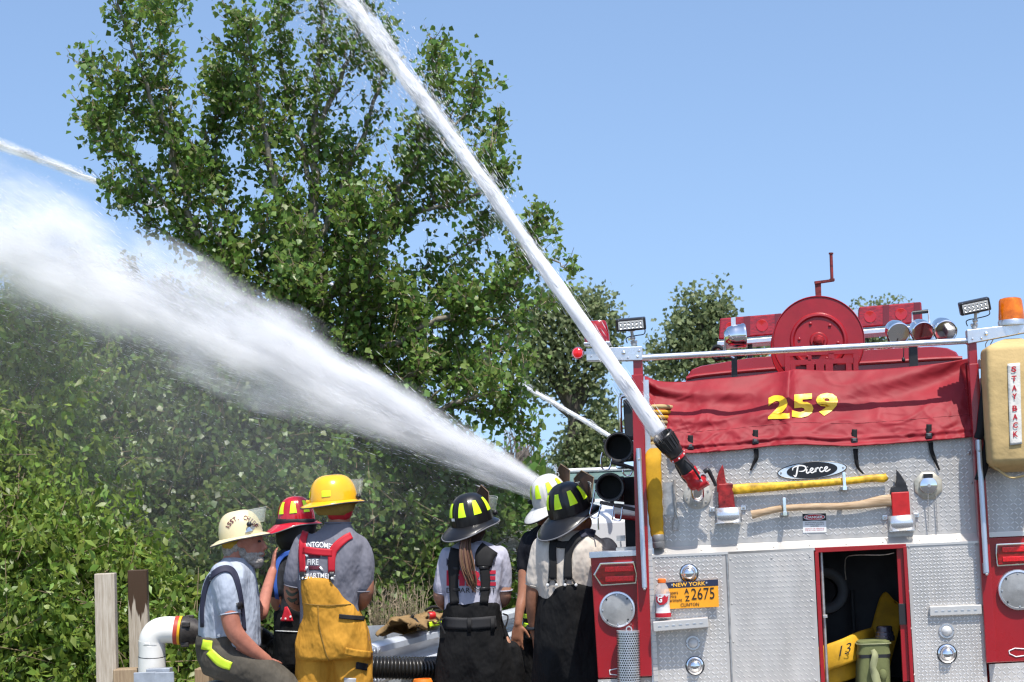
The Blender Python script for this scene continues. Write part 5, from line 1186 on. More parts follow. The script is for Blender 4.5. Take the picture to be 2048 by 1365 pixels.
# thicket: shrubs and saplings as clumps of leafy shoots
def clump(name, label, cat, blobs, n_sh, leaf, m, group=None, shape='delt', droop=.42, shoot=.30, gap=.03, stems=4, stem_m=M_TWIG, hollow=.55, clus=1.0):
    """blobs: [(px, py, rx_px, ry_px, D, depth_radius)] ; shoots of leaves spread over their volume"""
    ws = np.array([b[2]*b[3] for b in blobs], float); ws /= ws.sum()
    base = P(blobs[0][0], 1500, blobs[0][4]); bx_ = np.mean([P(b[0], b[1], b[4])[0] for b in blobs]); by_ = np.mean([P(b[0], b[1], b[4])[1] for b in blobs])
    o = root(name, label, cat, (bx_, by_, -.02), group); pos = []; sh = MB()
    for b, w in zip(blobs, ws):
        k = int(n_sh*w); c = P(b[0], b[1], b[4]); rx, ry = b[2]*b[4]/F, b[3]*b[4]/F
        u = rng.normal(size=(k, 3)); u /= np.linalg.norm(u, axis=1, keepdims=True); rr_ = (hollow+(1-hollow)*rng.random(k))**.8*rng.uniform(.75, 1.1, k)
        ctr = c+u*rr_[:, None]*np.array([rx, b[5], ry])
        nc = max(3, k//16); ci = rng.integers(0, nc, k); cl_ = ctr[:nc][ci]+rng.normal(0, 1, (k, 3))*np.array([.16, .16, .15])*clus
        pick = rng.random(k) < .8; ctr = np.where(pick[:, None], cl_, ctr)
        d = u*.7+rng.normal(size=(k, 3))*.5+np.array([0, 0, .35]); d /= np.linalg.norm(d, axis=1, keepdims=True)
        nl = max(3, int(shoot/gap)); t = rng.random((k, nl, 1)); L_ = shoot*rng.uniform(.5, 1.2, (k, 1, 1))
        pos.append((ctr[:, None]+d[:, None]*t*L_+np.array([0, 0, -.35])*(t*L_)**2+rng.normal(0, .035, (k, nl, 3))).reshape(-1, 3))
        for i in range(0, k, 3): sh.tube([ctr[i]-d[i]*.12, ctr[i]+d[i]*L_[i, 0, 0]*.9], [.004, .002], 3, caps=False)
    if sh.v: sh.obj('twigs', stem_m, o, smooth=60, kind='stuff')
    for k in range(stems):
        b = blobs[k % len(blobs)]; c = P(b[0]+rng.uniform(-.4, .4)*b[2], b[1]-.2*b[3], b[4])
        g0 = np.array([bx_+rng.uniform(-.3, .3), by_+rng.uniform(-.2, .2), -.05])
        MB().tube(smoothpath([g0, g0*.5+c*.5+np.array([rng.uniform(-.15, .15), 0, .1]), c], 5), [.035, .022, .008], 7).obj('stem' if cat != 'tree' else 'trunk', stem_m if cat != 'tree' else M_BARK, o, smooth=60)
    ps = np.concatenate(pos); ps = ps[ps[:, 2] > .02]
    leaves('crown', ps, leaf, m, o, droop, shape); return len(ps)
NL = nl1
NL += clump('thicket_tree', 'dense poplar sapling thicket behind the woman and the yellow helmet', 'tree', [(820, 960, 170, 130, 19.4, .9), (760, 1090, 160, 130, 18.4, .8), (900, 1080, 130, 140, 19.2, .8), (640, 980, 140, 130, 18, .8), (980, 1000, 60, 80, 19.6, .5), (830, 1200, 170, 90, 18.4, .6)], 2800, .064, L_POP, 'trees behind the rail', shoot=.36)
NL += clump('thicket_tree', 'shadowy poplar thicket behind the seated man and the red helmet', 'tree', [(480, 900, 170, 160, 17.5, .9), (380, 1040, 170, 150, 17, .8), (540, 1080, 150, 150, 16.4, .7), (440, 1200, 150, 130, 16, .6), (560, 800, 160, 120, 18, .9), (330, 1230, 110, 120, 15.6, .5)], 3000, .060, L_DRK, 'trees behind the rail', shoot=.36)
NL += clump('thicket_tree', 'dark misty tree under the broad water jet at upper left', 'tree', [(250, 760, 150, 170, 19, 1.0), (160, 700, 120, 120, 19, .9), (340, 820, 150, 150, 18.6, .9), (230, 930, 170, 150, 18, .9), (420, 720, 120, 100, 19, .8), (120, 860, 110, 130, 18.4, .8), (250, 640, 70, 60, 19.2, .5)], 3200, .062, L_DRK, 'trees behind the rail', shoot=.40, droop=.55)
NL += clump('box_elder', 'bright green box elder filling the far left edge', 'tree', [(30, 700, 90, 130, 15, .7), (20, 850, 100, 120, 14.6, .7), (60, 990, 110, 110, 14.2, .6), (40, 1120, 130, 110, 13.8, .6), (90, 1250, 120, 110, 13.4, .5), (30, 1340, 130, 90, 13.2, .5), (-60, 1000, 90, 300, 14.4, .6), (70, 610, 50, 60, 15.2, .4)], 2300, .074, L_BOX, 'trees behind the rail', shape='lanc', shoot=.42, gap=.020, droop=.42, clus=1.5, hollow=.2)
NL += clump('box_elder_shrub', 'bright green leafy shrub between and beside the tall timber posts', 'shrub', [(230, 1190, 60, 90, 13.0, .35), (190, 1290, 80, 90, 12.8, .35), (290, 1250, 50, 80, 12.9, .3), (140, 1100, 70, 60, 13.2, .4), (330, 1330, 60, 60, 12.6, .3)], 700, .074, L_BOX, 'shrubs behind the rail', shape='lanc', shoot=.36, gap=.020, droop=.42, clus=.8)
NL += clump('poplar_sprig', 'leafy poplar shoots between the woman and the white helmet', 'shrub', [(1022, 1052, 40, 30, 19.0, .25), (985, 1038, 35, 30, 19.2, .2), (1035, 1165, 40, 55, 19.0, .25), (1010, 1185, 40, 55, 19.2, .25), (1085, 915, 22, 24, 19.5, .15)], 60, .115, L_POP, 'shrubs behind the rail', shoot=.25)
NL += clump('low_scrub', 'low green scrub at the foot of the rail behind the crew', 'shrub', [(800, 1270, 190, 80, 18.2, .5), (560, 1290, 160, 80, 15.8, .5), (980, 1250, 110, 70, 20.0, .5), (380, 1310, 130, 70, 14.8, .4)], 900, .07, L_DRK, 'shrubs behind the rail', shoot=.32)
# deeper wood that closes the gaps
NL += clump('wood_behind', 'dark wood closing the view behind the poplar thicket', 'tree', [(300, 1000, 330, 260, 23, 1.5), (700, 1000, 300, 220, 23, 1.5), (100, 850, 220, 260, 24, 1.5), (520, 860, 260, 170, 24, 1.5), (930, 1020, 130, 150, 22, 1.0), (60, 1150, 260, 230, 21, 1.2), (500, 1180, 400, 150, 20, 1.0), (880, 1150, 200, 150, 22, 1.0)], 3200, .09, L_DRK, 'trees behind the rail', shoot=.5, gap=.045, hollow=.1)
# far trees
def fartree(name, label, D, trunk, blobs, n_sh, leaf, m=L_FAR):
    o = root(name, label, 'tree', P(trunk[0][0], 1040, D)*np.array([1, 1, 0])+np.array([0, 0, -.02]), 'far trees beyond the field'); pos = []
    for i, (pts, w0, w1) in enumerate([(trunk, .22, .08)]+[([trunk[len(trunk)//2], (b[0], b[1])], .07, .02) for b in blobs]):
        q = smoothpath([P(x, y, D) for x, y in pts], 5) if len(pts) > 2 else [P(x, y, D) for x, y in pts]
        if i == 0: q = [np.array([q[0][0], q[0][1], -.1])]+list(q)
        MB().tube(q, list(np.linspace(w0, w1, len(q)))).obj('trunk' if i == 0 else 'limb', M_DBARK, o, smooth=60)
    for b in blobs:
        k = int(n_sh*b[2]*b[3]/4000); c = P(b[0], b[1], D); rx, ry = b[2]*D/F, b[3]*D/F
        u = rng.normal(size=(k, 3)); u /= np.linalg.norm(u, axis=1, keepdims=True); ctr = c+u*(rng.uniform(.15, 1.05, k)**.6)[:, None]*np.array([rx, (rx+ry)/2, ry])
        pos.append((ctr[:, None]+rng.normal(0, .16, (k, 16, 3))).reshape(-1, 3))
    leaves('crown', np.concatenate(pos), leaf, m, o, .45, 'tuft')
    return sum(len(p) for p in pos)
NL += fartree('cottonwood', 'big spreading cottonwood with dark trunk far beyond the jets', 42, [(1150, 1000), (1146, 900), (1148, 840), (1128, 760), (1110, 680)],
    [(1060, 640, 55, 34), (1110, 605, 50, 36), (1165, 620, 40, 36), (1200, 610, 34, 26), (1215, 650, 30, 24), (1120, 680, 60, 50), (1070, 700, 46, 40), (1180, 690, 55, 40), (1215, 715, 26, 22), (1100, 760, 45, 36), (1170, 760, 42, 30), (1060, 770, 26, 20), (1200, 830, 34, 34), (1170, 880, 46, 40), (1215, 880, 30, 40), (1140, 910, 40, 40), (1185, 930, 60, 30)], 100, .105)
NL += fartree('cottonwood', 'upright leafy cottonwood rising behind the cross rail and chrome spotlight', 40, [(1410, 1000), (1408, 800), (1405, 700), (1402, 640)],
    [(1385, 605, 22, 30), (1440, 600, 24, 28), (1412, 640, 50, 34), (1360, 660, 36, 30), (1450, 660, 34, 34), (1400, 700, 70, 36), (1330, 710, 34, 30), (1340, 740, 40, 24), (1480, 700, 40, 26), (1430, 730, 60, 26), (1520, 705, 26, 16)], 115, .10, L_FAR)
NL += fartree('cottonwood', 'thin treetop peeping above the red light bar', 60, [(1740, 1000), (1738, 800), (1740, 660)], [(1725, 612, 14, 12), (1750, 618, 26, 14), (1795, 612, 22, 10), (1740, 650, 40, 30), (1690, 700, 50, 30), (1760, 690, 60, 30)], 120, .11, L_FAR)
# bare brown wood on the skyline
o_ = MB(); brm = mat('bare_wood_brown', (.17, .14, .12), .9, var=.2, vscale=2)
for i in range(420):
    x = rng.uniform(1000, 1330); D = rng.uniform(80, 95); y0 = 1045; hgt = rng.uniform(90, 190)*(.7+.3*math.sin(x*.05)); b = P(x, y0, D); t = P(x+rng.normal(0, 6), y0-hgt, D)
    o_.tube([b, b*.4+t*.6, t], [.10, .06, .015], 4, caps=False)
    for k in range(4):
        u = rng.uniform(.4, .95); p = b+(t-b)*u; o_.tube([p, p+np.array([rng.normal(0, .5), rng.normal(0, .4), rng.uniform(.4, 1.2)])], [.04, .01], 3, caps=False)
o_.obj('far_bare_wood', brm, None, smooth=60, label='hazy brown leafless wood on the skyline', cat='wood', kind='stuff')
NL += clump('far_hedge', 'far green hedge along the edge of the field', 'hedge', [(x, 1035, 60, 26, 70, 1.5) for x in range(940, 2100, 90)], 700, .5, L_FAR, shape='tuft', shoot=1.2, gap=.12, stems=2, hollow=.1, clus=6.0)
# dry weeds beside the rail
dw = MB()
for i in range(110):
    x = rng.uniform(745, 850); b = P(x, 1280, 16.2); b[2] = max(b[2], .3); t = P(x+rng.normal(0, 14), rng.uniform(1165, 1240), 16.2+rng.normal(0, .1))
    dw.tube([b, b*.5+t*.5+rng.normal(0, .012, 3), t], [.0035, .0028, .0015], 3, caps=False)
    for k in range(5):
        u = rng.uniform(.45, 1); p = b+(t-b)*u; dw.tube([p, p+rng.normal(0, .03, 3)+np.array([0, 0, .03])], [.002, .0012], 3, caps=False)
dw.obj('dry_weeds', mat('dry_stalk', (.34, .28, .19), .9, var=.3, vscale=20), None, smooth=60, label='pale dry weed stalks standing beside the rail', cat='weeds', kind='stuff')
print('LEAVES', NL)
# ================================================================== PEOPLE
def skin_mat(name, c): return mat(name, c, .48, var=.14, vscale=22, bump=.15, bscale=160, bdist=.002)
def cloth_mat(name, c, rough=.85, var=.08): return mat(name, c, rough, spec=.25, var=var, vscale=9, bump=.8, bscale=9, bdist=.05, stretch=(1, 1, .55))
def evalmesh(mb, voxel, smooth=6, sfac=.5):
    me = bpy.data.meshes.new('tmp'); me.from_pydata([tuple(v) for v in mb.v], [], mb.f)
    bm = bmesh.new(); bm.from_mesh(me); bmesh.ops.recalc_face_normals(bm, faces=bm.faces); bm.to_mesh(me); bm.free()
    o = bpy.data.objects.new('tmp', me); COL.objects.link(o)
    r = o.modifiers.new('r', 'REMESH'); r.mode = 'VOXEL'; r.voxel_size = voxel
    s = o.modifiers.new('s', 'SMOOTH'); s.factor = sfac; s.iterations = smooth
    dg = bpy.context.evaluated_depsgraph_get(); out = bpy.data.meshes.new_from_object(o.evaluated_get(dg))
    bpy.data.objects.remove(o); bpy.data.meshes.remove(me); return out
def wrinkle(me, amp, sc, dirn=(1, 1, 1), fine=.35, seed=0.0):
    n = len(me.vertices); co = np.empty(n*3, np.float32); me.vertices.foreach_get('co', co); co = co.reshape(-1, 3)
    no = np.empty(n*3, np.float32); me.vertices.foreach_get('normal', no); no = no.reshape(-1, 3)
    d = np.array([amp*(1-abs(mnoise.noise(Vector((c[0]*sc*dirn[0]+seed, c[1]*sc*dirn[1], c[2]*sc*dirn[2])))*2.2))
                  + amp*fine*mnoise.noise(Vector((c[0]*sc*3*dirn[0], c[1]*sc*3, c[2]*sc*3*dirn[2]+seed))) for c in co])
    co = co+no*d[:, None].astype(np.float32); me.vertices.foreach_set('co', co.ravel()); me.update()
def organic(name, mb, m, parent, voxel=.011, smooth=6, wr=None, cut=None):
    me = evalmesh(mb, voxel, smooth)
    if wr: wrinkle(me, *wr)
    co = np.empty(len(me.vertices)*3, np.float32); me.vertices.foreach_get('co', co); co = co.reshape(-1, 3).astype(float)
    bvh = BVHTree.FromPolygons([tuple(c) for c in co], [tuple(p.vertices) for p in me.polygons])
    M = ROOTS[parent.name]; Mi = np.array(M.inverted()); me.vertices.foreach_set('co', (co @ Mi[:3, :3].T+Mi[:3, 3]).astype(np.float32).ravel())
    o = link(name, me, m, parent, M, smooth=180); return o, bvh
CAMV = Vector(CAM)
def cast(bvhs, px, py, off, D):
    d = Vector(ray(px, py)).normalized(); best = None
    for b in (bvhs if isinstance(bvhs, (list, tuple)) else [bvhs]):
        h = b.ray_cast(CAMV, d)
        if h[0] is not None and (best is None or h[3] < best[1]): best = (h[0], h[3])
    if best is None: return None
    return np.array(best[0]-d*off)
def drape(bvhs, path, w, off, D, name, m, parent, n=5, solid=.003, cols=4):
    "a strap laid over the clothes along a path seen in the photo"
    q = smoothpath([np.array([x, y, 0.0]) for x, y in path], n); k = len(q); rows = []; last = None
    ww = [np.interp(i/(k-1), np.linspace(0, 1, len(w)), w) if hasattr(w, '__len__') else w for i in range(k)]
    for i in range(k):
        t = unit(q[min(i+1, k-1)]-q[max(i-1, 0)]); nr = np.array([-t[1], t[0], 0]); r = []
        for j in range(cols+1):
            pp = q[i]+nr*ww[i]*(j/cols-.5); h = cast(bvhs, pp[0], pp[1], off, D); r.append((h, pp))
        ok = [h for h, _ in r if h is not None]
        dd = np.mean([np.dot(h-CAM, fwd) for h in ok]) if ok else (last or D); last = dd
        row = []
        for h, pp in r:
            dep = np.dot(h-CAM, fwd) if h is not None else dd
            row.append(P(pp[0], pp[1], .5*dep+.5*min(dep, dd)))
        rows.append(row)
    mb = MB(); mb.add([p for r in rows for p in r], [(i*(cols+1)+j, i*(cols+1)+j+1, (i+1)*(cols+1)+j+1, (i+1)*(cols+1)+j) for i in range(k-1) for j in range(cols)])
    return mb.obj(name, m, parent, smooth=180, solid=solid)
def drape_text(bvhs, s, x0, x1, y0, y1, off, D, m, parent, arc=0.0, bold=.01, slope=0.0, name='shirt_lettering', letters=None):
    V_, Fc = text2d(s, bold); W_ = V_[:, 0].max(); pts = []
    for x, y in V_:
        px = x0+x/W_*(x1-x0); t = (x/W_-.5)*2; py = y0+(y1-y0)*(1-y)+arc*t*t+slope*(px-x0); h = cast(bvhs, px, py, off, D)
        pts.append(h if h is not None else P(px, py, D-.1))
    return MB().add(pts, Fc).obj(name, m, parent, smooth=0)
class Fig:
    def __init__(s, label, D, basepx, group='fire crew'):
        s.D = D; b = P(basepx, 1200, D); s.root = root('person', label, 'person', (b[0], b[1], 0), group); s.k = D/F
    def p(s, x, y, dd=0.0): return P(x, y, s.D+dd)
    def ring(s, y, xl, xr, th, dc=0.0, n=26, e=.75):
        c = s.p((xl+xr)/2, y, dc); hw = (xr-xl)/2*(s.D+dc)/F
        return [c+right*hw*math.copysign(abs(math.cos(t))**e, math.cos(t))+np.array([0, 1.0, 0])*th*math.copysign(abs(math.sin(t))**e, math.sin(t)) for t in [2*math.pi*i/n for i in range(n)]]
    def loft(s, mb, rows): return mb.loft([s.ring(*r) for r in rows])
    def limb(s, mb, pts, r, n=14, m=5):
        "pts [(x, y, depth offset)], r in photo pixels"
        q = smoothpath([s.p(*a) for a in pts], m); mb.tube(q, [float(a)*s.k for a in np.interp(np.linspace(0, 1, len(q)), np.linspace(0, 1, len(r)), r)], n)
        for a, rr_ in ((q[0], r[0]), (q[-1], r[-1])): mb.ball(a, rr_*s.k*.98, n=12, m=8)
    def legs(s, mb, left, rightl, r0, r1, boots=True):
        for lx in (left, rightl):
            pts = [(lx[0][0], lx[0][1], lx[0][2])]+[(a, b, c) for a, b, c in lx[1:]]; s.limb(mb, pts, [r0, (r0+r1)/2, r1])
    def boots(s, xs, dd=0.0, toe=(0.1, .9)):
        for x in xs:
            b = s.p(x, 1590, dd); b[2] = .0; t = np.array([toe[0], toe[1], 0.0]); t = unit(t)
            mb = MB(); mb.loft([[b+np.array([0, 0, z])+t*(o+l*math.cos(a))+np.cross(t, [0, 0, 1])*w*math.sin(a) for a in [2*math.pi*i/14 for i in range(14)]] for z, o, l, w in ((0, .06, .16, .055), (.03, .06, .165, .058), (.08, .05, .15, .056), (.12, .01, .09, .055), (.30, 0, .075, .07))])
            mb.obj('boot', M_BLACK, s.root)
def hand(mb, w, d, nrm, size=1.0, curl=.6, spread=.25, thumb=1):
    "palm and five bent fingers growing from wrist w along d; nrm is the back of the hand"
    d = unit(d); nrm = unit(np.asarray(nrm)-np.dot(nrm, d)*d); s = np.cross(d, nrm)*thumb; L = .19*size
    rings = []
    for t, hw, th in ((-.1, .026, .020), (.08, .030, .019), (.28, .040, .016), (.48, .043, .014), (.54, .040, .012)):
        rings.append([w+d*L*t+s*hw*size*math.cos(a)+nrm*th*size*math.sin(a) for a in [2*math.pi*i/12 for i in range(12)]])
    mb.loft(rings)
    for j, (o, ln) in enumerate(((-.031, .066), (-.0105, .078), (.0105, .074), (.031, .058))):
        b = w+d*L*.50+s*o*size; dr = unit(d+s*o*spread*12); ln *= size; p1 = b+dr*ln*.45; d2 = unit(dr-nrm*curl*.7); p2 = p1+d2*ln*.32; d3 = unit(d2-nrm*curl*.8); p3 = p2+d3*ln*.26
        mb.tube([b-dr*.015, p1, p2, p3], [.0098*size, .009*size, .008*size, .0066*size], 8); mb.ball(p3, .0066*size, n=8, m=6)
    b = w+d*L*.12-s*.028*size; t1 = unit(d*.7-s*.7-nrm*.25); p1 = b+t1*.042*size; t2 = unit(t1+d*.5); p2 = p1+t2*.034*size
    mb.tube([b, p1, p2], [.014*size, .011*size, .0085*size], 8); mb.ball(p2, .0085*size, n=8, m=6)
# ------------------------------------------------------------------ helmets
LIME = mat('lime_reflective', (.62, .90, .02), .45, emit=0.0)
def hel_axes(yaw, pitch, roll=0.0):
    h = np.array([math.sin(rad(yaw)), math.cos(rad(yaw)), 0]); Z = np.array([0, 0, 1.0])
    U = math.cos(rad(pitch))*Z-math.sin(rad(pitch))*h; Fd = math.cos(rad(pitch))*h+math.sin(rad(pitch))*Z; S = np.cross(Fd, U)
    c_, s_ = math.cos(rad(roll)), math.sin(rad(roll)); return Fd, c_*S+s_*U, c_*U-s_*S
def helmet(fig, cpx, yaw, pitch, col, kind='trad', a=.150, b=.122, h=.165, roll=0.0, brim=(.045, .115, .05), gloss=.25, patches=LIME, dd=0.0, front=True, rim=None, name=None, fr_=(1.06, 1.0, .8)):
    c = fig.p(*cpx, dd); Fd, S, U = hel_axes(yaw, pitch, roll)
    trad = kind == 'trad'
    def dome(az, t, off=0.0):
        r = max(0.0, math.cos(t*math.pi/2))**(.72 if trad else .62); z = h*math.sin(t*math.pi/2)**(.95)
        rd = 1.0
        if trad:
            q = abs(((az/(math.pi/4)+.5) % 1)-.5)*(math.pi/4); rd += .035*math.exp(-(q/.045)**2)*(1-t*.6)+.012*math.cos(az*8+math.pi)*(1-t)
        k = r*rd
        return c+Fd*((a+off)*k*math.cos(az))+S*((b+off)*k*math.sin(az))+U*(z+off*math.sin(t*math.pi/2))
    NA, NT = (96 if trad else 48), 18
    vs = [dome(2*math.pi*i/NA, j/NT) for j in range(NT+1) for i in range(NA)]
    fs = [(j*NA+i, j*NA+(i+1) % NA, (j+1)*NA+(i+1) % NA, (j+1)*NA+i) for j in range(NT) for i in range(NA)]
    shell = MB().add(vs, fs).obj('helmet', col, fig.root, smooth=60, label=name)
    sdl, rear, frnt = brim
    def ext(az): ca = math.cos(az); return sdl+(rear-sdl)*max(0, -ca)**2.2+(frnt-sdl)*max(0, ca)**2.0
    def brim_pt(az, r, zoff=0):
        e = ext(az); slope = .42 if trad else .30
        base_ = c+Fd*a*math.cos(az)+S*b*math.sin(az); out = unit(Fd*math.cos(az)/1.0+S*math.sin(az)*(a/b))
        return base_+out*e*r-U*(e*r*slope*(1.0+.6*r)-zoff+.004)
    NB = 72; prof_ = [(-.08, .003), (.3, .004), (.7, .004), (.95, .006), (1.0, .002), (.95, -.004), (.5, -.005), (-.1, -.005)]
    vs = [brim_pt(2*math.pi*i/NB, r, z) for r, z in prof_ for i in range(NB)]; npf = len(prof_)
    fs = [(j*NB+i, j*NB+(i+1) % NB, (j+1)*NB+(i+1) % NB, (j+1)*NB+i) for j in range(npf-1) for i in range(NB)]
    MB().add(vs, fs).obj('brim', col, shell, smooth=60)
    MB().tube([brim_pt(2*math.pi*i/NB, 1.0, .0) for i in range(NB+1)], .0042, 6, caps=False).obj('brim_edge', rim or mat('brim_edging', (.10, .10, .10), .45), shell)
    if trad:
        for k in range(8):
            az = (k+.5)*math.pi/4
            if k in (0, 7): continue
            def pt(s_, t_): w = .20-.075*t_; return dome(az+w*(2*s_-1), .20+.36*t_, .0045)
            MB().grid(pt, 4, 4).obj('reflective_patch', patches, shell, smooth=180)
        if front:      # front piece on its bracket
            f0 = c+Fd*(a*.93)+U*h*.10; f1 = c+Fd*(a*fr_[0])+U*(h*fr_[1])
            kf = fr_[2]; pl = [f0-S*.045*kf, f0+S*.045*kf, f1+S*.060*kf-U*.03, f1+S*.03*kf, f1+U*.016, f1-S*.03*kf, f1-S*.060*kf-U*.03]
            MB().slab(pl, unit(np.cross(f1-f0, S)), .004).obj('front_piece', mat('leather_front', (.055, .026, .013), .5, var=.3, vscale=30), shell, smooth=0, bevel=.001)
            MB().tube([f0+S*.045*kf, f1+S*.060*kf-U*.03, f1+U*.016, f1-S*.060*kf-U*.03, f0-S*.045*kf], .003, 5).obj('front_edge', mat('leather_edge', (.22, .16, .10), .5), shell)
        MB().tube([brim_pt(math.pi, .8, -.004), brim_pt(math.pi, .85, -.03), brim_pt(math.pi, .7, -.034), brim_pt(math.pi, .72, -.006)], .0022, 6).obj('hang_ring', M_STEEL, shell)
    return shell, dome, c, (Fd, S, U), brim_pt
def visor(shell, c, ax, a, b, lift, tiltdeg, azs, m, hgt=.10):
    Fd, S, U = ax; t_ = rad(tiltdeg)
    def pt(s, t): az = azs[0]+(azs[1]-azs[0])*s; o = unit(Fd*math.cos(az)+S*math.sin(az)); return c+Fd*(a+.022)*math.cos(az)+S*(b+.022)*math.sin(az)+U*(lift+hgt*t*math.cos(t_))+o*hgt*t*math.sin(t_)
    MB().grid(pt, 14, 4).obj('face_shield', m, shell, smooth=180, solid=.002)
    MB().tube([pt(i/14, 1) for i in range(15)], .0022, 5).obj('shield_edge', mat('shield_edging', (.35, .36, .33), .4), shell)
    for s in (0, 1): MB().ball(pt(s, .0), .016, n=10, m=8).obj('shield_pivot', M_BLKPL, shell)
M_VIS = clear_mat('clear_visor', (.85, .88, .80), .22)
SK1 = skin_mat('tanned_skin', (.34, .155, .095)); SK2 = skin_mat('fair_skin', (.46, .245, .165)); SK3 = skin_mat('ruddy_skin', (.38, .15, .10)); SK4 = skin_mat('brown_skin', (.24, .105, .06))
GH = lambda n, c, r=.25, coat=.4: mat(n, c, r, coat=coat, var=.06, vscale=12, rvar=.06)
M_TURN = cloth_mat('black_turnout', (.0075, .0075, .008), .85)
def wrist_hand(fig, mb, pts, r, hdir, hn, **k):
    fig.limb(mb, pts, r); w = fig.p(*pts[-1]); hand(mb, w, hdir, hn, **k)

# ---- C: yellow helmet, back to us
C = Fig('person in yellow helmet, grey shirt and mustard bib trousers with red suspenders', 10.7, 665)
b = MB(); C.limb(b, [(676, 1090, 0), (678, 1045, .0), (684, 1010, .02)], [24, 22, 24])
b.ball(C.p(680, 998, .02), .078, .098, .112); b.ball(C.p(712, 1000, .06), .02, .02, .03)
C.limb(b, [(670, 1095, .02), (668, 1180, .02), (668, 1270, 0)], [30, 34, 38])
C.limb(b, [(606, 1088, 0), (588, 1150, 0), (584, 1192, .02), (600, 1212, .12), (628, 1205, .22)], [20, 17, 16, 13, 11]); hand(b, C.p(628, 1205, .22), (.4, .7, .1), (0, -.2, 1))
C.limb(b, [(712, 1092, 0), (728, 1150, 0), (729, 1188, .0), (716, 1210, .10), (700, 1195, .24)], [22, 19, 18, 14, 11]); hand(b, C.p(700, 1195, .24), (-.3, .8, .2), (0, -.2, 1))
for lx in (628, 706): C.limb(b, [(lx+6, 1280, 0), (lx, 1440, 0), (lx, 1580, 0)], [28, 22, 16])
_, bCb = organic('body', b, SK1, C.root, .009, 5)
for pa, w_, c_ in (([(572, 1180), (578, 1188), (586, 1190), (596, 1184)], [3, 7, 6, 3], (.05, .065, .05)), ([(575, 1196), (584, 1202), (594, 1198)], [4, 8, 4], (.05, .065, .05)), ([(590, 1176), (598, 1180)], [4, 6], (.20, .05, .03)), ([(578, 1176), (584, 1180), (590, 1178)], [3, 5, 3], (.16, .09, .04)), ([(588, 1206), (598, 1208)], [4, 6], (.06, .05, .04))): drape([bCb], pa, w_, .0025, C.D, 'tattoo', mat('tattoo_ink_%d' % int(c_[0]*100), c_, .5), C.root, solid=0)
# tattoo on the left arm
s = MB(); C.loft(s, [(1046, 652, 700, .060, .0), (1060, 640, 708, .08), (1074, 618, 722, .10), (1090, 603, 731, .12), (1120, 599, 730, .13), (1160, 599, 722, .13), (1210, 600, 716, .125), (1250, 600, 722, .125)])
C.limb(s, [(612, 1088, 0), (597, 1120, 0), (586, 1160, .0)], [22, 22, 19]); C.limb(s, [(712, 1092, 0), (722, 1125, 0), (722, 1166, -.0)], [25, 26, 25])
so_, bC = organic('shirt', s, cloth_mat('grey_tshirt', (.165, .165, .195)), C.root, .010, 6, (.009, 8, (1, 1, .28), .15, 3.1))
t = MB(); C.loft(t, [(1157, 607, 668, .085, -.062), (1163, 606, 671, .09, -.06), (1180, 604, 684, .105, -.05), (1205, 602, 704, .125, -.03), (1230, 600, 721, .14, -.012), (1262, 597, 734, .152), (1290, 594, 739, .160), (1315, 592, 742, .155)])
C.limb(t, [(632, 1300, 0), (627, 1370, 0), (624, 1480, 0), (622, 1590, 0)], [39, 37, 35, 31]); C.limb(t, [(700, 1300, 0), (705, 1370, 0), (708, 1480, 0), (708, 1590, 0)], [40, 38, 36, 32])
C.boots((624, 708))
M_MUST = cloth_mat('mustard_turnout', (.50, .245, .030), .8, .14)
to_, bT = organic('bib_trousers', t, M_MUST, C.root, .011, 5, (.013, 7, (1, 1, .45), .15, 1.3))
M_RST = mat('red_strap', (.46, .010, .022), .6, bump=.3, bscale=300, bdist=.001)
both = [bC, bT]
drape(both, [(611, 1063), (605, 1085), (604, 1115), (605, 1146)], [13, 14, 13, 12], .007, C.D, 'suspender', M_RST, C.root)
drape(both, [(703, 1071), (690, 1078), (672, 1094), (664, 1110), (663, 1146)], [14, 15, 17, 16, 13], .007, C.D, 'suspender', M_RST, C.root)
drape(both, [(606, 1100), (635, 1104), (664, 1106)], 15, .009, C.D, 'suspender_yoke', M_RST, C.root)
for x in (605, 663):
    drape(both, [(x, 1144), (x, 1160)], [11, 8], .009, C.D, 'suspender_tab', M_BLKPL, C.root)
    h_ = cast(both, x+1, 1157, .022, C.D)
    if h_ is not None: MB().lathe(h_, -fwd, [(.008, -.004), (.008, .002), (.005, .004), (0, .005)], 12).obj('button', M_WHITEPL, C.root)
drape_text(both, 'MONTGOMERY', 597, 676, 1082, 1093, .006, C.D, M_WHTINK, C.root, arc=7, slope=.05)
drape_text(both, 'FIRE', 615, 637, 1119, 1130, .007, C.D, M_WHTINK, C.root)
drape_text(both, 'DEPARTMENT', 599, 671, 1146, 1156, .007, C.D, M_WHTINK, C.root, arc=5)
M_MAR = mat('maroon_print', (.12, .02, .035), .7)
drape(both, [(618, 1112), (640, 1112)], 8, .004, C.D, 'shirt_emblem', M_MAR, C.root); drape(both, [(618, 1136), (640, 1136)], 8, .004, C.D, 'shirt_emblem', M_MAR, C.root)
for pa in ([(611, 1108), (615, 1114)], [(640, 1134), (646, 1142)], [(641, 1112), (646, 1108)], [(614, 1133), (611, 1141)]): drape(both, pa, 4, .006, C.D, 'shirt_emblem', M_WHTINK, C.root)
drape(both, [(678, 1233), (700, 1235), (729, 1237)], 9, .010, C.D, 'hook_strap', M_WEB, C.root)
drape(both, [(604, 1208), (650, 1211), (702, 1209)], 1.6, .004, C.D, 'waist_seam', mat('mustard_thread', (.26, .15, .03), .8), C.root)
drape(both, [(636, 1212), (638, 1250), (650, 1300), (658, 1322)], 1.4, .004, C.D, 'seam', MATS['mustard_thread'], C.root)
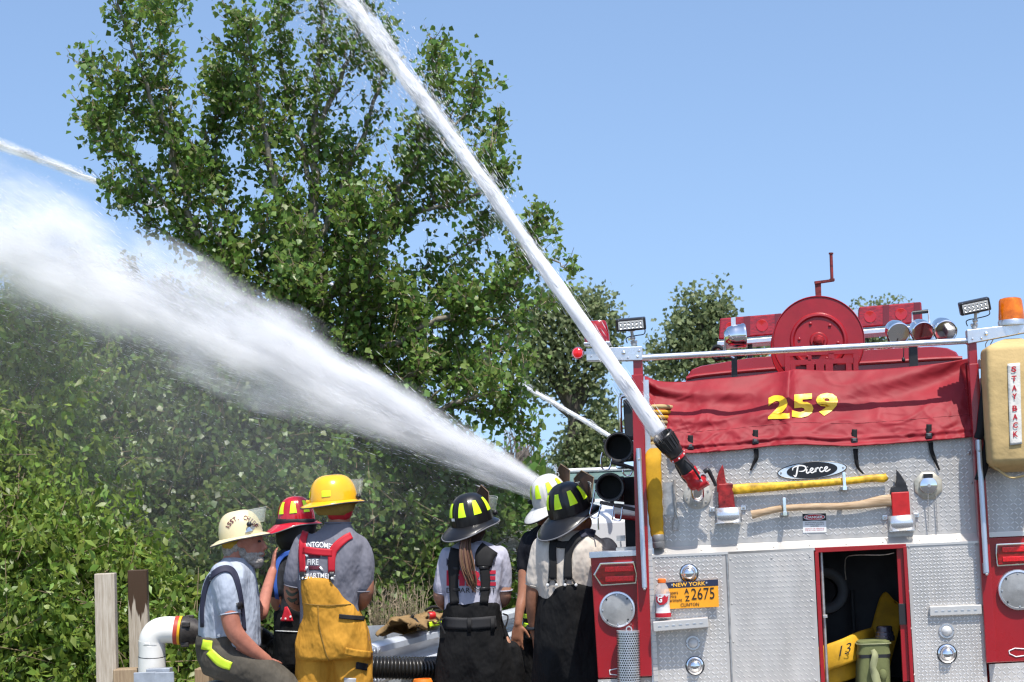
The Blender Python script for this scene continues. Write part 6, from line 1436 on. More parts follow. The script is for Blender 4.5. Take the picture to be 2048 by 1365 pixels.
drape(both, [(690, 1303), (716, 1308), (745, 1311)], 16, .022, C.D, 'pocket_flap', M_MUST, C.root)
drape(both, [(712, 1331), (735, 1335)], 14, .020, C.D, 'pocket_tab', M_WEB, C.root)
drape(both, [(688, 1362), (712, 1363)], 12, .006, C.D, 'reflective_trim', mat('grey_trim', (.42, .42, .42), .5), C.root)
# tattoo patches
hs_, dm, hc, hax, bp = helmet(C, (667, 1001), 52, 3, GH('yellow_helmet', (.78, .42, .012), .22, .5), 'smooth', .142, .130, .148, brim=(.030, .060, .045), front=False, rim=mat('dark_rim', (.04, .04, .04), .5))
for az0, az1 in ((math.pi*.70, math.pi*.82), (math.pi*1.06, math.pi*1.19), (math.pi*1.40, math.pi*1.52)):
    MB().grid(lambda s_, t_: dm(az0+(az1-az0)*s_, .10+.15*t_, .004), 5, 3).obj('reflective_patch', LIME, hs_, smooth=180)
MB().box(dm(math.pi*1.13, .02, .006), (.03, .012, .016)).obj('rear_tab', MATS['yellow_helmet'], hs_, smooth=0, bevel=.003)
visor(hs_, hc, hax, .142, .130, .010, 12, (-1.0, 1.0), M_VIS, .10)
MB().loft([C.ring(1004, 628, 712, .11, .005), C.ring(1020, 628, 708, .105, .0), C.ring(1031, 636, 696, .085, -.01)]).obj('ear_flap', cloth_mat('khaki_flap', (.26, .17, .04)), C.root, smooth=180)
MB().loft([C.ring(1012, 654, 708, .092, .01), C.ring(1030, 655, 704, .088, .01), C.ring(1042, 660, 698, .065, .01)]).obj('inner_flap', M_RST, C.root, smooth=180)

def hem(fig, c, d, r, m, name='sleeve_hem'):
    MB().ring(fig.p(*c), unit(fig.p(*d)-fig.p(*c)), (r-1.6)*fig.k, .0042, 28, 6).obj(name, m, fig.root)
# ---- B: red helmet, behind the yellow helmet
B = Fig('person in red helmet and dark clothing with blue strap beside the seated man', 11.6, 600)
b = MB(); b.ball(B.p(592, 1060, 0), .085, .10, .125); B.limb(b, [(592, 1080, 0), (594, 1120, 0)], [20, 22]); B.limb(b, [(600, 1120, 0), (602, 1250, 0)], [36, 36])
B.limb(b, [(566, 1125, -.05), (553, 1180, -.1), (556, 1212, -.06), (580, 1225, .1)], [17, 13, 12, 10]); hand(b, B.p(580, 1225, .1), (.5, .6, .1), (0, 0, 1))
B.limb(b, [(640, 1125, .0), (652, 1180, .0), (640, 1215, .1)], [16, 13, 11]); hand(b, B.p(640, 1215, .1), (-.2, .8, .1), (0, 0, 1))
for lx in (575, 640): B.limb(b, [(lx, 1260, 0), (lx, 1420, 0), (lx, 1540, 0)], [24, 18, 13])
organic('body', b, SK1, B.root, .009, 5)
hd_ = MB(); hd_.loft([B.ring(1038, 552, 634, .11), B.ring(1060, 551, 632, .12), B.ring(1085, 553, 626, .115), B.ring(1100, 562, 612, .09)])
organic('hood', hd_, mat('black_hood', (.006, .006, .007), .6, bump=.3, bscale=120), B.root, .010, 4)
s = MB(); B.loft(s, [(1092, 572, 615, .07), (1104, 556, 640, .10), (1125, 549, 655, .115), (1175, 550, 652, .12), (1225, 552, 652, .12)]); B.limb(s, [(565, 1122, -.04), (554, 1160, -.08), (552, 1182, -.1)], [19, 18, 16]); B.limb(s, [(642, 1122, 0), (652, 1175, 0)], [19, 17])
_, bB = organic('shirt', s, cloth_mat('dark_navy_shirt', (.028, .030, .036)), B.root, .010, 6, (.006, 9, (1, 1, .5), .3, 5.0))
t = MB(); B.loft(t, [(1214, 553, 655, .13), (1250, 550, 660, .14), (1300, 549, 662, .145), (1330, 549, 662, .14)]); B.limb(t, [(578, 1310, 0), (576, 1420, 0), (575, 1550, 0)], [31, 29, 26]); B.limb(t, [(634, 1310, 0), (637, 1420, 0), (638, 1550, 0)], [31, 29, 26])
_, bBt = organic('trousers', t, M_TURN, B.root, .012, 5, (.011, 7, (1, 1, .8), .3, 2.0)); B.boots((575, 638))
drape([bB, bBt], [(584, 1104), (566, 1112), (554, 1130), (550, 1165), (557, 1215)], [9, 9, 9, 8, 7], .012, B.D, 'air_strap', mat('blue_strap', (.03, .09, .36), .5), B.root)
drape([bB, bBt], [(572, 1214), (574, 1228), (574, 1243)], [6, 16, 26], .014, B.D, 'suspender_tab', M_RST, B.root)
for x, y in ((563, 1238), (571, 1238), (581, 1234)):
    h_ = cast([bB, bBt], x, y, .02, B.D)
    if h_ is not None: MB().lathe(h_, -fwd, [(.007, -.004), (.006, .002), (0, .003)], 10).obj('button', M_WHITEPL, B.root)
drape([bB, bBt], [(551, 1262), (575, 1263), (600, 1264)], 1.6, .004, B.D, 'waist_piping', M_WHTINK, B.root)
helmet(B, (593, 1043), 66, 3, GH('red_helmet', (.50, .010, .022), .18, .6), 'trad', .118, .100, .158, brim=(.03, .10, .04), front=False)

# ---- A: seated man in cream helmet, profile to the right
A = Fig('grey bearded person in cream helmet sitting on the guard rail', 10.75, 450)
b = MB(); b.ball(A.p(487, 1076, 0), .098, .078, .105); b.ball(A.p(500, 1096, 0), .070, .062, .075)
b.ball(A.p(508, 1110, 0), .052, .05, .045); b.ball(A.p(514, 1073, 0), .035, .05, .028)          # jaw, brow
b.tube([A.p(521, 1076, 0), A.p(527, 1087, 0), A.p(532.5, 1096, 0), A.p(525, 1100, 0)], [.008, .011, .014, .012], 8)
b.ball(A.p(526, 1107, 0), .014, .024, .007); b.ball(A.p(525, 1112, 0), .013, .022, .007)
b.ball(A.p(478, 1086, -.078), .020, .010, .030)
A.limb(b, [(478, 1100, 0), (468, 1125, .0), (460, 1150, 0)], [23, 24, 30]); A.limb(b, [(458, 1155, 0), (456, 1220, 0), (455, 1290, 0)], [38, 42, 40])
A.limb(b, [(452, 1166, -.15), (458, 1215, -.20), (468, 1262, -.21), (500, 1297, -.17), (534, 1322, -.12)], [17, 19, 18, 15.5, 11.5], m=6); hand(b, A.p(534, 1322, -.12), (.75, .1, -.62), (-.5, -.3, .8), curl=.5)
A.limb(b, [(478, 1162, .16), (505, 1205, .22), (521, 1228, .26), (534, 1180, .45), (545, 1142, .62)], [20, 16, 14.5, 12, 9.5], m=6); hand(b, A.p(545, 1142, .62), (.1, .3, .95), (-.8, -.3, 0), curl=.5, size=.9)
for dd in (-.12, .12): A.limb(b, [(450, 1305, dd), (540, 1355, dd), (575, 1385, dd), (578, 1480, dd), (580, 1585, dd)], [28, 24, 20, 17, 13])
organic('body', b, SK3, A.root, .008, 4)
MB().ball(A.p(519, 1083, -.034), .010, .008, .007).obj('eye', mat('eye_dark', (.03, .02, .02), .2), A.root)
be = MB(); be.ball(A.p(503, 1113, 0), .058, .066, .05); be.ball(A.p(512, 1121, 0), .045, .055, .038); be.ball(A.p(520, 1108, 0), .026, .045, .012); be.ball(A.p(488, 1104, -.0), .03, .082, .05); be.ball(A.p(515, 1128, 0), .03, .04, .026)
organic('beard', be, mat('grey_beard', (.34, .31, .28), .9, var=.35, vscale=70, bump=.9, bscale=140, bdist=.01), A.root, .006, 2, (.003, 90, (1, 1, .4), .6, 0.3))
hr = MB(); hr.ball(A.p(462, 1098, 0), .05, .075, .055); hr.ball(A.p(472, 1090, -.03), .045, .055, .05); organic('hair', hr, MATS['grey_beard'], A.root, .008, 2, (.005, 60, (1, 1, 1), .6, 0.8))
s = MB(); A.loft(s, [(1116, 452, 492, .065), (1126, 442, 498, .11), (1138, 430, 504, .165), (1155, 417, 509, .195), (1185, 407, 513, .195), (1225, 402, 516, .185), (1262, 401, 518, .175), (1292, 405, 521, .17)])
A.limb(s, [(447, 1152, -.15), (455, 1185, -.18), (459, 1216, -.195)], [27, 25, 22.5]); A.limb(s, [(478, 1155, .14), (498, 1195, .20)], [22, 20])
_, bA = organic('shirt', s, cloth_mat('pale_blue_shirt', (.36, .40, .47)), A.root, .009, 6, (.010, 9, (1, 1, .30), .15, 7.0))
t = MB(); A.loft(t, [(1270, 399, 500, .175), (1290, 396, 510, .18), (1320, 398, 508, .18), (1345, 410, 500, .17)])
for dd in (-.115, .115): A.limb(t, [(440, 1318, dd), (500, 1340, dd), (560, 1372, dd), (578, 1395, dd), (582, 1480, dd), (584, 1590, dd)], [38, 36, 32, 29, 27, 26])
M_KHG = cloth_mat('grey_khaki_turnout', (.075, .066, .052), .85, .15)
_, bAt = organic('trousers', t, M_KHG, A.root, .011, 5, (.013, 7, (.5, 1, 1), .15, 4.0)); A.boots((586,), -.1, (.95, .1)); A.boots((588,), .12, (.95, .1))
ab = [bA, bAt]
M_NAV = mat('navy_strap', (.020, .022, .045), .7, bump=.3, bscale=300, bdist=.001)
drape(ab, [(404, 1255), (405, 1205), (416, 1162), (436, 1142), (456, 1138), (470, 1150), (480, 1185), (486, 1225), (489, 1262)], [7, 9, 10, 13, 14, 12, 9, 8, 8], .007, A.D, 'suspender', M_NAV, A.root)
drape(ab, [(478, 1205), (482, 1218)], 12, .010, A.D, 'buckle', M_BLKPL, A.root)
M_LST = mat('lime_stripe', (.50, .66, .03), .5, var=.08, vscale=20)
drape(ab, [(404, 1289), (414, 1291), (424, 1292)], 20, .004, A.D, 'reflective_stripe', M_LST, A.root)
drape(ab, [(418, 1303), (440, 1324), (462, 1333)], [16, 19, 17], .004, A.D, 'reflective_stripe', M_LST, A.root)
h_ = cast(ab, 438, 1271, .014, A.D)
if h_ is not None: MB().lathe(h_, -fwd, [(.009, -.004), (.008, .003), (0, .004)], 12).obj('button', M_WHITEPL, A.root)
hs_, dm, hc, hax, bp = helmet(A, (482, 1072), 83, 9, GH('cream_helmet', (.70, .60, .36), .35, .2), 'smooth', .128, .120, .148, brim=(.030, .060, .040), front=False, rim=mat('dark_rim', (.04, .04, .04), .5))
ca = -1
for az0, az1 in ((math.pi*1.08, math.pi*1.42), (math.pi*1.48, math.pi*1.60)):
    MB().grid(lambda s_, t_: dm(az0+(az1-az0)*s_, .13+.13*t_, .004), 8, 3).obj('reflective_patch', LIME, hs_, smooth=180)
hb_ = BVHTree.FromPolygons([tuple(dm(2*math.pi*i/48, j/16)) for j in range(17) for i in range(48)], [(j*48+i, j*48+(i+1) % 48, (j+1)*48+(i+1) % 48, (j+1)*48+i) for j in range(16) for i in range(48)])
cxa, cya, ra_ = 484, 1066, 31      # curved lettering over the shell side
for i, ch in enumerate('ASST. CHIEF'):
    if ch == ' ': continue
    th = rad(158-i*13.2); V_, Fc = text2d(ch, .02); W_ = V_[:, 0].max(); pts = []
    for x, y in V_:
        r_2 = ra_+(y-.5)*(9 if ch != '.' else 2) - (0 if ch != '.' else 3.5); off_ = (x/W_-.5)*(6 if ch not in 'I.' else 2); ang = th-off_/ra_
        q = cast(hb_, cxa+r_2*math.cos(ang)*1.0, cya-r_2*math.sin(ang), .004, A.D); pts.append(q if q is not None else dm(0, .5, .01))
    MB().add(pts, Fc).obj('helmet_lettering', M_MAR, hs_, smooth=0)
visor(hs_, hc, hax, .128, .120, .055, 18, (-1.15, 1.15), M_VIS, .085)
brk = [cast(hb_, x, y, .006, A.D) for x, y in ((497, 1052), (517, 1046), (505, 1062), (490, 1066))]
if all(q is not None for q in brk): MB().add(brk, [(0, 1, 2, 3)]).obj('shield_bracket', M_ALU, hs_, smooth=0, solid=.004)
MB().tube([bp(math.pi+.3, -.02, .012), bp(math.pi+.6, -.03, .012), bp(math.pi+.9, -.03, .012), bp(math.pi+1.1, -.02, .012)], .005, 6).obj('edge_strap', mat('brown_strap', (.06, .03, .02), .5), hs_)
MB().loft([A.ring(1080, 442, 490, .10), A.ring(1094, 446, 486, .085), A.ring(1102, 452, 476, .06)]).obj('ear_flap', cloth_mat('mustard_flap', (.34, .22, .03)), A.root, smooth=180)

# ---- D: woman with pony tail
Dw = Fig('pony-tailed person in black helmet, pale FIRE shirt and black turnout trousers', 11.0, 945)
b = MB(); b.ball(Dw.p(942, 1058, .02), .078, .09, .11); Dw.limb(b, [(944, 1070, .02), (944, 1100, .02)], [17, 18]); Dw.limb(b, [(944, 1110, 0), (944, 1250, 0)], [34, 34])
Dw.limb(b, [(896, 1115, 0), (881, 1170, 0), (880, 1200, .02), (900, 1222, .2)], [16, 13, 12, 9]); hand(b, Dw.p(900, 1222, .2), (.4, .8, .1), (0, 0, 1), size=.88)
Dw.limb(b, [(1000, 1112, 0), (1007, 1165, 0), (1008, 1198, .02), (992, 1212, .2)], [17, 15, 14, 9]); hand(b, Dw.p(992, 1212, .2), (-.4, .8, .1), (0, 0, 1), size=.88)
for lx in (908, 1000): Dw.limb(b, [(lx, 1290, 0), (lx, 1430, 0), (lx, 1570, 0)], [24, 18, 13])
organic('body', b, SK2, Dw.root, .009, 5)
s = MB(); Dw.loft(s, [(1083, 926, 964, .055, .01), (1091, 908, 984, .08), (1101, 893, 1000, .095), (1120, 886, 1011, .108), (1150, 887, 1008, .115), (1190, 890, 1001, .115), (1225, 889, 1002, .12)])
Dw.limb(s, [(898, 1112, 0), (889, 1145, 0), (882, 1178, 0)], [17, 16, 14.5]); Dw.limb(s, [(1000, 1110, 0), (1007, 1140, 0), (1009, 1172, 0)], [18, 18, 16.5])
_, bD = organic('shirt', s, cloth_mat('lavender_shirt', (.40, .40, .48)), Dw.root, .009, 6, (.008, 9, (1, 1, .3), .15, 9.0))
t = MB(); Dw.loft(t, [(1205, 889, 1000, .125), (1230, 885, 1004, .135), (1245, 886, 1006, .135), (1270, 882, 1014, .145), (1310, 876, 1026, .155), (1345, 872, 1033, .15), (1400, 868, 1040, .14), (1440, 868, 1042, .11)])
Dw.limb(t, [(912, 1330, 0), (907, 1440, 0), (904, 1580, 0)], [41, 39, 36]); Dw.limb(t, [(994, 1330, 0), (1000, 1440, 0), (1003, 1580, 0)], [41, 39, 36])
t.loft([Dw.ring(y, x0, x1, .07, .0) for y, x0, x1 in ((1288, 1018, 1030), (1300, 1016, 1038), (1340, 1020, 1046), (1372, 1022, 1046))])
_, bDt = organic('trousers', t, M_TURN, Dw.root, .011, 5, (.014, 7, (1, 1, .5), .15, 6.0)); Dw.boots((904, 1003))
db = [bD, bDt]
drape_text(db, 'FIRE', 893, 992, 1141, 1172, .005, Dw.D, mat('fire_red_print', (.50, .02, .05), .7), Dw.root, bold=.05)
drape_text(db, 'DEPARTMENT', 893, 992, 1176, 1186, .005, Dw.D, M_BLKINK, Dw.root, bold=.0)
drape_text(db, 'MONTGOMERY V', 893, 992, 1117, 1132, .005, Dw.D, mat('faded_navy_print', (.03, .03, .05), .7), Dw.root)
drape(db, [(914, 1098), (908, 1125), (907, 1165), (909, 1208)], [26, 24, 18, 18], .008, Dw.D, 'suspender', M_WEB, Dw.root)
drape(db, [(980, 1096), (970, 1112), (968, 1135)], [38, 40, 30], .010, Dw.D, 'suspender_pad', M_WEB, Dw.root)
drape(db, [(968, 1130), (971, 1165), (968, 1208)], [20, 19, 17], .008, Dw.D, 'suspender', M_WEB, Dw.root)
for x, y in ((969, 1136), (908, 1138), (970, 1178), (909, 1180)): drape(db, [(x-11, y), (x+11, y)], 5, .014, Dw.D, 'strap_slider', M_BLKPL, Dw.root)
drape(db, [(887, 1246), (940, 1248), (1004, 1243)], 24, .006, Dw.D, 'waist_band', mat('black_band', (.02, .02, .022), .75), Dw.root)
for x in (938, 985): drape(db, [(x, 1236), (x+1, 1264)], 8, .012, Dw.D, 'belt_loop', M_WEB, Dw.root)
for x0, y0 in ((888, 1238), (1006, 1228)): MB().tube(smoothpath([Dw.p(x0, y0, -.05), Dw.p(x0-8 if x0 < 940 else x0+10, y0+6, -.1), Dw.p(x0+(2 if x0 < 940 else 4), y0+30, -.12)], 5), .005, 6).obj('side_tab', M_WEB, Dw.root)
hr = MB(); hr.ball(Dw.p(940, 1060, -.02), .092, .085, .085); organic('hair', hr, mat('dark_brown_hair', (.035, .018, .010), .5, var=.4, vscale=60, stretch=(3, 3, .3)), Dw.root, .008, 2, (.004, 50, (1, 1, .15), .6, 1.0))
pt_ = MB()
for i in range(46):
    x = rng.normal(0, 5.5); dz = rng.normal(0, .014); q = [Dw.p(936+x*.5, 1062, -.10+dz), Dw.p(930+x*.9, 1095, -.145+dz), Dw.p(934+x*1.2, 1130, -.16+dz), Dw.p(944+x*.7+rng.normal(0, 2), 1160+rng.uniform(0, 10), -.155+dz), Dw.p(949+rng.normal(0, 2.5), 1172+rng.uniform(-6, 14), -.15)]
    pt_.tube(smoothpath(q, 4), [.0055, .0052, .0045, .003, .001], 5, caps=False)
pt_.obj('pony_tail', mat('brown_blond_hair', (.16, .095, .055), .45, island=.45), Dw.root, smooth=80, kind='stuff')
GB = GH('black_helmet', (.009, .009, .010), .34, .12)
hs_, dm, hc, hax, bp = helmet(Dw, (944, 1044), 42, 14, GB, 'trad', .134, .122, .172, brim=(.034, .085, .035), rim=mat('grey_edging', (.16, .16, .17), .4))
MB().grid(lambda s_, t_: dm(math.pi*1.0-.02+.26*s_+.02, .135+.06*t_, .006), 3, 2).obj('helmet_sticker', M_WHITEPL, hs_, smooth=180)
visor(hs_, hc, hax, .134, .122, .03, 20, (-1.3, 1.0), M_VIS, .085)

# ---- E: white helmet
E = Fig('person in white helmet and black shirt resting a hand on the suction hose', 11.7, 1090)
b = MB(); b.ball(E.p(1098, 1020, 0), .085, .105, .12); b.ball(E.p(1086, 1036, -.01), .05, .06, .06); E.limb(b, [(1098, 1035, 0), (1098, 1070, 0)], [19, 22]); E.limb(b, [(1098, 1080, 0), (1100, 1220, 0)], [36, 34])
E.limb(b, [(1060, 1085, 0), (1050, 1130, -.03), (1047, 1185, -.08), (1040, 1218, -.13), (1036, 1248, -.16)], [16, 14, 12, 10, 8], m=6)
hand(b, E.p(1036, 1248, -.16), (-.10, .08, -1), (-.25, -.9, .1), size=1.0, curl=.25, spread=.35)
E.limb(b, [(1140, 1085, 0), (1150, 1150, 0), (1146, 1220, .1)], [15, 12, 9]); hand(b, E.p(1146, 1220, .1), (0, .3, -1), (1, 0, 0))
for lx in (1080, 1130): E.limb(b, [(lx, 1240, 0), (lx, 1380, 0), (lx, 1500, 0)], [22, 17, 12])
organic('body', b, SK1, E.root, .007, 4)
s = MB(); E.loft(s, [(1052, 1078, 1116, .06), (1062, 1064, 1134, .09), (1075, 1050, 1148, .11), (1100, 1044, 1154, .12), (1150, 1046, 1150, .12), (1215, 1050, 1148, .12)]); E.limb(s, [(1060, 1082, 0), (1052, 1110, -.01), (1049, 1137, -.03)], [18, 17, 15.5]); E.limb(s, [(1140, 1082, 0), (1150, 1137, 0)], [18, 16])
organic('shirt', s, cloth_mat('black_tshirt', (.010, .011, .016)), E.root, .009, 6, (.008, 9, (1, 1, .3), .15, 2.2))
t = MB(); E.loft(t, [(1205, 1050, 1148, .13), (1250, 1047, 1152, .14), (1280, 1046, 1153, .14)]); E.limb(t, [(1072, 1265, 0), (1070, 1380, 0), (1068, 1500, 0)], [29, 27, 24]); E.limb(t, [(1128, 1265, 0), (1130, 1380, 0), (1131, 1500, 0)], [29, 27, 24])
_, bE = organic('trousers', t, M_TURN, E.root, .012, 5, (.010, 7, (1, 1, .8), .3, 2.5)); E.boots((1068, 1131))
for y in (1232, 1250): drape([bE], [(1047, y), (1056, y+2), (1066, y+3)], 9, .006, E.D, 'reflective_stripe', LIME, E.root)
hs_, dm, hc, hax, bp = helmet(E, (1103, 1003), 56, 20, GH('white_helmet', (.62, .61, .58), .3, .3), 'trad', .125, .108, .175, brim=(.035, .095, .05), rim=mat('black_edging', (.02, .02, .02), .4), dd=0, fr_=(1.28, 1.0, 1.2))
MB().box(dm(math.pi*1.38, .10, .012), (.085, .03, .030), np.array([unit(hax[0]), unit(np.cross(hax[2], hax[0])), hax[2]])).obj('helmet_light', M_BLKPL, hs_, smooth=0, bevel=.006)
Fd, S_, U_ = hax; f0 = hc+Fd*.12+U_*.03; f1 = hc+Fd*.135+U_*.24
nrm_ = unit(np.cross(f1-f0, S_)); 
lettering(MB(), 'CHIEF', lambda x, y: f0+(f1-f0)*(.45+x*.5)+S_*(y-.5)*.05-Fd*.016, .8, .8, .02).obj('front_lettering', M_WHTINK, hs_, smooth=0)

# ---- F: cream shirt
Fp = Fig('person in black helmet and cream shirt standing beside the truck corner', 10.3, 1145)
b = MB(); b.ball(Fp.p(1142, 1030, 0), .088, .105, .118); b.ball(Fp.p(1170, 1046, .02), .040, .05, .05); b.ball(Fp.p(1180.5, 1043, .03), .012, .014, .018); Fp.limb(b, [(1143, 1045, 0), (1143, 1078, 0)], [23, 26]); Fp.limb(b, [(1147, 1090, 0), (1148, 1250, 0)], [44, 46])
Fp.limb(b, [(1084, 1098, 0), (1071, 1150, 0), (1064, 1205, .0), (1066, 1240, .02), (1070, 1268, .03)], [19, 16, 13.5, 11.5, 9.5], m=6); hand(b, Fp.p(1070, 1268, .03), (.05, .15, -1), (-1, -.3, 0), size=1.0, curl=.5)
Fp.limb(b, [(1212, 1098, 0), (1226, 1150, 0), (1226, 1210, .1)], [19, 15, 12]); hand(b, Fp.p(1226, 1210, .1), (0, .5, -.8), (1, 0, 0))
for lx in (1105, 1190): Fp.limb(b, [(lx, 1290, 0), (lx, 1430, 0), (lx, 1560, 0)], [28, 20, 15])
organic('body', b, SK4, Fp.root, .008, 5)
s = MB(); Fp.loft(s, [(1060, 1124, 1164, .07), (1069, 1106, 1186, .10), (1080, 1086, 1208, .125), (1098, 1074, 1222, .14), (1130, 1071, 1224, .15), (1165, 1076, 1216, .15), (1200, 1082, 1212, .148)])
Fp.limb(s, [(1086, 1095, 0), (1077, 1130, 0), (1070, 1161, 0)], [21, 20, 18.5]); Fp.limb(s, [(1212, 1095, 0), (1222, 1130, 0), (1226, 1161, 0)], [21, 20, 18])
_, bF = organic('shirt', s, cloth_mat('cream_shirt', (.56, .50, .43)), Fp.root, .010, 6, (.010, 8, (1, 1, .3), .15, 12.0))
t = MB(); Fp.loft(t, [(1171, 1088, 1216, .155), (1190, 1082, 1222, .165), (1240, 1073, 1230, .17), (1290, 1068, 1236, .17), (1345, 1066, 1238, .165), (1400, 1064, 1240, .15), (1440, 1064, 1240, .12)])
Fp.limb(t, [(1110, 1330, 0), (1106, 1440, 0), (1104, 1580, 0)], [44, 42, 38]); Fp.limb(t, [(1195, 1330, 0), (1198, 1440, 0), (1199, 1580, 0)], [44, 42, 38])
_, bFt = organic('trousers', t, M_TURN, Fp.root, .011, 5, (.018, 6, (1.2, 1, .25), .15, 8.0)); Fp.boots((1104, 1199))
fb = [bF, bFt]
drape(fb, [(1108, 1076), (1105, 1100), (1106, 1130), (1105, 1160)], [15, 15, 15, 17], .008, Fp.D, 'suspender', M_WEB, Fp.root)
drape(fb, [(1166, 1068), (1152, 1078), (1140, 1094), (1136, 1120), (1136, 1160)], [16, 17, 17, 15, 18], .008, Fp.D, 'suspender', M_WEB, Fp.root)
drape(fb, [(1112, 1088), (1126, 1090), (1142, 1088)], 14, .009, Fp.D, 'suspender_yoke', M_WEB, Fp.root)
drape(fb, [(1160, 1070), (1176, 1064), (1190, 1068)], 14, .012, Fp.D, 'shoulder_pad', M_NAV, Fp.root)
for x in (1095, 1113, 1130, 1152):
    h_ = cast(fb, x, 1170, .02, Fp.D)
    if h_ is not None: MB().lathe(h_, -fwd, [(.008, -.004), (.008, .002), (0, .004)], 12).obj('button', M_WHITEPL, Fp.root)
for x0, x1 in ((1100, 1095), (1110, 1113), (1132, 1130), (1144, 1152)): drape(fb, [(x0, 1158), (x1, 1171)], 4, .016, Fp.D, 'suspender_tab', M_WEB, Fp.root)
MB().ring(Fp.p(1066, 1254, .02), unit(Fp.p(1070, 1268, .03)-Fp.p(1064, 1230, .01)), .032, .010, 24, 8).obj('wrist_band', M_BLKPL, Fp.root)
hs_, dm, hc, hax, bp = helmet(Fp, (1140, 1023), 48, 20, GB, 'trad', .128, .112, .165, brim=(.040, .112, .055), rim=MATS['grey_edging'], fr_=(1.36, .98, 1.35))
visor(hs_, hc, hax, .128, .112, .03, 10, (-1.3, 1.0), M_VIS, .085)
MB().loft([Fp.ring(1024, 1106, 1176, .10), Fp.ring(1045, 1110, 1172, .095), Fp.ring(1058, 1116, 1150, .07)]).obj('ear_flap', cloth_mat('tan_flap', (.30, .14, .03)), Fp.root, smooth=180)
hr = MB(); hr.ball(Fp.p(1128, 1062, -.03), .060, .060, .045); organic('hair', hr, MATS['dark_brown_hair'], Fp.root, .008, 2)

# ---- G: far person beyond the poplar shoots
G = Fig('far person in black helmet raising a hand beyond the spray', 27, 1035, 'far crew')
b = MB(); b.ball(G.p(1031, 1028, 0), .075, .09, .11); G.limb(b, [(1031, 1035, 0), (1032, 1046, 0)], [7, 8]); G.limb(b, [(1034, 1052, 0), (1036, 1100, 0)], [14, 14])
G.limb(b, [(1020, 1052, 0), (1012, 1078, -.05), (1004, 1068, -.15), (1014, 1058, -.3), (1022, 1050, -.4)], [6.5, 6, 5.5, 5, 4.5]); hand(b, G.p(1022, 1050, -.4), (.3, -.2, .9), (0, -1, 0))
G.limb(b, [(1048, 1052, 0), (1056, 1075, 0), (1050, 1095, -.1)], [6.5, 6, 4.5]); hand(b, G.p(1050, 1095, -.1), (-.2, -.2, -.9), (1, 0, 0))
for lx in (1028, 1044): G.limb(b, [(lx, 1105, 0), (lx, 1180, 0), (lx, 1255, 0)], [9, 7, 5])
organic('body', b, SK2, G.root, .016, 3)
s = MB(); G.loft(s, [(1042, 1026, 1040, .06), (1048, 1016, 1052, .10), (1065, 1014, 1056, .12), (1105, 1018, 1052, .12)]); organic('shirt', s, cloth_mat('grey_blue_shirt', (.34, .36, .42)), G.root, .018, 4)
t = MB(); G.loft(t, [(1100, 1018, 1052, .13), (1120, 1016, 1054, .14)]); G.limb(t, [(1027, 1115, 0), (1026, 1240, 0)], [11, 9]); G.limb(t, [(1045, 1115, 0), (1046, 1240, 0)], [11, 9]); organic('trousers', t, M_TURN, G.root, .02, 3)
G.boots((), 0)
helmet(G, (1031, 1025), 160, 0, GB, 'trad', .14, .12, .15, brim=(.04, .10, .05))

# hems and collars
for fg, c_, d_, r_, mn in ((C, (586, 1172, 0), (597, 1120, 0), 19.5, 'grey_tshirt'), (C, (722, 1181, 0), (722, 1125, 0), 25.5, 'grey_tshirt'), (A, (460, 1228, -.2), (455, 1185, -.18), 22.5, 'pale_blue_shirt'), (Dw, (881.5, 1186, 0), (889, 1145, 0), 15, 'lavender_shirt'), (Dw, (1009, 1181, 0), (1007, 1140, 0), 17, 'lavender_shirt'), (Fp, (1068.5, 1171, 0), (1077, 1130, 0), 18.5, 'cream_shirt'), (E, (1048.5, 1145, -.03), (1052, 1110, -.01), 15.5, 'black_tshirt')):
    hem(fg, c_, d_, r_, MATS[mn])
for fg, y_, x0_, x1_, th_, mn in ((C, 1046, 650, 702, .066, 'grey_tshirt'), (A, 1118, 450, 494, .072, 'pale_blue_shirt'), (Fp, 1061, 1122, 1166, .074, 'cream_shirt'), (Dw, 1084, 924, 966, .06, 'lavender_shirt')):
    rg = fg.ring(y_, x0_, x1_, th_); MB().tube(rg+[rg[0]], .0055, 6, caps=False).obj('collar', MATS[mn], fg.root)
# ================================================================== WATER
M_WATER = bpy.data.materials.new('water_droplets'); M_WATER.use_nodes = True
n_ = M_WATER.node_tree; n_.nodes.remove(n_.nodes['Principled BSDF']); d_ = n_.nodes.new('ShaderNodeBsdfDiffuse'); t_ = n_.nodes.new('ShaderNodeBsdfTranslucent'); x_ = n_.nodes.new('ShaderNodeMixShader')
for q in (d_, t_): q.inputs[0].default_value = (.93, .94, .96, 1)
x_.inputs[0].default_value = .5; n_.links.new(d_.outputs[0], x_.inputs[1]); n_.links.new(t_.outputs[0], x_.inputs[2]); n_.links.new(x_.outputs[0], n_.nodes['Material Output'].inputs['Surface'])
TET = [(0, 2, 3), (0, 4, 2), (0, 3, 4), (1, 3, 2), (1, 2, 4), (1, 4, 3)]
def drops(pos, d, length, width):
    "slender droplets at pos (N,3) stretched along d (N,3)"
    d, s, b = basis(d); N = len(pos); L = length[:, None]; w = width[:, None]
    V = np.empty((N, 5, 3)); V[:, 0] = pos+d*L*.5; V[:, 1] = pos-d*L*.5
    for k in range(3):
        a = 2*math.pi*k/3; V[:, 2+k] = pos+(s*math.cos(a)+b*math.sin(a))*w*.5
    return V
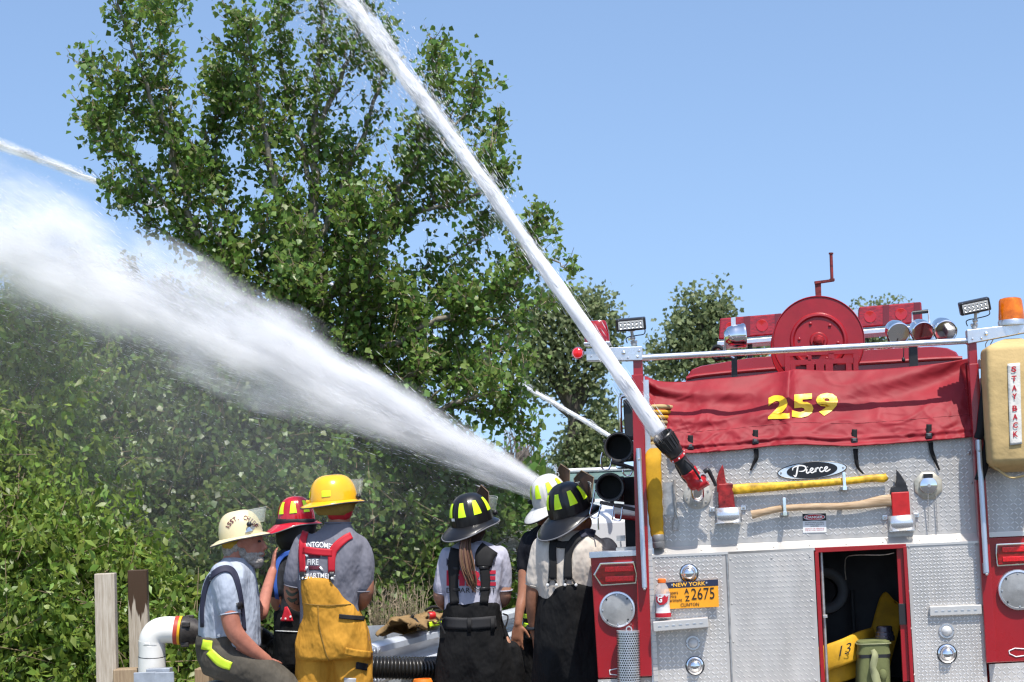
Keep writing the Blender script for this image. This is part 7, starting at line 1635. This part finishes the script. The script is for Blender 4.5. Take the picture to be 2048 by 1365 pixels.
def axis_curve(px, Ds):
    "the jet's path: a parabola fitted through the given points; returns at(s) -> points, tangents and the chord frame"
    q = np.array(smoothpath([P(x, y, D) for (x, y), D in zip(px, Ds)], 24)); A, B = q[0], q[-1]; X = unit(B-A); LL = np.linalg.norm(B-A)
    t = np.clip((q-A) @ X/LL, 0, 1); w = 4*t*(1-t); dev = q-A-np.outer(t*LL, X); sag = (dev*w[:, None]).sum(0)/(w*w).sum(); sag = sag-np.dot(sag, X)*X
    def at(s):
        s = np.asarray(s, float); p = A+np.outer(s*LL, X)+np.outer(4*s*(1-s), sag); tg = X*LL+np.outer(4-8*s, sag); return p, tg/np.linalg.norm(tg, axis=1, keepdims=True)
    at.frame = (A, X, LL, sag); return at, LL
def jet(at, N, Rf, dens, rexp, lenr, wid, clumps=0, csig=(.02, .25), fall=0.0, spreadd=.10, sig=.42, seed=1):
    r = np.random.default_rng(seed)
    tab = np.linspace(0, 1, 400); w = np.array([float(dens(t)) for t in tab]); w /= w.sum(); s = np.interp(r.random(N), np.cumsum(w), tab)
    g = r.normal(0, sig, (N, 2))
    if clumps:
        k = int(N*.62); cs = np.interp(r.random(clumps), np.cumsum(w), tab); cg = r.normal(0, .40, (clumps, 2)); cw = r.gamma(1.2, 1, clumps); cw /= cw.sum(); ci = r.choice(clumps, k, p=cw)
        s[:k] = np.clip(cs[ci]+r.normal(0, csig[0], k), 0, 1); g[:k] = cg[ci]+r.normal(0, csig[1], (k, 2))
    p, t = at(s); z = np.array([0, 0, 1.0]); a = np.cross(t, z); a /= np.linalg.norm(a, axis=1, keepdims=True); b = np.cross(a, t)
    R = np.array([Rf(x) for x in s])[:, None]
    # drips: a skewed tail on the lower side
    low = np.abs(r.normal(0, 1, N))*fall*(r.random(N) < .35)
    pos = p+R*(g[:, :1]*a+(g[:, 1]-low)[:, None]*b)
    d = t+spreadd*(g[:, :1]*a+g[:, 1:]*b)+r.normal(0, .05, (N, 3))
    return drops(pos, d, r.uniform(*lenr, N), wid*r.uniform(.6, 1.5, N))
def core(at, Rf, n, s0, s1, seed, rough=.18):
    mb = MB(); ss = np.linspace(s0, s1, n); p, t = at(ss); z = np.array([0, 0, 1.0]); rings = []
    for i in range(n):
        a = unit(np.cross(t[i], z)); b = np.cross(a, t[i])
        r_ = []
        for k in range(30):
            th = 2*math.pi*k/30; f = 1+.10*mnoise.noise(Vector((math.cos(th)*4+seed, math.sin(th)*4, ss[i]*14)))*2+rough*mnoise.noise(Vector((math.cos(th)*1.3+seed, math.sin(th)*1.3, ss[i]*38)))*2*(ss[i]*.8+.25)
            r_.append(p[i]+Rf(ss[i])*f*(math.cos(th)*a+math.sin(th)*b))
        rings.append(r_)
    return mb.loft(rings)
def jet_volume(name, parent, px, Ds, Rk, Dk, nscale=(2.2, 2.0), contrast=(.36, .64, .15, 1.7), nseg=40, edge=1.0, detail=4.0, hull=1.0, fine=(1.3, 4.5)):
    """a body of spray: a hull along the jet whose volume thins out radially and is broken into streaks.
    Rk, Dk: [(0..1 along the jet, radius in m)], [(.., density per m)]"""
    at, L = axis_curve(px, Ds); A, X, LL, sg = at.frame
    Y = unit(np.cross(np.array([0, 0, 1.0]), X)); Z = np.cross(X, Y); sy, sz = float(sg @ Y), float(sg @ Z)
    mb = MB(); rings = []
    for i in range(nseg+1):
        t = i/nseg; c = A+X*LL*t+sg*4*t*(1-t); r = float(np.interp(t, [k[0] for k in Rk], [k[1] for k in Rk]))*hull
        rings.append([c+r*(math.cos(a)*Y+math.sin(a)*Z) for a in [2*math.pi*k/20 for k in range(20)]])
    mb.loft(rings)
    m = bpy.data.materials.new(name+'_volume'); m.use_nodes = True; n = m.node_tree; n.nodes.remove(n.nodes['Principled BSDF']); L_ = n.links.new; N = n.nodes.new
    def math_(op, a, b=None, c=None):
        q = N('ShaderNodeMath'); q.operation = op
        for k, v in enumerate((a, b, c)):
            if v is None: continue
            if isinstance(v, (int, float)): q.inputs[k].default_value = v
            else: L_(v, q.inputs[k])
        return q.outputs[0]
    tc = N('ShaderNodeTexCoord'); sp = N('ShaderNodeSeparateXYZ')
    # shader frame of the jet: world position -> jet axes
    geo = N('ShaderNodeNewGeometry'); sub = N('ShaderNodeVectorMath'); sub.operation = 'SUBTRACT'; L_(geo.outputs['Position'], sub.inputs[0]); sub.inputs[1].default_value = tuple(A)
    co = []
    for ax in (X, Y, Z):
        d = N('ShaderNodeVectorMath'); d.operation = 'DOT_PRODUCT'; L_(sub.outputs[0], d.inputs[0]); d.inputs[1].default_value = tuple(ax); co.append(d.outputs['Value'])
    t = math_('DIVIDE', co[0], LL); tcl = math_('MINIMUM', math_('MAXIMUM', t, 0.0), 1.0)
    par = math_('MULTIPLY', tcl, math_('SUBTRACT', 1.0, tcl)); dz = math_('SUBTRACT', co[2], math_('MULTIPLY', par, 4*sz)); dy = math_('SUBTRACT', co[1], math_('MULTIPLY', par, 4*sy))
    def curve(keys):
        f = N('ShaderNodeFloatCurve'); c = f.mapping.curves[0]; mx = max(k[1] for k in keys)
        for i, k in enumerate(keys):
            if i < 2: c.points[i].location = (k[0], k[1]/mx)
            else: c.points.new(k[0], k[1]/mx)
        for q in c.points: q.handle_type = 'VECTOR'
        f.mapping.update(); L_(tcl, f.inputs['Value']); return math_('MULTIPLY', f.outputs[0], mx)
    def order(keys): return [keys[0], keys[-1]]+list(keys[1:-1])
    R = curve(order(Rk)); D = curve(order(Dk))
    yr, zr = math_('DIVIDE', dy, R), math_('DIVIDE', dz, R)
    rr = math_('SQRT', math_('ADD', math_('MULTIPLY', yr, yr), math_('MULTIPLY', zr, zr)))
    cb = N('ShaderNodeCombineXYZ'); L_(math_('MULTIPLY', co[0], nscale[0]), cb.inputs[0]); L_(math_('MULTIPLY', yr, nscale[1]), cb.inputs[1]); L_(math_('MULTIPLY', zr, nscale[1]), cb.inputs[2])
    nz = N('ShaderNodeTexNoise'); nz.inputs['Scale'].default_value = 1.0; nz.inputs['Detail'].default_value = detail; nz.inputs['Roughness'].default_value = .55; L_(cb.outputs[0], nz.inputs['Vector'])
    # wobble the edge, then fall off towards it
    re = math_('ADD', rr, math_('MULTIPLY', math_('SUBTRACT', nz.outputs[0], .5), -1.1*edge))
    fo = N('ShaderNodeMapRange'); fo.interpolation_type = 'SMOOTHSTEP'; fo.inputs[1].default_value = .95; fo.inputs[2].default_value = .12; fo.inputs[3].default_value = 0; fo.inputs[4].default_value = 1; L_(re, fo.inputs[0])
    ct = N('ShaderNodeMapRange'); ct.inputs[1].default_value, ct.inputs[2].default_value, ct.inputs[3].default_value, ct.inputs[4].default_value = contrast; L_(nz.outputs[0], ct.inputs[0])
    cf = N('ShaderNodeCombineXYZ'); L_(math_('MULTIPLY', co[0], nscale[0]*fine[0]), cf.inputs[0]); L_(math_('MULTIPLY', yr, nscale[1]*fine[1]), cf.inputs[1]); L_(math_('MULTIPLY', zr, nscale[1]*fine[1]), cf.inputs[2])
    nf = N('ShaderNodeTexNoise'); nf.inputs['Scale'].default_value = 1.0; nf.inputs['Detail'].default_value = 2.0; L_(cf.outputs[0], nf.inputs['Vector'])      # fine streaks
    fs_ = N('ShaderNodeMapRange'); fs_.inputs[1].default_value, fs_.inputs[2].default_value, fs_.inputs[3].default_value, fs_.inputs[4].default_value = .36, .64, .55, 1.45; L_(nf.outputs[0], fs_.inputs[0])
    den = math_('MULTIPLY', math_('MULTIPLY', math_('MULTIPLY', fo.outputs[0], ct.outputs[0]), fs_.outputs[0]), D)
    v = N('ShaderNodeVolumePrincipled'); v.inputs['Color'].default_value = (.985, .985, .99, 1); v.inputs['Anisotropy'].default_value = .0; L_(den, v.inputs['Density'])
    L_(v.outputs[0], n.nodes['Material Output'].inputs['Volume'])
    o = mb.obj(name, m, parent, smooth=180, kind='stuff'); return o
SC.cycles.volume_step_rate = .16; SC.cycles.volume_max_steps = 256; SC.cycles.volume_bounces = 4
# upper jet from the deck nozzle
px1 = [(1318, 866), (1210, 702), (1108, 561), (1005, 408), (905, 276), (812, 158), (690, 2), (600, -120)]; Ds1 = [9.45, 9.33, 9.36, 9.55, 9.9, 10.3, 10.9, 11.4]
at1, L1 = axis_curve(px1, Ds1)
R1 = lambda s: np.interp(s, [0, .15, 1], [.041, .037, .036])
wob = lambda s: 1+.20*math.sin(s*61)*s+.14*math.sin(s*37+1)*s
j1 = root('water_jet', 'upper solid water jet arching from the deck nozzle past the poplar', 'water jet', TW(T(1318, 866, -.25)))
core(at1, lambda s: R1(s)*(.95-.22*s)*wob(s), 220, 0, 1, 3.0, .22).obj('stream_core', M_WATER, j1, smooth=180)
jet_volume('spray_sheath', j1, px1, Ds1, [(0, .044), (.12, .044), (.4, .058), (1, .094)], [(0, 20), (.12, 20), (.4, 24), (1, 20)], (2.4, 1.5), (.42, .60, .0, 1.6), edge=1.2)
V = np.concatenate([jet(at1, 3500, lambda s: R1(s)*1.6*wob(s), lambda s: .1+1.3*s, 1, (.05, .14), .0022, clumps=160, csig=(.008, .25), sig=.45, spreadd=.03, seed=2),
                    jet(at1, 6000, lambda s: R1(s)*(1.5+4.5*s), lambda s: s*s, 1, (.015, .05), .0022, sig=.5, fall=2.0, seed=3)])
soup('spray', V, TET, M_WATER, j1)
# broad jet from behind the white helmet
px2 = [(1095, 984), (980, 936), (860, 880), (740, 818), (600, 745), (480, 682), (350, 614), (200, 545), (50, 482), (-110, 418)]; Ds2 = [12.9, 13.0, 13.1, 13.25, 13.4, 13.6, 13.8, 14, 14.2, 14.4]
at2, L2 = axis_curve(px2, Ds2)
Rw = lambda s: np.interp(s, [0, .1, .3, .6, 1], [.05, .11, .20, .31, .42])
j2 = root('water_jet', 'broad white fog jet spreading from the white helmet to the left edge', 'water jet', P(1095, 985, 12.9))
jet_volume('spray_body', j2, px2, Ds2, [(0, .09), (.1, .18), (.25, .30), (.41, .43), (.6, .52), (1, .66)], [(0, 26), (.1, 14), (.25, 8.5), (.41, 5.6), (.6, 4.4), (1, 2.9)], (1.5, 1.7), (.36, .64, .06, 1.9), edge=1.0, detail=5.0, fine=(1.0, 5.0))
V = np.concatenate([jet(at2, 12000, Rw, lambda s: np.interp(s, [0, .15, .6, 1], [.9, 1.2, 1.1, .75]), 1, (.04, .13), .0028, clumps=260, csig=(.030, .16), fall=.5, sig=.42, spreadd=.22, seed=5),
                    jet(at2, 8000, lambda s: Rw(s)*1.3, lambda s: .2+s, 1, (.010, .03), .0020, fall=1.9, sig=.5, seed=6)])
soup('spray', V, TET, M_WATER, j2)
# far thin jet passing behind the poplar
px3 = [(1232, 880), (1130, 818), (1024, 762), (800, 640), (520, 500), (250, 388), (160, 345), (60, 305), (-60, 268)]; Ds3 = [24, 24.3, 24.6, 25.2, 26, 26.8, 27, 27.3, 27.6]
at3, L3 = axis_curve(px3, Ds3)
R3 = lambda s: .026+.016*s
j3 = root('water_jet', 'thin far water jet passing behind the poplar crown', 'water jet', P(1232, 880, 24))
core(at3, lambda s: R3(s)*(1.0-.62*s)*(1+.35*math.sin(s*90)*s+.2*math.sin(s*41)*s), 180, 0, 1, 7.0, .25).obj('stream_core', M_WATER, j3, smooth=180)
jet_volume('spray_sheath', j3, px3, Ds3, [(0, .034), (.3, .05), (1, .115)], [(0, 10), (.3, 12), (1, 10)], (1.6, 1.1), (.40, .62, .0, 1.5))
soup('spray', jet(at3, 5000, lambda s: R3(s)*1.8, lambda s: .2+s, 1, (.04, .14), .004, clumps=140, csig=(.008, .3), sig=.42, seed=8), TET, M_WATER, j3)
# low spray beyond the woman
px4 = [(1066, 1080), (1020, 1086), (975, 1093), (925, 1104)]; at4, L4 = axis_curve(px4, [19]*4)
j4 = root('water_jet', 'low flat spray between the woman and the black shirt', 'water jet', P(1062, 1080, 19))
jet_volume('spray_body', j4, px4, [19]*4, [(0, .06), (1, .16)], [(0, 16), (1, 9)], (3, 1.5), nseg=12)
soup('spray', np.concatenate([jet(at4, 2500, lambda s: .04+.06*s, lambda s: 1, 1, (.04, .12), .004, sig=.45, seed=9), jet(at4, 3000, lambda s: .12+.2*s, lambda s: 1, 1, (.02, .06), .0035, sig=.5, fall=1.2, seed=10)]), TET, M_WATER, j4)
# drifting mist below the broad jet
def mist(blobs, dens):
    for i, (px, py, rx, ry, D, rd) in enumerate(blobs):
        m = bpy.data.materials.get('mist_%.3f' % dens)
        if m is None:
            m = bpy.data.materials.new('mist_%.3f' % dens); m.use_nodes = True; n = m.node_tree; n.nodes.remove(n.nodes['Principled BSDF']); v = n.nodes.new('ShaderNodeVolumePrincipled')
            v.inputs['Color'].default_value = (.96, .97, 1, 1); v.inputs['Density'].default_value = dens; v.inputs['Anisotropy'].default_value = .0
            n.links.new(v.outputs[0], n.nodes['Material Output'].inputs['Volume'])
        c = P(px, py, D); ang = math.atan2(-.53, -1.0); ax = np.array([unit(right*-1+upv*.52), [0, 1, 0], [0, 0, 1]]); ax[2] = unit(np.cross(ax[0], ax[1])); 
        MB().ball(c, rx*D/F, rd, ry*D/F, ax, 28, 18).obj('mist', m, None, smooth=180, kind='stuff', label='drifting water mist under the broad jet', cat='mist', group='mist under the broad jet')
mist([(520, 800, 620, 150, 13.7, 1.1), (180, 690, 560, 220, 14.1, 1.2), (220, 790, 600, 260, 14.0, 1.2), (300, 880, 640, 230, 13.9, 1.1)], .019)
# ================================================================== SMALL THINGS BEHIND THE CREW
# white pickup parked beyond the truck's left flank
pk_ = root('pickup_truck', 'white pickup parked beyond the helmets, only windscreen and bonnet showing', 'pickup truck', (*P(1215, 1100, 17)[:2], 0))
DP = 17.0
def W3(x, y, dd=0): return P(x, y, DP+dd)
M_PW = mat('white_car_paint', (.74, .74, .74), .2, coat=.6)
MB().loft([[W3(1150, y0, d), W3(1345, y0-8, d), W3(1352, 1150, d), W3(1148, 1158, d)] for y0, d in ((1040, -1.3), (1022, -1.1), (1006, -.3), (1004, .0))]).obj('bonnet', M_PW, pk_, smooth=60, bevel=.04)
MB().loft([[W3(1152, 1000, d), W3(1345, 992, d), W3(1352, 1170, d), W3(1148, 1178, d)] for d in (.02, 3.2)]).obj('cab_body', M_PW, pk_, smooth=0, bevel=.03)
MB().slab([W3(1136, 944, .55), W3(1340, 936, .55), W3(1350, 1003, .0), W3(1128, 1008, .0)], np.array([0, 1, .2]), .03).obj('windscreen', mat('screen_glass', (.10, .16, .15), .06, spec=.8, var=.5, vscale=2.5), pk_, smooth=0)
for a_, b_ in (((1128, 1010, -.03), (1133, 942, .52)), ((1133, 942, .52), (1342, 934, .52)), ((1352, 1004, -.03), (1342, 934, .52))): MB().tube([W3(*a_), W3(*b_)], .020, 8).obj('screen_frame', M_PW, pk_)
MB().loft([[W3(1140, 944, d), W3(1338, 936, d), W3(1342, 948, d), W3(1136, 956, d)] for d in (.6, 2.0)]).obj('cab_roof', M_PW, pk_, smooth=0, bevel=.03)
for x in (1165, 1330):
    c = W3(x, 1160, -.6); c[2] = .36; MB().lathe(c, unit((1, .1, 0)), [(.2, -.1), (.35, -.1), (.36, 0), (.35, .1), (.2, .1)], 24, close=True).obj('wheel', M_BLACK, pk_)
# turnout coat thrown over the rail
ct_ = root('turnout_coat', 'tan turnout coat with black and lime trim thrown over the rail', 'coat', P(845, 1262, 15.3))
Dc = 15.2
def cp(x, y, dd=0): return P(x, y, Dc+dd)
def coat_pt(u, v):      # a heavy sheet folded over the rail: u along it, v from the near hem over the top to the far hem
    p = rail_at(14.5+1.2*u); a = (v-.45)*2.2; r = .13+.05*math.sin(u*9)+.03*math.sin(v*14+u*5)
    z = RZ+.01+.11*math.cos(min(max(a, -1.4), 1.4))+.05*mnoise.noise(Vector((u*6, v*5, .3)))-.16*max(0, abs(a)-.9)
    return np.array([p[0], p[1], 0])+np.array([.97, -.23, 0])*(-math.sin(max(-1.5, min(1.5, a)))*r*1.0+.03*mnoise.noise(Vector((u*9, v*9, 2.0))))+np.array([0, 0, z])
M_TTO = cloth_mat('tan_turnout', (.24, .155, .07), .85, .25)
cb0 = MB().grid(coat_pt, 44, 30); bc2 = BVHTree.FromPolygons([tuple(v) for v in cb0.v], cb0.f)
cb0.obj('coat_body', M_TTO, ct_, smooth=180, solid=.012)
drape([bc2], [(822, 1232), (832, 1244), (840, 1256)], 9, .008, Dc, 'trim', M_WEB, ct_); drape([bc2], [(845, 1232), (862, 1225), (884, 1220)], 6, .008, Dc, 'trim', M_WEB, ct_)
drape([bc2], [(858, 1250), (868, 1248), (884, 1245)], 10, .010, Dc, 'reflective_stripe', LIME, ct_)
MB().tube(smoothpath([cp(850, 1222, -.05), cp(866, 1214, -.06), cp(890, 1217, -.05)], 5), .012, 8).obj('collar', M_WEB, ct_)
cn_ = root('drink_can', 'red and silver drink can resting on the tan coat', 'can', cp(862, 1232, -.12))
MB().lathe(cp(857, 1232, -.14), unit(right*.9+fwd*.4), [(.028, 0), (.032, .005), (.032, .05), (.028, .055), (0, .053)], 18).obj('can_body', M_AXR2, cn_)
MB().lathe(cp(857, 1232, -.14), unit(right*.9+fwd*.4), [(.0, -.002), (.022, -.002), (.029, .003)], 18).obj('can_end', M_ALU, cn_)
# traffic cone and sack at the feet
tcn = root('traffic_cone', 'orange traffic cone whose tip shows below the suction hose', 'cone', (*P(845, 1400, 10.9)[:2], 0))
cb_ = P(845, 1358, 10.9); base_ = np.array([cb_[0], cb_[1], 0.0])
MB().lathe(base_, (0, 0, 1), [(.17, .03), (.13, .04), (.06, cb_[2]-.02), (.052, cb_[2]), (.044, cb_[2]), (.05, cb_[2]-.03)], 28).obj('cone_body', mat('cone_orange', (.80, .22, .02), .5), tcn)
MB().box(base_+np.array([0, 0, .015]), (.40, .40, .03)).obj('cone_base', M_BLACK, tcn, smooth=0, bevel=.01)
sk_ = root('canvas_sack', 'pale tan sack lying between the woman and the cream shirt', 'sack', (*P(1055, 1345, 12.3)[:2], 0))
sm = MB(); q = P(1052, 1352, 12.3); sm.ball(q, .12, .12, .10); sm.ball(q+np.array([.05, 0, -.15]), .16, .14, .20); sm.ball(np.array([q[0], q[1], .2]), .2, .18, .22)
organic('sack_body', sm, cloth_mat('tan_sack', (.50, .38, .22)), sk_, .014, 3, (.02, 9, (1, 1, 1), .5, 1.0))
